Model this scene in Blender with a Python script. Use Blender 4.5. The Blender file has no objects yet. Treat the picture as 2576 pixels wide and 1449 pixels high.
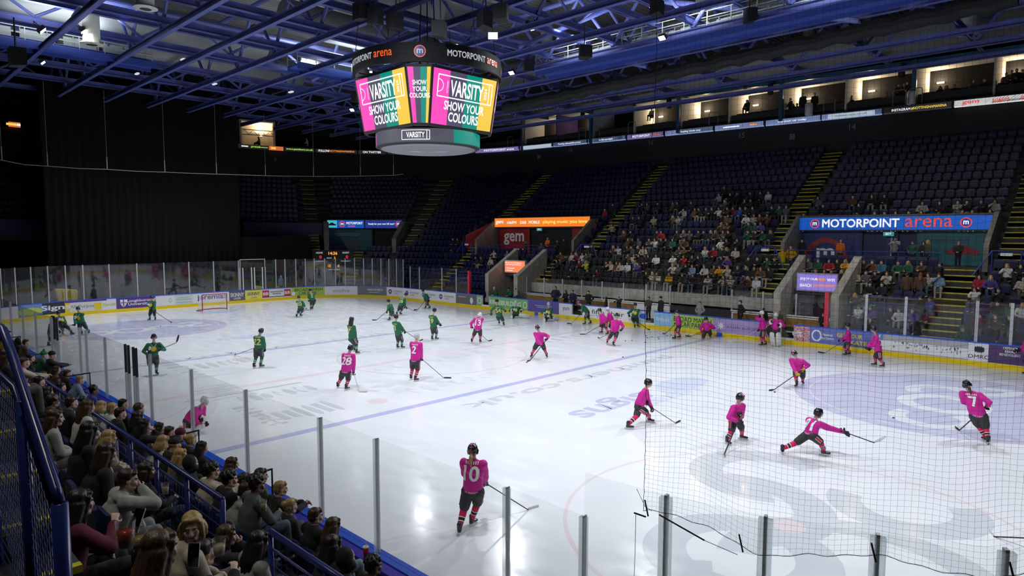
import bpy, bmesh, math, random
from mathutils import Vector as V, Matrix as Mx
from mathutils.bvhtree import BVHTree
rnd = random.Random(7)
PI = math.pi
S = bpy.context.scene
C = S.collection
# ------------------------------------------------------------------ camera
CAM = V((24.9588, -20.1905, 5.8521)); YAW = 2.3431168; PIT = -0.0814651; ROL = 0.0012615; FPX = 1680.963
FW = V((math.cos(YAW)*math.cos(PIT), math.sin(YAW)*math.cos(PIT), math.sin(PIT)))
RT0 = V((math.sin(YAW), -math.cos(YAW), 0)); UP0 = RT0.cross(FW)
RT = math.cos(ROL)*RT0+math.sin(ROL)*UP0; UP = math.cos(ROL)*UP0-math.sin(ROL)*RT0
cam = bpy.data.cameras.new('camera'); co = bpy.data.objects.new('camera', cam); C.objects.link(co)
cam.lens = FPX/2576*36; cam.sensor_width = 36; cam.clip_start = .05; cam.clip_end = 400
m = Mx((RT, UP, -FW)).transposed().to_4x4(); m.translation = CAM; co.matrix_world = m
S.camera = co
# ------------------------------------------------------------------ colour management, world
S.view_settings.view_transform = 'Standard'; S.view_settings.look = 'None'; S.view_settings.gamma = 1
S.view_settings.use_curve_mapping = False; S.view_settings.exposure = 0.0
w = bpy.data.worlds.new('arena_air'); S.world = w; w.use_nodes = True
w.node_tree.nodes['Background'].inputs[0].default_value = (.35, .45, .8, 1)
w.node_tree.nodes['Background'].inputs[1].default_value = .004
# ------------------------------------------------------------------ lights: flood lamps on the roof steel, aimed at the ice
def spot(x, y, z, tx, ty, watt, deg, col=(1, 1, 1), rad=.35, blend=.6, name='flood_beam'):
    l = bpy.data.lights.new(name, 'SPOT'); o = bpy.data.objects.new(name, l); C.objects.link(o)
    l.energy = watt; l.spot_size = math.radians(deg); l.spot_blend = blend; l.color = col; l.shadow_soft_size = rad
    o.location = (x, y, z); o.rotation_euler = (V((tx, ty, 0))-V((x, y, z))).to_track_quat('-Z', 'Y').to_euler()
    return o
def area(x, y, z, sx, sy, watt, col=(1, 1, 1), spread=180, rot=(0, 0, 0), name='lamp_panel'):
    l = bpy.data.lights.new(name, 'AREA'); o = bpy.data.objects.new(name, l); C.objects.link(o)
    l.shape = 'RECTANGLE'; l.size = sx; l.size_y = sy; l.energy = watt; l.color = col; l.spread = math.radians(spread)
    o.location = (x, y, z); o.rotation_euler = rot
    return o
ICEC = (.93, .96, 1)
LAMPS = [(x, y) for x in (-24, -15, -5.5, 5.5, 15, 24) for y in (-10.4, 11)]
for x, y in LAMPS:
    spot(x, y, 15.9, x*.95, -y*.1, 4600, 104, ICEC, .45, .7)
for x in (-18, 0, 18):       # upward fill added to brighten the roof steel, no fixtures behind it
    for y in (-8.5, 9.3):
        area(x, y, 17.2, 7, .5, 140, (.75, .85, 1), 180, (PI, 0, 0), 'roof_fill')
for x, y, w_ in ((19, -20, 190), (8, -21, 180), (-6, -21, 130), (1, 20.5, 110), (15, 20.5, 90), (-14, 20.5, 30)):      # dim fill added above the stands to lift the crowd
    area(x, y, 14.8, 3, 1, w_, (1, .97, .82), 150 if y < 0 else 85, (0, 0, 0), 'stand_fill')
# ------------------------------------------------------------------ helpers
def ray(u, v): return FW+RT*((u-1288)/FPX)-UP*((v-724.5)/FPX)
def onz(u, v, z=0.0):
    d = ray(u, v); return CAM+d*((z-CAM.z)/d.z)
def ony(u, v, y):
    d = ray(u, v); return CAM+d*((y-CAM.y)/d.y)
class MB:
    def __init__(s): s.v = []; s.f = []; s.m = []
    def add(s, vs, fs, mi=0):
        n = len(s.v); s.v += [tuple(p) for p in vs]; s.f += [tuple(i+n for i in f) for f in fs]; s.m += [mi]*len(fs); return s
    def box(s, a, b, mi=0):
        x0, y0, z0 = a; x1, y1, z1 = b
        return s.add([(x0,y0,z0),(x1,y0,z0),(x1,y1,z0),(x0,y1,z0),(x0,y0,z1),(x1,y0,z1),(x1,y1,z1),(x0,y1,z1)],
            [(3,2,1,0),(4,5,6,7),(0,1,5,4),(1,2,6,5),(2,3,7,6),(3,0,4,7)], mi)
    def beam(s, p, q, wd, ht, mi=0, up=V((0,0,1))):
        p = V(p); q = V(q); d = (q-p).normalized()
        if abs(d.dot(up)) > .98: up = V((1, 0, 0))
        sx = d.cross(up).normalized()*wd/2; sy = sx.cross(d).normalized()*ht/2
        vs = [p-sx-sy, p+sx-sy, p+sx+sy, p-sx+sy, q-sx-sy, q+sx-sy, q+sx+sy, q-sx+sy]
        return s.add(vs, [(0,1,2,3),(7,6,5,4),(0,4,5,1),(1,5,6,2),(2,6,7,3),(3,7,4,0)], mi)
    def loft(s, pts, rad, n=10, mi=0, side=None, cap=True, mats=None):
        # rings of ellipses along pts; rad items r or (ra, rb); side = direction of ra
        pts = [V(p) for p in pts]; vs = []; fs = []; ms = []; k = len(pts); u = None
        for i, p in enumerate(pts):
            d = (pts[min(i+1, k-1)]-pts[max(i-1, 0)]).normalized()
            if u is None:
                u = V(side) if side is not None else (V((0,0,1)) if abs(d.z) < .9 else V((1,0,0)))
            u = (u-d*u.dot(d)); u = u.normalized() if u.length > 1e-6 else V((1,0,0)).cross(d).normalized()
            w_ = d.cross(u)
            ra, rb = rad[i] if isinstance(rad[i], tuple) else (rad[i], rad[i])
            for j in range(n):
                a = 2*PI*j/n; vs.append(p+u*math.cos(a)*ra+w_*math.sin(a)*rb)
        for i in range(k-1):
            for j in range(n):
                fs.append((i*n+j, i*n+(j+1)%n, (i+1)*n+(j+1)%n, (i+1)*n+j)); ms.append(mats[i] if mats else mi)
        if cap:
            fs.append(tuple(range(n-1, -1, -1))); fs.append(tuple(range((k-1)*n, k*n))); ms += [mats[0] if mats else mi, mats[-1] if mats else mi]
        b = len(s.v); s.v += [tuple(p) for p in vs]; s.f += [tuple(i+b for i in f) for f in fs]; s.m += ms
        return s
    def tube(s, pts, r, n=8, mi=0): return s.loft(pts, [r]*len(pts), n, mi)
    def cap(s, a, b, ra, rb, n=12, side=None):      # tapered capsule, closed
        a = V(a); b = V(b); d = b-a; L = d.length; d = d/L if L > 1e-6 else V((0,0,1))
        r0 = ra if isinstance(ra, tuple) else (ra, ra); r1 = rb if isinstance(rb, tuple) else (rb, rb)
        P = []; R = []
        for t in (-.98, -.8, -.5, -.2): 
            q = math.sqrt(1-t*t); P.append(a+d*t*min(r0)); R.append((r0[0]*q, r0[1]*q))
        P.append(a+d*.001); R.append(r0)
        P.append(b-d*.001); R.append(r1)
        for t in (.2, .5, .8, .98):
            q = math.sqrt(1-t*t); P.append(b+d*t*min(r1)); R.append((r1[0]*q, r1[1]*q))
        return s.loft(P, R, n, 0, side)
    def ell(s, c, r, rot=None, n=14, m_=9, mi=0):
        c = V(c); vs = []; fs = []
        for i in range(m_+1):
            t = PI*i/m_
            for j in range(n):
                a = 2*PI*j/n; p = V((r[0]*math.sin(t)*math.cos(a), r[1]*math.sin(t)*math.sin(a), r[2]*math.cos(t)))
                if rot is not None: p = rot @ p
                vs.append(c+p)
        for i in range(m_):
            for j in range(n): fs.append((i*n+j, (i+1)*n+j, (i+1)*n+(j+1)%n, i*n+(j+1)%n))
        return s.add(vs, fs, mi)
    def mesh(s, name, mats, smooth=False):
        me = bpy.data.meshes.new(name); me.from_pydata(s.v, [], s.f)
        for mt in (mats if isinstance(mats, (list, tuple)) else [mats]): me.materials.append(mt)
        if s.m and max(s.m) > 0: me.polygons.foreach_set('material_index', s.m)
        if smooth: me.polygons.foreach_set('use_smooth', [True]*len(me.polygons))
        me.update(); return me
    def obj(s, name, mats, parent=None, smooth=False, loc=None):
        return mk(name, s.mesh(name, mats, smooth), parent, loc)
def mk(name, data, parent=None, loc=None):
    o = bpy.data.objects.new(name, data); C.objects.link(o)
    if parent is not None: o.parent = parent
    if loc is not None: o.location = loc
    return o
def empty(name, loc=(0,0,0), rz=0):
    o = bpy.data.objects.new(name, None); C.objects.link(o); o.location = loc; o.rotation_euler = (0,0,rz); o.empty_display_size = .1; return o
def tag(o, label, cat=None, group=None, kind=None):
    if label: o['label'] = label
    if cat: o['category'] = cat
    if group: o['group'] = group
    if kind: o['kind'] = kind
    return o
def struct(o): o['kind'] = 'structure'; return o
# ------------------------------------------------------------------ materials
MT = {}
def mat(name, col=(.5,.5,.5), rough=.6, metal=0, emit=None, es=1, noise=0, nscale=8, bump=0, bscale=60, spec=.5, objcol=False, wave=None, coat=0, stretch=None):
    if name in MT: return MT[name]
    mt = bpy.data.materials.new(name); MT[name] = mt; mt.use_nodes = True; nt = mt.node_tree; b = nt.nodes['Principled BSDF']
    b.inputs['Base Color'].default_value = (*col, 1); b.inputs['Roughness'].default_value = rough; b.inputs['Metallic'].default_value = metal
    b.inputs['Specular IOR Level'].default_value = spec; b.inputs['Coat Weight'].default_value = coat
    src = None; L = nt.links.new; N = nt.nodes.new
    if objcol:
        oi = N('ShaderNodeObjectInfo'); src = oi.outputs['Color']
    if noise:
        tc = N('ShaderNodeTexCoord'); n = N('ShaderNodeTexNoise'); n.inputs['Scale'].default_value = nscale; n.inputs['Detail'].default_value = 4
        vin = tc.outputs['Object']
        if stretch: mq = N('ShaderNodeMapping'); mq.inputs['Scale'].default_value = (1, 1, stretch); L(vin, mq.inputs[0]); vin = mq.outputs[0]
        L(vin, n.inputs['Vector'])
        mp = N('ShaderNodeMapRange'); mp.inputs[1].default_value = .3; mp.inputs[2].default_value = .7; mp.inputs[3].default_value = 1-noise; mp.inputs[4].default_value = 1+noise*.5
        L(n.outputs['Fac'], mp.inputs[0])
        mx = N('ShaderNodeVectorMath'); mx.operation = 'SCALE'
        if src: L(src, mx.inputs[0])
        else: mx.inputs[0].default_value = col
        L(mp.outputs[0], mx.inputs['Scale']); src = mx.outputs[0]
    if src: L(src, b.inputs['Base Color'])
    if bump:
        tc = N('ShaderNodeTexCoord')
        if wave:
            n = N('ShaderNodeTexWave'); n.inputs['Scale'].default_value = bscale; n.inputs['Distortion'].default_value = wave; n.inputs['Detail'].default_value = 2
        else:
            n = N('ShaderNodeTexNoise'); n.inputs['Scale'].default_value = bscale
        vin = tc.outputs['Object']
        if stretch: mq = N('ShaderNodeMapping'); mq.inputs['Scale'].default_value = (1, 1, stretch); L(vin, mq.inputs[0]); vin = mq.outputs[0]
        L(vin, n.inputs['Vector'])
        bp = N('ShaderNodeBump'); bp.inputs['Strength'].default_value = bump; bp.inputs['Distance'].default_value = .01
        L(n.outputs[0], bp.inputs['Height']); L(bp.outputs[0], b.inputs['Normal'])
    if emit:
        b.inputs['Emission Color'].default_value = (*emit, 1); b.inputs['Emission Strength'].default_value = es
    return mt
def glass(name, tint=(.93,.96,.95), refl=.04, haze=0.0):
    if name in MT: return MT[name]
    mt = bpy.data.materials.new(name); MT[name] = mt; mt.use_nodes = True; nt = mt.node_tree; nt.nodes.clear(); L = nt.links.new; N = nt.nodes.new
    out = N('ShaderNodeOutputMaterial'); tr = N('ShaderNodeBsdfTransparent'); tr.inputs[0].default_value = (*tint, 1)
    gl = N('ShaderNodeBsdfGlossy'); gl.inputs['Roughness'].default_value = .03
    df = N('ShaderNodeBsdfTranslucent' if haze > .3 else 'ShaderNodeBsdfDiffuse'); df.inputs[0].default_value = (.8,.85,.85,1)
    lw = N('ShaderNodeLayerWeight'); lw.inputs[0].default_value = .5
    p = N('ShaderNodeMath'); p.operation = 'POWER'; p.inputs[1].default_value = 7; L(lw.outputs['Facing'], p.inputs[0])
    a = N('ShaderNodeMath'); a.operation = 'MULTIPLY_ADD'; a.inputs[1].default_value = 1-refl; a.inputs[2].default_value = refl; L(p.outputs[0], a.inputs[0])
    m0 = N('ShaderNodeMixShader'); m0.inputs[0].default_value = haze; L(tr.outputs[0], m0.inputs[1]); L(df.outputs[0], m0.inputs[2])
    m1 = N('ShaderNodeMixShader'); L(a.outputs[0], m1.inputs[0]); L(m0.outputs[0], m1.inputs[1]); L(gl.outputs[0], m1.inputs[2]); L(m1.outputs[0], out.inputs[0])
    return mt
def col(name, c, rough=.6, **k): return mat(name, c, rough, **k)
M_white = mat('white_plastic', (.78,.79,.8), .35); M_yellow = mat('kick_yellow', (.85,.62,.0), .35); M_bluecap = mat('cap_rail_blue', (.03,.12,.75), .3)
M_alu = mat('brushed_aluminium', (.5,.51,.54), .45, .15); M_black = mat('black_matt', (.012,.012,.013), .7); M_dark = mat('dark_grey', (.04,.04,.045), .6)
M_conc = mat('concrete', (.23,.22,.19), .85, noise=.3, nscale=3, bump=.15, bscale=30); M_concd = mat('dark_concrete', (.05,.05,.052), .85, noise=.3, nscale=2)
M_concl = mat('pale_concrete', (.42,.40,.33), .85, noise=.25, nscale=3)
M_steel = mat('blue_steel', (.12,.145,.42), .45, noise=.2, nscale=1.2); M_steel2 = mat('teal_steel', (.03,.1,.2), .4, noise=.2, nscale=1)
M_rail = mat('blue_rail_paint', (.015,.028,.17), .28, spec=.6); M_seat = mat('seat_blue', (.007,.010,.066), .4, noise=.2, nscale=1); M_seatb = mat('seat_black', (.018,.018,.02), .5)
M_nose = mat('stair_nosing_yellow', (.55,.5,.02), .6, noise=.3, nscale=2); M_txtw = mat('lettering_white', (.85,.86,.88), .5); M_txtk = mat('lettering_black', (.02,.02,.03), .5)
M_frost = glass('frosted_strip', (.93,.95,.95), .05, .35)
M_glass = glass('shield_glass', (.985,.992,.99), .032, .004)
M_glass2 = glass('end_glass', (.96,.97,.97), .085, .012)
# ------------------------------------------------------------------ text
_tc = {}
TMP = bpy.data.scenes.new('workbench'); TVL = TMP.view_layers[0]      # shapes are evaluated here, away from the big scene
def evald(o):
    TMP.collection.objects.link(o); TVL.update(); return o.evaluated_get(TVL.depsgraph)
def textmesh(txt, bold=0.0, sx=1.0, fine=None, italic=0):
    bold = min(bold, .022)
    key = (txt, bold, sx, fine, italic)
    if key in _tc: return _tc[key]
    cu = bpy.data.curves.new('t', 'FONT'); cu.body = txt; cu.size = 1; cu.align_x = 'CENTER'; cu.align_y = 'CENTER'; cu.resolution_u = 3; cu.shear = italic
    o = bpy.data.objects.new('t', cu); me = evald(o).to_mesh()
    bm = bmesh.new(); bm.from_mesh(me); bmesh.ops.remove_doubles(bm, verts=bm.verts, dist=1e-5); bmesh.ops.triangulate(bm, faces=bm.faces)
    if bold > 0:          # thicken the strokes outwards
        mv = {}
        for e in bm.edges:
            if len(e.link_faces) == 1:
                a, b = e.verts; t = (b.co-a.co); n_ = V((t.y, -t.x, 0))
                if n_.length < 1e-7: continue
                n_.normalize(); c_ = e.link_faces[0].calc_center_median()
                if (c_-a.co).dot(n_) > 0: n_ = -n_
                for v_ in (a, b): mv.setdefault(v_, []).append(n_)
        for v_, ns in mv.items():
            q = sum(ns, V((0, 0, 0)))/len(ns)
            if q.length > .25: v_.co += q/q.length_squared*bold if q.length > .5 else q.normalized()*bold*2
    if fine:
        for _ in range(4):
            e = [e for e in bm.edges if e.calc_length() > fine]
            if not e: break
            bmesh.ops.subdivide_edges(bm, edges=e, cuts=1, use_grid_fill=False)
            bmesh.ops.triangulate(bm, faces=[f for f in bm.faces if len(f.verts) > 3])
    vs = [(v.co.x*sx, v.co.y) for v in bm.verts]; fs = [tuple(v.index for v in f.verts) for f in bm.faces]; bm.free()
    bpy.data.objects.remove(o); bpy.data.curves.remove(cu)
    if vs:
        xs = [p[0] for p in vs]; ys = [p[1] for p in vs]; cx = (min(xs)+max(xs))/2; cy = (min(ys)+max(ys))/2
        vs = [(x-cx, y-cy) for x, y in vs]; ext = (max(xs)-min(xs), max(ys)-min(ys))
    else: ext = (1, 1)
    _tc[key] = (vs, fs, ext); return _tc[key]
def fit(txt, w=None, h=None, bold=0.02, fine=None, italic=0):  # scaled to a width and/or height
    vs, fs, (ew, eh) = textmesh(txt, bold, 1.0, fine, italic)
    kx = w/ew if w else h/eh; ky = h/eh if h else kx
    return [(x*kx, y*ky) for x, y in vs], fs
def flat(mb, vs2, fs, o, ux, uy, mi=0, fn=None):
    o = V(o); ux = V(ux); uy = V(uy)
    mb.add([o+ux*x+uy*y for x, y in vs2] if fn is None else [fn(x, y) for x, y in vs2], fs, mi)
def disc(r, n=24, r0=0, sx=1, a0=0, a1=2*PI):
    vs = []; fs = []
    for i in range(n+1):
        a = a0+(a1-a0)*i/n; vs += [(r*sx*math.cos(a), r*math.sin(a)), (r0*sx*math.cos(a), r0*math.sin(a))]
    for i in range(n): fs.append((2*i, 2*i+2, 2*i+3, 2*i+1))
    return vs, fs
def rectp(w_, h_, cx=0, cy=0, n=1):
    vs = []; fs = []
    for i in range(n+1): vs += [(cx-w_/2+w_*i/n, cy-h_/2), (cx-w_/2+w_*i/n, cy+h_/2)]
    for i in range(n): fs.append((2*i, 2*i+2, 2*i+3, 2*i+1))
    return vs, fs
def shift(t, dx, dy): return [(x+dx, y+dy) for x, y in t[0]], t[1]
# ------------------------------------------------------------------ rink outline: s runs from the far straight's right end, leftwards round the ice
X0, X1, Y0, Y1, RC = -30.3, 27.5, -14.6, 15.2, 7.0
SX = (X1-RC)-(X0+RC); SY = (Y1-RC)-(Y0+RC); AR = RC*PI/2
SEG = [SX, AR, SY, AR, SX, AR, SY, AR]; PER = sum(SEG)
def path(s):
    s = s % PER; k = 0
    while s > SEG[k]+1e-9: s -= SEG[k]; k += 1
    if k == 0: return V((X1-RC-s, Y1)), V((0, 1))
    if k == 2: return V((X0, Y1-RC-s)), V((-1, 0))
    if k == 4: return V((X0+RC+s, Y0)), V((0, -1))
    if k == 6: return V((X1, Y0+RC+s)), V((1, 0))
    c, a0 = {1: ((X0+RC, Y1-RC), 90), 3: ((X0+RC, Y0+RC), 180), 5: ((X1-RC, Y0+RC), 270), 7: ((X1-RC, Y1-RC), 0)}[k]
    a = math.radians(a0)+s/RC; n = V((math.cos(a), math.sin(a))); return V(c)+n*RC, n
def pt(s, d, z):
    p, n = path(s); q = p+n*d; return V((q.x, q.y, z))
S_C1 = SX; S_E0 = SX+AR; S_E1 = S_E0+SY; S_N0 = S_E1+AR; S_N1 = S_N0+SX; S_NC = S_N1+AR
def sfar(x): return (X1-RC)-x
def snear(x): return S_N0+(x-(X0+RC))
def saz(az): return S_C1+RC*math.radians(az-90)       # corner arc far left
def srange(a, b, step):
    out = [a]; cuts = [q for q in [0, SX, S_E0, S_E1, S_N0, S_N1, S_NC, S_NC+SY, PER] if a < q < b]
    for e in cuts+[b]:
        p = out[-1]; st = step if any(abs(p-q) < 1e-6 for q in ()) else step; n = max(1, int(math.ceil((e-p)/st)))
        # straight runs need no subdivision
        if any(l-1e-6 <= p and e <= h+1e-6 for l, h in ((0, SX), (S_E0, S_E1), (S_N0, S_N1), (S_NC, S_NC+SY))): n = 1
        out += [p+(e-p)*i/n for i in range(1, n+1)]
    return out
def strip(mb, a, b, sec, step=.3, mi=0, closed=True):  # sweep a section [(d, z)...] along the outline
    ss = srange(a, b, step); n = len(sec); vs = []; fs = []
    for s in ss: vs += [pt(s, d, z) for d, z in sec]
    for i in range(len(ss)-1):
        for j in range(n if closed else n-1):
            fs.append((i*n+j, i*n+(j+1)%n, (i+1)*n+(j+1)%n, (i+1)*n+j))
    if closed: fs += [tuple(range(n)), tuple(range((len(ss)-1)*n+n-1, (len(ss)-1)*n-1, -1))]
    mb.add(vs, fs, mi)
def arcf(s, d):      # metres at offset d to metres along the outline
    s %= PER
    return RC/(RC+d) if any(lo < s < hi for lo, hi in ((SX, S_E0), (S_E1, S_N0), (S_N1, S_NC))) else 1.0
def onwall(s, d, z0):   # writing on the inner face of a wall following the outline; text reads with s decreasing
    return lambda x, y: pt(s-x, d, z0+y)
# ------------------------------------------------------------------ ice
def icemat(name, c, c2=None, rough=.13):
    mt = mat(name, c, rough); nt = mt.node_tree; b = nt.nodes['Principled BSDF']; L = nt.links.new; N = nt.nodes.new
    tc = N('ShaderNodeTexCoord'); n = N('ShaderNodeTexNoise'); n.inputs['Scale'].default_value = .22; n.inputs['Detail'].default_value = 6
    mp = N('ShaderNodeMapping'); mp.inputs['Scale'].default_value = (1, 2.2, 1); mp.inputs['Rotation'].default_value = (0, 0, .5)
    L(tc.outputs['Object'], mp.inputs[0]); L(mp.outputs[0], n.inputs['Vector'])
    r = N('ShaderNodeMapRange'); r.inputs[1].default_value = .35; r.inputs[2].default_value = .7; r.inputs[3].default_value = .97; r.inputs[4].default_value = 1.03; L(n.outputs[0], r.inputs[0])
    v = N('ShaderNodeVectorMath'); v.operation = 'SCALE'; v.inputs[0].default_value = c; L(r.outputs[0], v.inputs['Scale']); L(v.outputs[0], b.inputs['Base Color'])
    n2 = N('ShaderNodeTexNoise'); n2.inputs['Scale'].default_value = 1.1; n2.inputs['Detail'].default_value = 8; L(mp.outputs[0], n2.inputs['Vector'])
    r2 = N('ShaderNodeMapRange'); r2.inputs[1].default_value = .3; r2.inputs[2].default_value = .75; r2.inputs[3].default_value = rough-.05; r2.inputs[4].default_value = rough+.14; L(n2.outputs[0], r2.inputs[0]); L(r2.outputs[0], b.inputs['Roughness'])
    bp = N('ShaderNodeBump'); bp.inputs['Strength'].default_value = .05; bp.inputs['Distance'].default_value = .01; L(n2.outputs[0], bp.inputs['Height']); L(bp.outputs[0], b.inputs['Normal'])
    b.inputs['IOR'].default_value = 1.31
    return mt
M_ice = icemat('ice', (.80, .83, .88))
mb = MB(); ss = srange(0, PER, .7)[:-1]; top = [pt(s, -.0, 0) for s in ss]; n = len(top)
mb.add(top, [tuple(range(n-1, -1, -1))][::1]); ice = mb.obj('floor', M_ice); 
if ice.data.polygons[0].normal.z < 0: ice.data.flip_normals()
struct(ice)
mb = MB(); mb.box((-60, -45, -.4), (50, 50, -.02)); struct(mb.obj('floor', M_concd))
_z = [.0006]
def mark(vs, fs, cname, c, name='ice_marking'):
    _z[0] += .00004; z = _z[0]
    o = MB().add([(x, y, z) for x, y in vs], fs).obj(name, icemat(cname, c), ice)
    if o.data.polygons[0].normal.z < 0: o.data.flip_normals()
def iline(x0, y0, x1, y1, wd, cname, c):
    d = V((x1-x0, y1-y0)).normalized(); q = V((-d.y, d.x))*wd/2
    mark([(x0-q.x, y0-q.y), (x1-q.x, y1-q.y), (x1+q.x, y1+q.y), (x0+q.x, y0+q.y)], [(0, 1, 2, 3)], cname, c)
def iarc(cx, cy, r, wd, cname, c, a0=0, a1=360, n=72):
    vs, fs = disc(r+wd/2, n, r-wd/2, 1, math.radians(a0), math.radians(a1)); mark([(x+cx, y+cy) for x, y in vs], fs, cname, c)
def itext(txt, cx, cy, wdt, hgt, flip, cname, c, bold=.03, ang=0):
    vs, fs = fit(txt, wdt, hgt, bold); s = -1 if flip else 1
    ca, sa = math.cos(ang), math.sin(ang)
    out = []
    for x, y in vs:
        X, Y = -s*y, s*x          # reading direction runs across the rink
        out.append((cx+X*ca-Y*sa, cy+X*sa+Y*ca))
    mark(out, fs, cname, c, 'ice_lettering')
LB = (.50, .54, .80); LR = (.80, .70, .74); LG = (.62, .66, .71); LP = (.57, .59, .77); LN = (.66, .72, .88)
bl = 7.05
for s_ in (-1, 1):      # end-zone discs with the sponsor's lettering
    pass
def blob(cx, cy, rx, ry, cname, c): vs, fs = disc(1, 64); mark([(cx+x*rx, cy+y*ry) for x, y in vs], fs, cname, c)
blob(-19.6, -6.7, 4.6, 4.6, 'ice_lilac', LP); blob(19.8, 6.9, 4.9, 4.9, 'ice_lilac', LP)
for k, (dx, dy, r_, a0, a1) in enumerate([(.3, -2.9, .85, 0, 360), (.3, -.9, .85, 0, 360), (.3, 1.1, .85, 40, 300), (-.5, 2.8, .55, 0, 250), (.6, 2.9, .55, 180, 430)]): iarc(-19.6+dx, -6.7+dy, r_, .42, 'ice_plain', (.79,.82,.88), a0, a1, 40)
for k, (dx, dy, r_, a0, a1) in enumerate([(.5, 3.2, 1.0, 200, 380), (-.4, 1.6, 1.0, 30, 220), (0, -.4, 1.15, 0, 360), (.2, -2.8, 1.0, 150, 420), (1.6, .5, 3.0, 60, 110)]): iarc(19.8+dx, 6.9+dy, r_, .5, 'ice_plain', (.79,.82,.88), a0, a1, 40)
for k, (dx, dy, r_, w_, a0, a1) in enumerate([(-1.6, 2.4, 1.4, .8, 60, 300), (-1.2, .2, 1.5, .85, -60, 150), (-.2, -1.9, 1.35, .8, 0, 360), (1.6, -1.2, 2.0, .7, 40, 200), (1.4, 2.6, 1.2, .7, 180, 400), (.2, -3.6, 1.0, .5, 120, 330)]): iarc(19.9+dx, -6.9+dy, r_, w_, 'ice_grey', LG, a0, a1, 44)
for sx in (-1, 1):
    iline(sx*bl, -14.5, sx*bl, 15.1, .34, 'ice_blue', LB)
    iline(sx*26.2, -11.8, sx*26.2, 12.4, .06, 'ice_red', LR)
    for sy in (-1, 1):
        iarc(sx*19.9, sy*7, 4.5, .08, 'ice_red', LR)
        blob(sx*(bl-1.5), sy*7, .36, .36, 'ice_red', LR)
        if not (sx*sy > 0 and sx > 0): blob(sx*19.9, sy*7, .3, .3, 'ice_red', LR)
    vs, fs = disc(1.83, 24, 0, 1, PI/2, 3*PI/2); mark([(sx*26.2+(x if sx > 0 else -x), y) for x, y in vs], fs, 'ice_crease', (.56,.66,.86))
iline(0, -14.5, 0, 15.1, .32, 'ice_red', LR); iarc(0, 0, 4.5, .08, 'ice_red2', (.74,.70,.74)); iarc(0, -14.5, 3.0, .08, 'ice_red', LR, 0, 180)
blob(.2, .3, .9, 1.6, 'ice_pink', (.83,.80,.84))
c = (onz(1075, 1040)+onz(1655, 905))/2; itext('panthers.co.uk', c.x+.1, c.y+1.3, 13.2, 1.05, True, 'ice_grey', LG)
c = (onz(1425, 1050)+onz(1600, 1000))/2; itext('signs', c.x, c.y+.5, 4.2, 1.5, True, 'ice_violet', LP); q = onz(1715, 965); blob(q.x, q.y, .75, 1.5, 'ice_sky', LN); itext('s express', q.x+.6, q.y-1.9, 3.2, .9, True, 'ice_sky', LN)
c = (onz(558, 888)+onz(850, 858))/2; itext('panthers.co.uk', c.x, c.y, 14.0, .9, False, 'ice_grey', LG)
c = (onz(620, 846)+onz(900, 818))/2; itext('signs express', c.x, c.y+.5, 11.5, 1.2, False, 'ice_sky', LN)
q = onz(640, 846); blob(q.x, q.y, .7, 1.4, 'ice_sky', LN)
def iscrib(cx, cy, W_, H_, ang, cname, c, n=7):      # worn, unreadable logo marks under the ice
    ca, sa = math.cos(ang), math.sin(ang)
    for i in range(n):
        x = W_*((i+.5)/n-.5); w_ = W_/n*.7; rr_ = rnd.random(); vs, fs = disc(1, 18, .55, 1, rr_*3, rr_*3+4.2) if rr_ < .45 else (disc(1, 18) if rr_ < .7 else rectp(1.6, 1.4)); w_ *= .6+.6*rr_; h_ = H_*(.35+.2*rnd.random())
        mark([(cx+(-(b*h_))*ca-(x+a*w_*.5)*sa, cy+(-(b*h_))*sa+(x+a*w_*.5)*ca) for a, b in vs], fs, cname, c)
for (u, v, W_, H_, ang, cn, cc) in [(460, 930, 5.2, 1.0, -1.57, 'ice_grey2', (.66,.70,.75)), (560, 985, 2.6, 1.7, -1.57, 'ice_grey2', (.66,.70,.75)), (700, 990, 3.0, 1.2, 0, 'ice_grey', LG), (650, 1045, 3.2, .7, -1.57, 'ice_grey', LG), (760, 1035, 2.6, 1.7, 0, 'ice_grey', LG),
        (1150, 960, 5, 1.0, 0, 'ice_faint', (.74,.78,.84)), (1090, 905, 7, 1.0, 0, 'ice_faint', (.74,.78,.84)), (1060, 783, 8, 1.4, 0, 'ice_faint2', (.70,.73,.79)), (1290, 820, 5, .8, 0, 'ice_grey', LG), (1450, 845, 6, 1.1, 0, 'ice_grey', LG), (560, 914, 3.2, 1.6, 0, 'ice_grey', LG)]:
    q = onz(u, v); iscrib(q.x, q.y, W_, H_, ang, cn, cc)
q = onz(620, 985); iline(q.x, q.y-2.2, q.x, q.y+2.2, .16, 'ice_grey', LG)
# ------------------------------------------------------------------ boards
boards = empty('rink_boards', (0, 15.2, 0)); tag(boards, 'white rink barrier with yellow kick strip, blue top rail and adverts all round the ice', 'rink barrier'); boards.location = (0, 0, 0)
def scor(u, v=760):    # station on the outline seen at picture column u
    d = ray(u, 0); d = V((d.x, d.y)).normalized(); best = None
    for i in range(0, int((S_E1+11)*20)):
        p, _ = path(i/20); q = p-CAM.xy; 
        if q.dot(d) < 0: continue
        e = abs(q.x*d.y-q.y*d.x)
        if best is None or e < best[0]: best = (e, i/20)
    return best[1]
sc = scor
GAPS = [(sc(1229), sc(1211)), (sc(1469), sc(1446)), (sc(1661), sc(1637)), (sc(2028), sc(1993))]   # open gates in the far boards, hidden faces shown below
GAPS = [(min(a, b), max(a, b)) for a, b in GAPS]
def runs(a, b, gaps):
    out = []; p = a
    for g in sorted(gaps):
        if g[1] > a and g[0] < b: out.append((p, g[0])); p = g[1]
    out.append((p, b)); return [r for r in out if r[1]-r[0] > .01]
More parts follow.
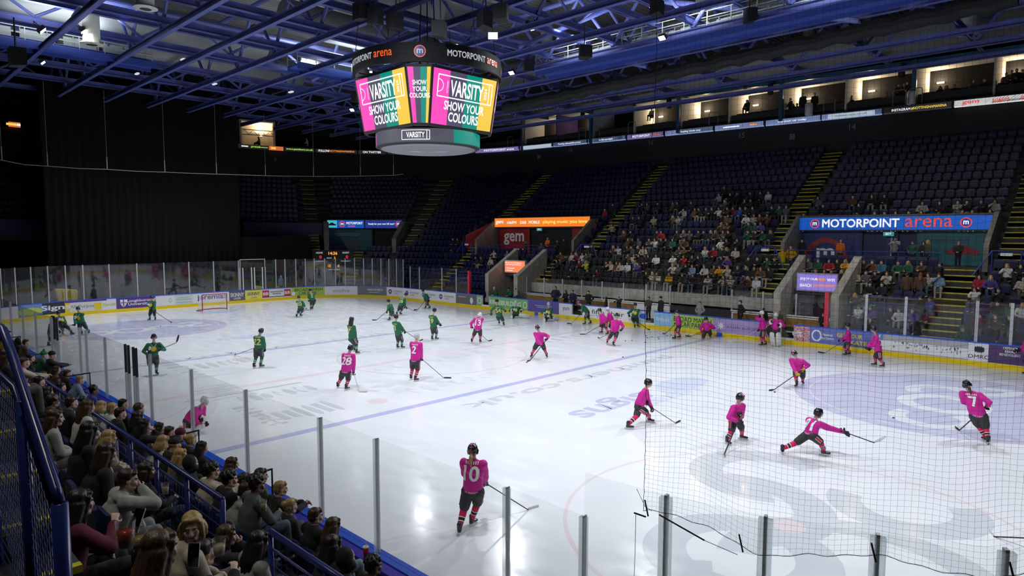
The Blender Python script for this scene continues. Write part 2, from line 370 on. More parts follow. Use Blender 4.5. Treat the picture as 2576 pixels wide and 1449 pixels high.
GG = sorted([GAPS[0], GAPS[1], GAPS[2], GAPS[3]])
mb = MB()
for a, b in runs(0, PER, GG): strip(mb, a, b, [(0, .22), (.11, .22), (.11, 1.04), (0, 1.04)])
for g in GG: strip(mb, g[0], g[1], [(0, .22), (.11, .22), (.11, .34), (0, .34)])
mb.obj('barrier_panel', M_white, boards)
mb = MB(); strip(mb, 0, PER, [(-.02, 0), (.1, 0), (.1, .22), (-.02, .22)]); mb.obj('kick_strip', M_yellow, boards)
mb = MB()
for a, b in runs(0, PER, GG): strip(mb, a, b, [(-.03, 1.04), (.16, 1.04), (.16, 1.085), (-.03, 1.085)])
mb.obj('top_rail', M_bluecap, boards)
mb = MB()
for s0 in (sfar(bl), sfar(-bl)): strip(mb, s0-.17, s0+.17, [(-.026, .0), (0, .0), (0, .22), (-.026, .22)])
mb.obj('blue_line_mark', M_bluecap, boards)
mb = MB(); mb.box((0, -15.35, 0), (1, -15.3, 1.0)); mb.v = []; mb.f = []; mb.m = []
strip(mb, S_N0, S_NC+3, [(.11, 0), (.3, 0), (.3, 1.0), (.11, 1.0)]); mb.obj('outer_wall', M_conc, boards)
mb = MB()
strip(mb, S_N0, S_NC+3, [(.17, 1.0), (.34, 1.0), (.34, 1.07), (.17, 1.07)]); mb.obj('ledge', mat('ledge_purple', (.05,.03,.45), .35), boards)
# hinged gates standing open inside the team benches
for g, lab in zip(GG, ('', '', '', '')):
    p, nn = path(g[0]); o = MB().box((-.02, 0, .24), (.03, .85, 1.04)).obj('gate', M_white, boards); o.location = (p.x-.05, p.y+.12, 0)
def advert(s0, s1, bg, items, z0=.235, z1=1.03, frame=None):
    """bg colour name+rgb; items: (text, cx 0..1, cz 0..1, width m or None, height m, colour material, bold)"""
    mb = MB(); lo, hi = min(s0, s1), max(s0, s1)
    strip(mb, lo, hi, [(-.001, z0), (-.006, z0), (-.006, z1), (-.001, z1)], .25)
    o = mb.obj('advert', mat(bg[0], bg[1], .4), boards)
    by = {}
    for it in items:
        t, cx, cz, w_, h_, mt = it[:6]; bold = it[6] if len(it) > 6 else .02
        s_c = hi-(hi-lo)*cx; zc = z0+(z1-z0)*cz
        if callable(t): vs, fs = t()
        elif t == '#': vs, fs = rectp(w_, h_, 0, 0, 4)
        elif t == '@': vs, fs = disc(h_/2, 24, 0, w_/h_ if w_ else 1)
        elif t == '@o': vs, fs = disc(h_/2, 24, h_*.36, w_/h_ if w_ else 1)
        else: vs, fs = fit(t, w_, h_, bold)
        lay = by.setdefault(mt.name, (MB(), mt, [len(by)])); d = -.009-.003*items.index(it)/len(items)-.001*len(by)
        lay[0].add([pt(s_c-x, d, zc+y) for x, y in vs], fs)
    for nm, (b_, mt, _) in by.items(): b_.obj('advert_lettering', mt, o)
    return o
K = M_txtk; W = M_txtw
g_ = lambda n, c_: mat(n, c_, .45)
Mgrey = g_('print_grey', (.35,.35,.37)); Mpur = g_('print_purple', (.12,.05,.3)); Mred = g_('print_red', (.55,.04,.07)); Myel = g_('print_yellow', (.85,.65,.02)); Mblu = g_('print_blue', (.05,.15,.6)); Mgrn = g_('print_green', (.1,.35,.1)); Mlit = g_('print_pale_blue', (.5,.75,.9))
E_ = S_E0   # end straight helper: y -> s
def send(y): return S_E0+(Y1-RC-y)
advert(sc(0), sc(62), ('ad_sky', (.16,.3,.6)), [('@', .5, .4, 1.8, .5, g_('print_lime', (.5,.6,.1)))])
advert(sc(62), sc(121), ('ad_charcoal', (.03,.035,.05)), [('@', .12, .5, .42, .42, Mblu), ('Signs', .6, .5, 1.9, .45, W, .03)])
advert(sc(121), sc(135), ('ad_gold', (.8,.6,.05)), [])
advert(sc(135), sc(220), ('ad_pale', (.75,.74,.70)), [('All Purpose', .42, .45, 1.7, .3, Mgrey), ('#', .86, .4, .45, .5, Myel), ('#', .5, .93, 2.6, .1, Mpur)])
advert(sc(220), sc(257), ('ad_white', (.8,.8,.82)), [('Duncan', .5, .5, .8, .24, g_('print_lime', (.5,.6,.1)), .03)])
advert(sc(257), sc(359), ('ad_violet', (.12,.05,.26)), [('Loughborough', .64, .66, 2.05, .26, W), ('University', .56, .34, 1.45, .26, W),
    (lambda: ([(-.22,.26),(.22,.26),(.22,-.02),(.12,-.2),(0,-.3),(-.12,-.2),(-.22,-.02)], [(0,1,2,3,4,5,6)]), .18, .52, 0, 0, W), (lambda: rectp(.07, .5), .18, .53, 0, 0, Mpur), (lambda: rectp(.4, .06), .18, .55, 0, 0, Mpur)])
advert(sc(359), sc(409), ('ad_white', (.8,.8,.82)), [('@o', .75, .5, .2, .34, Mgrey)])
advert(sc(409), sc(457), ('ad_mint', (.62,.72,.70)), [('#', .5, .5, 1.1, .04, Mgrey), ('#', .5, .2, 1.2, .03, Mgrey), ('#', .5, .7, .8, .03, Mgrey)])
advert(sc(457), sc(551), ('ad_white', (.8,.8,.82)), [('jeremias', .52, .5, 2.35, .5, Mpur, .02)])
advert(sc(551), sc(594), ('ad_gray', (.13,.13,.14)), [('SKINNY', .5, .6, 1.15, .34, W, .02), ('LAGER', .5, .22, .6, .16, W)])
advert(sc(594), sc(637), ('ad_yellow', (.85,.8,.06)), [('SKINNY', .5, .58, 1.15, .34, W, .02), ('SKINNY', .5, .6, 1.1, .3, K, .015), ('LAGER', .5, .2, .6, .14, Mgrey)])
advert(sc(637), sc(713), ('ad_white', (.8,.8,.82)), [('#', .13, .5, .62, .6, Mred), ('#', .87, .5, .62, .6, Mred), ('BB', .13, .5, .5, .25, W, .03), ('BB', .87, .5, .5, .25, W, .03), ('#', .5, .68, 1.2, .12, Mgrey), ('#', .5, .45, .8, .12, Mgrey), ('#', .5, .14, 2.7, .05, K)])
advert(sc(713), sc(801), ('ad_lime', (.42,.6,.10)), [('BROAD MARSH', .52, .7, 2.5, .26, K, .005), ('CAR PARK', .5, .3, 1.6, .26, K, .005), ('#', .07, .3, .3, .3, W)])
advert(sc(801), sc(887), ('ad_white', (.8,.8,.82)), [('evolve', .5, .5, 1.5, .34, Mgrey, 0)])
advert(sc(887), sc(963), ('ad_slate', (.18,.2,.21)), [('HANDS ON HEALTH', .58, .62, 1.6, .17, W), ('#', .55, .32, 1.1, .03, W)])
a = sc(963); b_ = sc(1143)
advert(a, b_, ('ad_white', (.8,.8,.82)), [(t, x, y, w_, h_, mm, .03) for i in range(4) for (t, x, y, w_, h_, mm) in (('@', .045+i*.25, .5, .42, .42, Mpur), ('m', .045+i*.25, .5, .22, .15, W), ('MOTORPOINT', .16+i*.25, .57, 1.25, .16, Mgrey), ('arena', .13+i*.25, .32, .5, .1, Mgrey))])
advert(sc(1143), sc(1198), ('ad_smoke', (.16,.15,.17)), [('#', .3, .7, .9, .03, W), ('#', .3, .3, .7, .03, Mred), ('@', .75, .4, .35, .5, W)])
advert(sc(1199), sc(1210), ('ad_green', (.22,.5,.16)), [('@o', .5, .5, .4, .5, W)])
advert(sc(1230), sc(1330), ('ad_green', (.22,.5,.16)), [('KINGSBUILDING', .42, .5, 3.3, .34, W, .02), ('@o', .93, .5, .4, .5, W)])
advert(sc(1331), sc(1411), ('ad_violet2', (.13,.09,.36)), [('#', .5, .65, 1.5, .03, LW) if False else ('#', .5, .6, 1.6, .03, Mlit), ('#', .5, .45, 1.1, .03, Mlit)])
advert(sc(1411), sc(1445), ('ad_white', (.8,.8,.82)), [('yum', .55, .5, .6, .3, K, 0)])
advert(sc(1470), sc(1600), ('ad_white', (.8,.8,.82)), [('fifth chair', .55, .55, 2.6, .3, K, 0), ('#', .5, .25, 2.6, .03, Mgrey)])
advert(sc(1601), sc(1636), ('ad_ice', (.62,.76,.86)), [('TEL 0115 940 7985', .6, .22, 1.7, .14, Mgrey), ('@', .88, .6, .55, .35, Mblu)])
advert(sc(1662), sc(1708), ('ad_ice2', (.3,.58,.85)), [('Dilliners', .5, .5, .9, .2, W)])
advert(sc(1708), sc(1815), ('ad_lime', (.42,.6,.10)), [('BROAD MARSH', .5, .68, 2.45, .27, K, .005), ('CAR PARK', .5, .3, 1.6, .27, K, .005)])
advert(sc(1816), sc(1944), ('ad_lilac', (.42,.33,.62)), [(lambda: ([(r_*math.cos(a_*PI/8), r_*math.sin(a_*PI/8)) for a_ in range(16) for r_ in [(.25 if a_ % 2 == 0 else .1)]], [tuple(range(16))]), .16, .5, 0, 0, W), ('KAREN BURGESS', .62, .45, 1.9, .14, Mpur, 0)])
sp = advert(sc(1945), sc(1992), ('ad_speckle', (.55,.25,.3)), [('@', .55, .5, .7, .7, K), ('2fa', .75, .5, .5, .3, W, .03)])
advert(sc(2029), sc(2068), ('ad_speckle', (.55,.25,.3)), [('ett', .2, .5, .5, .3, W, .03)])
nt = MT['ad_speckle'].node_tree; n_ = nt.nodes.new('ShaderNodeTexNoise'); n_.inputs['Scale'].default_value = 22; tc_ = nt.nodes.new('ShaderNodeTexCoord'); nt.links.new(tc_.outputs['Object'], n_.inputs[0]); r_ = nt.nodes.new('ShaderNodeValToRGB'); r_.color_ramp.elements[0].position = .47; r_.color_ramp.elements[1].position = .5; r_.color_ramp.elements[0].color = (.45,.07,.12,1); r_.color_ramp.elements[1].color = (.75,.55,.55,1); nt.links.new(n_.outputs[0], r_.inputs[0]); nt.links.new(r_.outputs[0], nt.nodes['Principled BSDF'].inputs['Base Color'])
advert(sc(2069), sc(2262), ('ad_periwinkle', (.16,.2,.55)), [('@o', .1, .5, .5, .62, W), ('National\nIce Centre', .26, .5, .6, .3, W), ('GET YOUR', .56, .68, 1.2, .2, Myel, .03), ('SKATE ON!', .76, .28, 1.6, .22, Myel, .03), ('/', .93, .5, .3, .75, Mlit, 0)])
fp = advert(sc(2263), sc(2487), ('ad_photo', (.45,.45,.5)), [('#', .5, .35, 4.4, .45, W)])
mb = MB()
for i in range(46):
    s_ = sc(2290)+(sc(2470)-sc(2290))*rnd.random(); h_ = .05+.06*rnd.random(); z_ = .38+.3*rnd.random()
    mb.add([pt(s_+dx, -.012, z_+dz) for dx, dz in ((-.02, 0), (.02, 0), (.03, h_), (0, h_*1.3), (-.03, h_))], [(0,1,2,3,4)])
mb.obj('advert_lettering', Mgrey, fp)
advert(sc(2488), sc(2541), ('ad_white', (.8,.8,.82)), [('DMRC', .5, .25, .75, .17, K, 0), ('@', .32, .66, .09, .26, K), ('@', .42, .66, .09, .3, K), ('@', .52, .66, .09, .3, K), ('@', .62, .66, .09, .3, K), ('@', .72, .66, .09, .24, K)])
advert(sc(2541), sc(2576)-3, ('ad_plum', (.09,.05,.16)), [('DEFENCE\nREHAB\nBENEVOLENT', .22, .7, .75, .4, W, .02)])
# ------------------------------------------------------------------ glass shields
sh = empty('glass_shield'); tag(sh, 'clear glass screens with silver posts standing on the rink barrier', 'glass screen')
def post(s, z0, z1, w_=.05, d=.055, m_=M_alu, name='post'):
    p, n = path(s); t = V((-n.y, n.x)); q = V((p.x+n.x*d, p.y+n.y*d, 0)); mb = MB()
    vs = []
    for z in (z0, z1):
        for a_, b__ in ((-1,-1),(1,-1),(1,1),(-1,1)): vs.append((q.x+t.x*w_/2*a_+n.x*.03*b__, q.y+t.y*w_/2*a_+n.y*.03*b__, z))
    mb.add(vs, [(3,2,1,0),(4,5,6,7),(0,1,5,4),(1,2,6,5),(2,3,7,6),(3,0,4,7)]); return mb.obj(name, m_, sh)
def pane(a, b, z0, z1, d=.055, gm=None): mb = MB(); strip(mb, min(a, b), max(a, b), [(d-.006, z0), (d+.006, z0), (d+.006, z1), (d-.006, z1)], .35); return mb.obj('glass_pane', gm or M_glass, sh)
E1 = [sc(u) for u in (1005, 988, 968, 947, 925, 903, 880, 855, 830, 802, 776, 752, 727, 700, 676)]+[send(y) for y in (3.82, 1.77, -.15, -2.0, -3.9, -5.76, -7.42)]+[S_E1+q for q in (.9, 2.0, 3.1, 4.2, 5.3, 6.4, 7.5, 8.6, 9.8, 10.9)]
E1 = sorted(E1)
for a, b in zip(E1, E1[1:]): pane(a, b, 1.085, 3.55, gm=M_glass2)
for s in E1: post(s, 1.085, 3.57, .07)
# far side glass, two height steps, then the screens before the right-hand seats
F1 = [sc(1023), sc(1047), sc(1106), sc(1143)]
for a, b in zip(F1, F1[1:]): pane(a, b, 1.085, 3.0)
pane(F1[-1], sfar(-14.45), 1.085, 2.95)
for s in F1: post(s, 1.085, 3.0, .07)
F2 = [sfar(12.85), sfar(14.68), sfar(16.4), sfar(19.2), sfar(20.45), 0-1.6, -3.2, -5, -7]
for a, b in zip(F2, F2[1:]): pane(a, b, 1.085, 2.88)
for s in F2[1:]: post(s, 1.085, 2.9, .12)
for x in (-14.45, 12.78):
    o = MB().box((x-.09, 15.3, 0), (x+.09, 15.5, 2.9)).obj('edge_pad', mat('pad_red', (.7,.02,.05), .4), sh)
# near side glass
NS = [snear(x) for x in (-21, -18.6, -16.4, -13.8, -11.2, -8.6, -6.2, -3.6, -2.7, .25, 1.0, 3.02, 5.0, 6.89, 9.61, 12.37, 15.17, 16.78, 19.5, 20.66)]
for a, b in zip(NS, NS[1:]): pane(a, b, 1.085, 2.82)
for s in NS: post(s, 1.085, 2.83, .016, .055); post(s, 1.085, 2.82, .05 if s < snear(14) else .085, .075, M_frost, 'clear_stiffener')
for x in (-2.95, -2.6, 5.05, 5.32, 5.72, 5.95): post(snear(x), 1.085, 2.1, .022, .1); post(snear(x), 2.1, 2.87, .022, .1, M_black, 'door_bar')
NT = [snear(20.66), snear(20.66)+.94, snear(20.66)+1.86, snear(20.66)+2.75, snear(20.66)+3.68, snear(20.66)+4.6, snear(20.66)+5.6, snear(20.66)+6.6, S_NC, S_NC+2, S_NC+4]
for a, b in zip(NT, NT[1:]): pane(a, b, 1.085, 3.3)
for s in NT[1:]: post(s, 1.085, 3.3, .03, .055, M_alu); post(s-.0, 1.085, 3.28, .12, .075, M_frost, 'clear_stiffener')
# goal
def goal(x, y, sx, lab):
    g = empty('ice_hockey_goal', (x, y, 0)); tag(g, lab, 'goal')
    R_ = mat('goal_red', (.45,.01,.03), .35); W_ = mat('net_white', (.8,.8,.8), .8)
    mb = MB()
    for sy in (-1, 1): mb.tube([(0, sy*.915, 0), (0, sy*.915, 1.22)], .035)
    mb.tube([(0, -.94, 1.22), (0, .94, 1.22)], .035)
    mb.tube([(0, -.915, .03), (-sx*.55, -1.15, .03), (-sx*1.05, -.8, .03), (-sx*1.1, 0, .03), (-sx*1.05, .8, .03), (-sx*.55, 1.15, .03), (0, .915, .03)], .028); mb.obj('frame', R_, g)
    mb = MB(); N_ = 26
    B = [(-sx*.0, -.915), (-sx*.55, -1.1), (-sx*1.05, -.8), (-sx*1.1, 0), (-sx*1.05, .8), (-sx*.55, 1.1), (0, .915)]
    def along(t):
        t *= 6; i = min(5, int(t)); f = t-i; return V((B[i][0]*(1-f)+B[i+1][0]*f, B[i][1]*(1-f)+B[i+1][1]*f, 0))
    for i in range(N_*2+1):
        p = along(i/(N_*2)); tq = V((p.x*.4, max(-.9, min(.9, p.y)), 1.2)); mb.tube([p+V((0,0,.03)), tq], .004, 3)
    for k in range(1, 12):
        z = k/12; mb.tube([along(i/24)*(1-z)+V((along(i/24).x*.4, max(-.9, min(.9, along(i/24).y)), 1.2))*z for i in range(25)], .004, 3)
    for k in range(1, 9): mb.tube([(-sx*.05*k, -.9, 1.2), (-sx*.05*k, .9, 1.2)], .004, 3)
    mb.obj('netting', W_, g)
goal(-26.4, .2, 1, 'small red-framed ice hockey goal with white netting at the far end of the rink')
# pucks
def puck(x, y, lab, group=None):
    o = MB().loft([(0,0,0), (0,0,.004), (0,0,.022), (0,0,.026)], [.034, .039, .039, .034], 20, 0, V((1,0,0))).obj('hockey_puck', mat('puck_rubber', (.01,.01,.012), .5), None, False, (x, y, .003)); tag(o, lab, 'puck', group)
for u, v, t in [(1325, 912, 'black puck ahead of the stick of the pink player bending at centre ice'), (1567, 899, 'lone black puck beside the near blue line'), (1949, 987, 'black puck at the stick blade of the pink player wearing yellow gloves'),
        (431, 811, 'black puck at the stick of the green player before the purple university advert'), (404, 821, 'lone black puck on the left purple disc of the ice'), (1437, 818, 'black puck in front of the green player bending by the open gate'), (1048, 783, 'puck beyond the green skaters at the far corner')]:
    q = onz(u, v); puck(q.x, q.y, t)
q = onz(2248, 1052); puck(q.x, q.y, 'black puck sliding on the right purple disc after the shot'); 
for i, (u, v) in enumerate([(1573, 858), (1590, 857), (1625, 845), (1640, 848), (1622, 862), (1656, 849), (1657, 853), (1628, 850), (1678, 844), (1688, 843), (1693, 849), (1700, 842), (1675, 837), (1732, 842)]):
    q = onz(u, v); puck(q.x, q.y, 'black puck in the scatter of pucks along the right-hand far boards', 'pucks scattered by the far boards')
# ------------------------------------------------------------------ seating bowl
def zt(x): return .014*(18-x)          # the upper fascias climb gently towards the far end
def scd(u, d, s0=0, s1=S_E1+11):
    r = ray(u, 0); r = V((r.x, r.y)).normalized(); best = None; i = s0
    while i < s1:
        p, n = path(i); q = p+n*d-CAM.xy
        if q.dot(r) > 0:
            e = abs(q.x*r.y-q.y*r.x)
            if best is None or e < best[0]: best = (e, i)
        i += .04
    return best[1]
ZR = lambda k: .35+.56*k
NR = 21
MPX = (7.9, 18.4); GEX = (-20.3, -8.9)     # the two entrances in the far stand, by x
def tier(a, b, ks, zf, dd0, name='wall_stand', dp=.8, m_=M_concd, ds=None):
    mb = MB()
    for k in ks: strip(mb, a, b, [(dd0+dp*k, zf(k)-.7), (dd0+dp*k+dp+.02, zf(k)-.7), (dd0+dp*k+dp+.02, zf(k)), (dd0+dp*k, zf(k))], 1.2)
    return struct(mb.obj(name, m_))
R_ = range
tier(-12, sfar(18.5), R_(0, NR), ZR, .8, 'wall_right_stand')
tier(sfar(18.5), sfar(12.8), R_(0, 7), ZR, .8, 'wall_far_stand')
tier(sfar(12.8), sfar(9.9), R_(4, 7), ZR, .8, 'wall_far_stand')
tier(sfar(9.9), sfar(7.9), R_(3, 7), ZR, .8, 'wall_far_stand')
tier(sfar(18.5), sfar(7.9), R_(11, NR), ZR, .8, 'wall_far_stand')
tier(sfar(7.9), sfar(-8.9), R_(3, NR), ZR, .8, 'wall_far_stand')
tier(sfar(-8.9), sfar(-10.4), R_(3, 7), ZR, .8, 'wall_far_stand')
tier(sfar(-10.4), sfar(-13.6), R_(4, 7), ZR, .8, 'wall_far_stand')
tier(sfar(-13.6), sfar(-20.3), R_(0, 7), ZR, .8, 'wall_far_stand')
tier(sfar(-8.9), sfar(-20.3), R_(11, NR), ZR, .8, 'wall_far_stand')
tier(sfar(-20.3), saz(121), R_(0, NR), ZR, .8, 'wall_corner_stand')
tier(saz(121), saz(151), R_(0, 7), ZR, .8, 'wall_corner_stand'); tier(saz(121), saz(151), R_(11, NR), ZR, .8, 'wall_corner_stand')
tier(saz(151), S_E0, R_(10, NR), ZR, .8, 'wall_end_stand')
tier(S_E1, S_N0, R_(10, NR), ZR, .8, 'wall_end_stand')
ZN = lambda k: .8+.47*k
tier(snear(-22), snear(15.5), R_(0, 7), ZN, .62, 'wall_near_stand'); tier(snear(15.5), snear(23.5), R_(0, 5), ZN, .62, 'wall_near_stand')
# portal floors, back walls and the sloping side parapets
def vom(s0, s1, wallcol, nm):      # s0<s1
    mb = MB(); strip(mb, s0, s1, [(6.4, 3.7), (11, 3.7), (11, 4.02), (6.4, 4.02)]); struct(mb.obj('floor', M_concd))
    mb = MB(); strip(mb, s0, s1, [(9.3, 4.02), (9.6, 4.02), (9.6, 6.6), (9.3, 6.6)]); struct(mb.obj('wall_'+nm, wallcol))
    mb = MB(); strip(mb, s0, s1, [(8.8, 6.5), (9.6, 6.2), (9.6, 7.0), (8.8, 7.0)]); struct(mb.obj('wall_'+nm, M_conc))
    for s in (s0, s1):
        mb = MB(); vs = []
        for e in (-.12, .12):
            for d, z in ((6.3, 3.9), (9.5, 3.9), (9.5, 7.1), (8.7, 7.05), (6.3, 5.3)): vs.append(pt(s+e, d, z))
        mb.add(vs, [(0,1,2,3,4), (9,8,7,6,5)]+[(i, (i+1) % 5, (i+1) % 5+5, i+5) for i in range(5)]); struct(mb.obj('wall_'+nm, M_conc))
Mteal = mat('teal_panel', (.02,.16,.18), .5, noise=.15, nscale=.5); Mnavy = mat('navy_panel', (.012,.02,.10), .5); Mgem = mat('gem_red', (.42,.02,.02), .45, noise=.5, nscale=.6)
vom(sfar(MPX[1]), sfar(MPX[0]), Mnavy, 'portal_right'); vom(sfar(GEX[1]), sfar(GEX[0]), M_black, 'portal_middle'); vom(saz(121.5), saz(150.5), M_black, 'portal_corner')
# aisle stairs with yellow nosings
def aisle(sc_, w_, k0, k1, lab, zf=ZR, d0=.8, dp=.8, n2=2):
    o = empty('aisle_steps', pt(sc_, d0+dp*k0, zf(k0))); tag(o, lab, 'steps'); o.location = (0, 0, 0)
    st = MB(); no = MB(); dz = zf(1)-zf(0)
    for k in range(k0, k1):
        for h in range(n2):
            d = d0+dp*k+dp*h/n2; z = zf(k)+dz*h/n2-dz/n2+.28
            strip(st, sc_-w_/2, sc_+w_/2, [(d-dp/n2*.0, z-.28), (d+dp/n2, z-.28), (d+dp/n2, z), (d, z)], 5)
            strip(no, sc_-w_/2, sc_+w_/2, [(d-.012, z-.05), (d+.075, z+.001), (d+.075, z+.012), (d-.012, z+.012)], 5)
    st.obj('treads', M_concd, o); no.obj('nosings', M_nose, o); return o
AIS = [(sfar(6.95), 1.3, 7, NR, 'long yellow-edged steps climbing left of the blue illuminated sign'), (sfar(7.9), 1.2, 3, 7, 'yellow-edged lower steps left of the purple screen'),
 (sfar(-7.4), 1.2, 7, NR, 'long yellow-edged steps climbing right of the orange illuminated sign'), (sfar(-9.7), 1.2, 3, 7, 'yellow-edged lower steps right of the orange screen'),
 (sfar(-21.3), 1.3, 7, NR, 'long yellow-edged steps climbing left of the red portal'), (sfar(-20.6), 1.3, 0, 7, 'yellow-edged lower steps left of the red portal'),
 (saz(121)-.5, .5, 7, NR, 'yellow-edged steps right of the corner portal'), (saz(151)+.5, .45, 7, NR, 'yellow-edged steps left of the corner portal, nearest the black drape'),
 (saz(138), .8, 0, 7, 'yellow-edged lower steps below the corner portal'), (sfar(17.4), 1.45, 0, 7, 'wide yellow-edged lower steps under the blue illuminated sign'), (sfar(19.4), 1.2, 7, NR, 'yellow-edged steps at the right edge of the picture')]
for a in AIS: aisle(*a)
def in_aisle(s, k): return any(abs(s-a[0]) < a[1]/2+.22 and a[2] <= k < a[3] for a in AIS)
# seats
def seatmesh(nm, m_):
    mb = MB()
    prof = [(-.21, .40), (-.225, .72), (-.19, .83), (-.1, .87), (.1, .87), (.19, .83), (.225, .72), (.21, .40)]
    for y0, y1, sc2 in ((.2, .235, 1),):
        n = len(prof); vs = [(x, y0+.05*(z-.4), z) for x, z in prof]+[(x, y1+.07*(z-.4), z) for x, z in prof]
        mb.add(vs, [tuple(range(n)), tuple(range(2*n-1, n-1, -1))]+[(i, (i+1) % n, (i+1) % n+n, i+n) for i in range(n)])
    vs = [(-.2, .12, .42), (.2, .12, .42), (.19, .1, .72), (-.19, .1, .72), (-.2, .17, .42), (.2, .17, .42), (.19, .15, .74), (-.19, .15, .74)]
    mb.add(vs, [(0,1,2,3), (7,6,5,4), (0,4,5,1), (1,5,6,2), (2,6,7,3), (3,7,4,0)])
    mb.box((-.03, .15, 0), (.03, .23, .42)); return mb.mesh(nm, m_, False)
SM = {'b': seatmesh('stadium_seat', M_seat), 'k': seatmesh('stadium_seat', M_seatb)}
OCC = []        # (x, y) of seated people, filled before the seats are laid out
def seatpos():
    out = []
    def rowrange(a, b, ks):
        for k in ks:
            d = 1.15+.8*k; s = a+.3
            while s < b-.25:
                p, n = path(s); f = 1
                for lo, hi in ((S_C1, S_E0), (S_E1, S_N0)):
                    if lo < s < hi: f = RC/(RC+d)
                if not in_aisle(s, k):
                    q = p+n*d; ky = 'k' if (k < 7 and S_C1 > s and sfar(9.5) < s < sfar(-9.2)) else 'b'
                    out.append((q.x, q.y, ZR(k), math.atan2(n.y, n.x)-PI/2, ky, k))
                s += .52*f
    A = rowrange
    A(-4, sfar(18.5), R_(0, NR)); A(sfar(18.5), sfar(12.9), R_(0, 7)); A(sfar(12.8), sfar(9.9), R_(4, 7)); A(sfar(18.5), sfar(7.9), R_(11, NR)); A(sfar(9.9), sfar(7.9), R_(3, 7))
    A(sfar(7.9), sfar(-8.9), R_(3, NR)); A(sfar(-8.9), sfar(-13.5), R_(4, 7)); A(sfar(-13.7), sfar(-20.3), R_(0, 7)); A(sfar(-8.9), sfar(-20.3), R_(11, NR)); A(sfar(-20.3), saz(121), R_(0, NR))
    A(saz(121), saz(151), R_(0, 7)); A(saz(121), saz(151), R_(11, NR)); A(saz(151), S_E0, R_(10, NR)); A(S_E1, S_E1+6, R_(10, 17))
    return out
def lay_seats():
    free = [s for s in seatpos() if not any(abs(s[0]-x) < .3 and abs(s[1]-y) < .45 for x, y in OCC)]
    free.sort(key=lambda s: (V((s[0], s[1], s[2]))-CAM).length)
    big, rest = free[:230], free[230:]
    for x, y, z, rz, ky, k in big:
        o = mk('stadium_seat', SM[ky]); o.location = (x, y, z); o.rotation_euler = (0, 0, rz)
        if ky == 'b': tag(o, 'empty tipped-up navy plastic seat, one of the alike seats in the far stand', 'seat', 'empty navy seats in the far stand')
        else: tag(o, 'empty tipped-up black seat, one of the alike seats above the team benches', 'seat', 'empty black seats above the benches')
    for ky, nm in (('b', 'navy'), ('k', 'black')):
        mb = MB(); me = SM[ky]; vs = [v.co for v in me.vertices]; fs = [tuple(p.vertices) for p in me.polygons]
        for x, y, z, rz, kk, k in rest:
            if kk != ky: continue
            c_, s_ = math.cos(rz), math.sin(rz); mb.add([(x+v.x*c_-v.y*s_, y+v.x*s_+v.y*c_, z+v.z) for v in vs], fs)
        if mb.v: o = mb.obj('stadium_seats', M_seat if ky == 'b' else M_seatb); tag(o, 'rows upon rows of empty '+nm+' plastic seats filling the rest of the far stands', 'seats', None, 'stuff')
# back wall, ribbon board
mb = MB(); ss = srange(-14, S_E1+16, 1.2); vs = []
for s in ss:
    x = pt(s, 17.7, 0).x
    vs += [pt(s, 17.65, 11.6), pt(s, 17.65, 14.15+zt(x)), pt(s, 17.95, 14.15+zt(x)), pt(s, 17.95, 11.6)]
mb.add(vs, [(i*4+j, i*4+(j+1) % 4, i*4+4+(j+1) % 4, i*4+4+j) for i in range(len(ss)-1) for j in range(4)]); struct(mb.obj('wall_upper', M_black))
mb = MB(); strip(mb, -14, S_E1+16, [(21, 0), (21.3, 0), (21.3, 20), (21, 20)], 3); struct(mb.obj('wall_outer', mat('outer_black', (.01,.01,.012), .9)))
def emi(n, c, s=1.0): return mat(n, (.01,.01,.01), .4, emit=c, es=s)
rib = empty('ribbon_display'); tag(rib, 'long thin illuminated advertising ribbon running round the balcony front', 'advertising display')
DR = 17.3
def ribbon(u0, u1, nm, c, es, items, h=.42, side=0):
    s0, s1 = (scd(u0, DR), scd(u1, DR)) if not side else side
    lo, hi = min(s0, s1), max(s0, s1); ss = srange(lo, hi, .15); zb = lambda s: 14.15+zt(pt(s, DR, 0).x)
    mb = MB(); vs = []
    for s in ss: vs += [pt(s, DR, zb(s)), pt(s, DR, zb(s)+h)]
    n = len(ss); vs += [pt(s, DR+.15, zb(s)) for s in ss]+[pt(s, DR+.15, zb(s)+h) for s in ss]
    fs = []
    for i in range(n-1): fs += [(2*i, 2*i+2, 2*i+3, 2*i+1), (2*n+i, 2*n+i+1, 3*n+i+1, 3*n+i), (2*i, 2*n+i, 2*n+i+1, 2*i+2), (2*i+1, 2*i+3, 3*n+i+1, 3*n+i)]
    o = mb.add(vs, fs).obj('display_panel', emi(nm, c, es), rib)
    for it in items:
        t, cx, w_, hh, m_ = it[:5]; sc_ = hi-(hi-lo)*cx
        if t == '#': v2, f2 = rectp(w_, hh, 0, 0, 5)
        else: v2, f2 = fit(t, w_, hh, .02)
        af = arcf(sc_, DR); MB().add([pt(sc_-x*af, DR-.03, zb(sc_-x*af)+h/2+y) for x, y in v2], f2).obj('display_text', m_, o)
EW = emi('lit_white', (.9,.92,1), 1.0); EO = emi('lit_orange', (1,.32,.04), .9); ER = emi('lit_red', (.9,.06,.03), .9); EY = emi('lit_yellow', (1,.72,.1), .9); EG = emi('lit_green', (.45,.9,.1), .9); EK = mat('unlit', (.02,.03,.05), .5)
BL = (.25,.33,.62)
ribbon(2414, 2700, 'rib_white', (.75,.75,.78), .9, [('gem', .16, .9, .24, ER), ('106FM', .44, .85, .2, ER), ('DAB', .66, .5, .2, ER), ('MOBILE', .88, .7, .2, ER)])
ribbon(2235, 2408, 'rib_brown', (.045,.035,.04), .9, [('INSTAGRAM', .27, 1.15, .17, EW), ('#NOTTINGHAMARENA', .68, 2.1, .19, EY)])
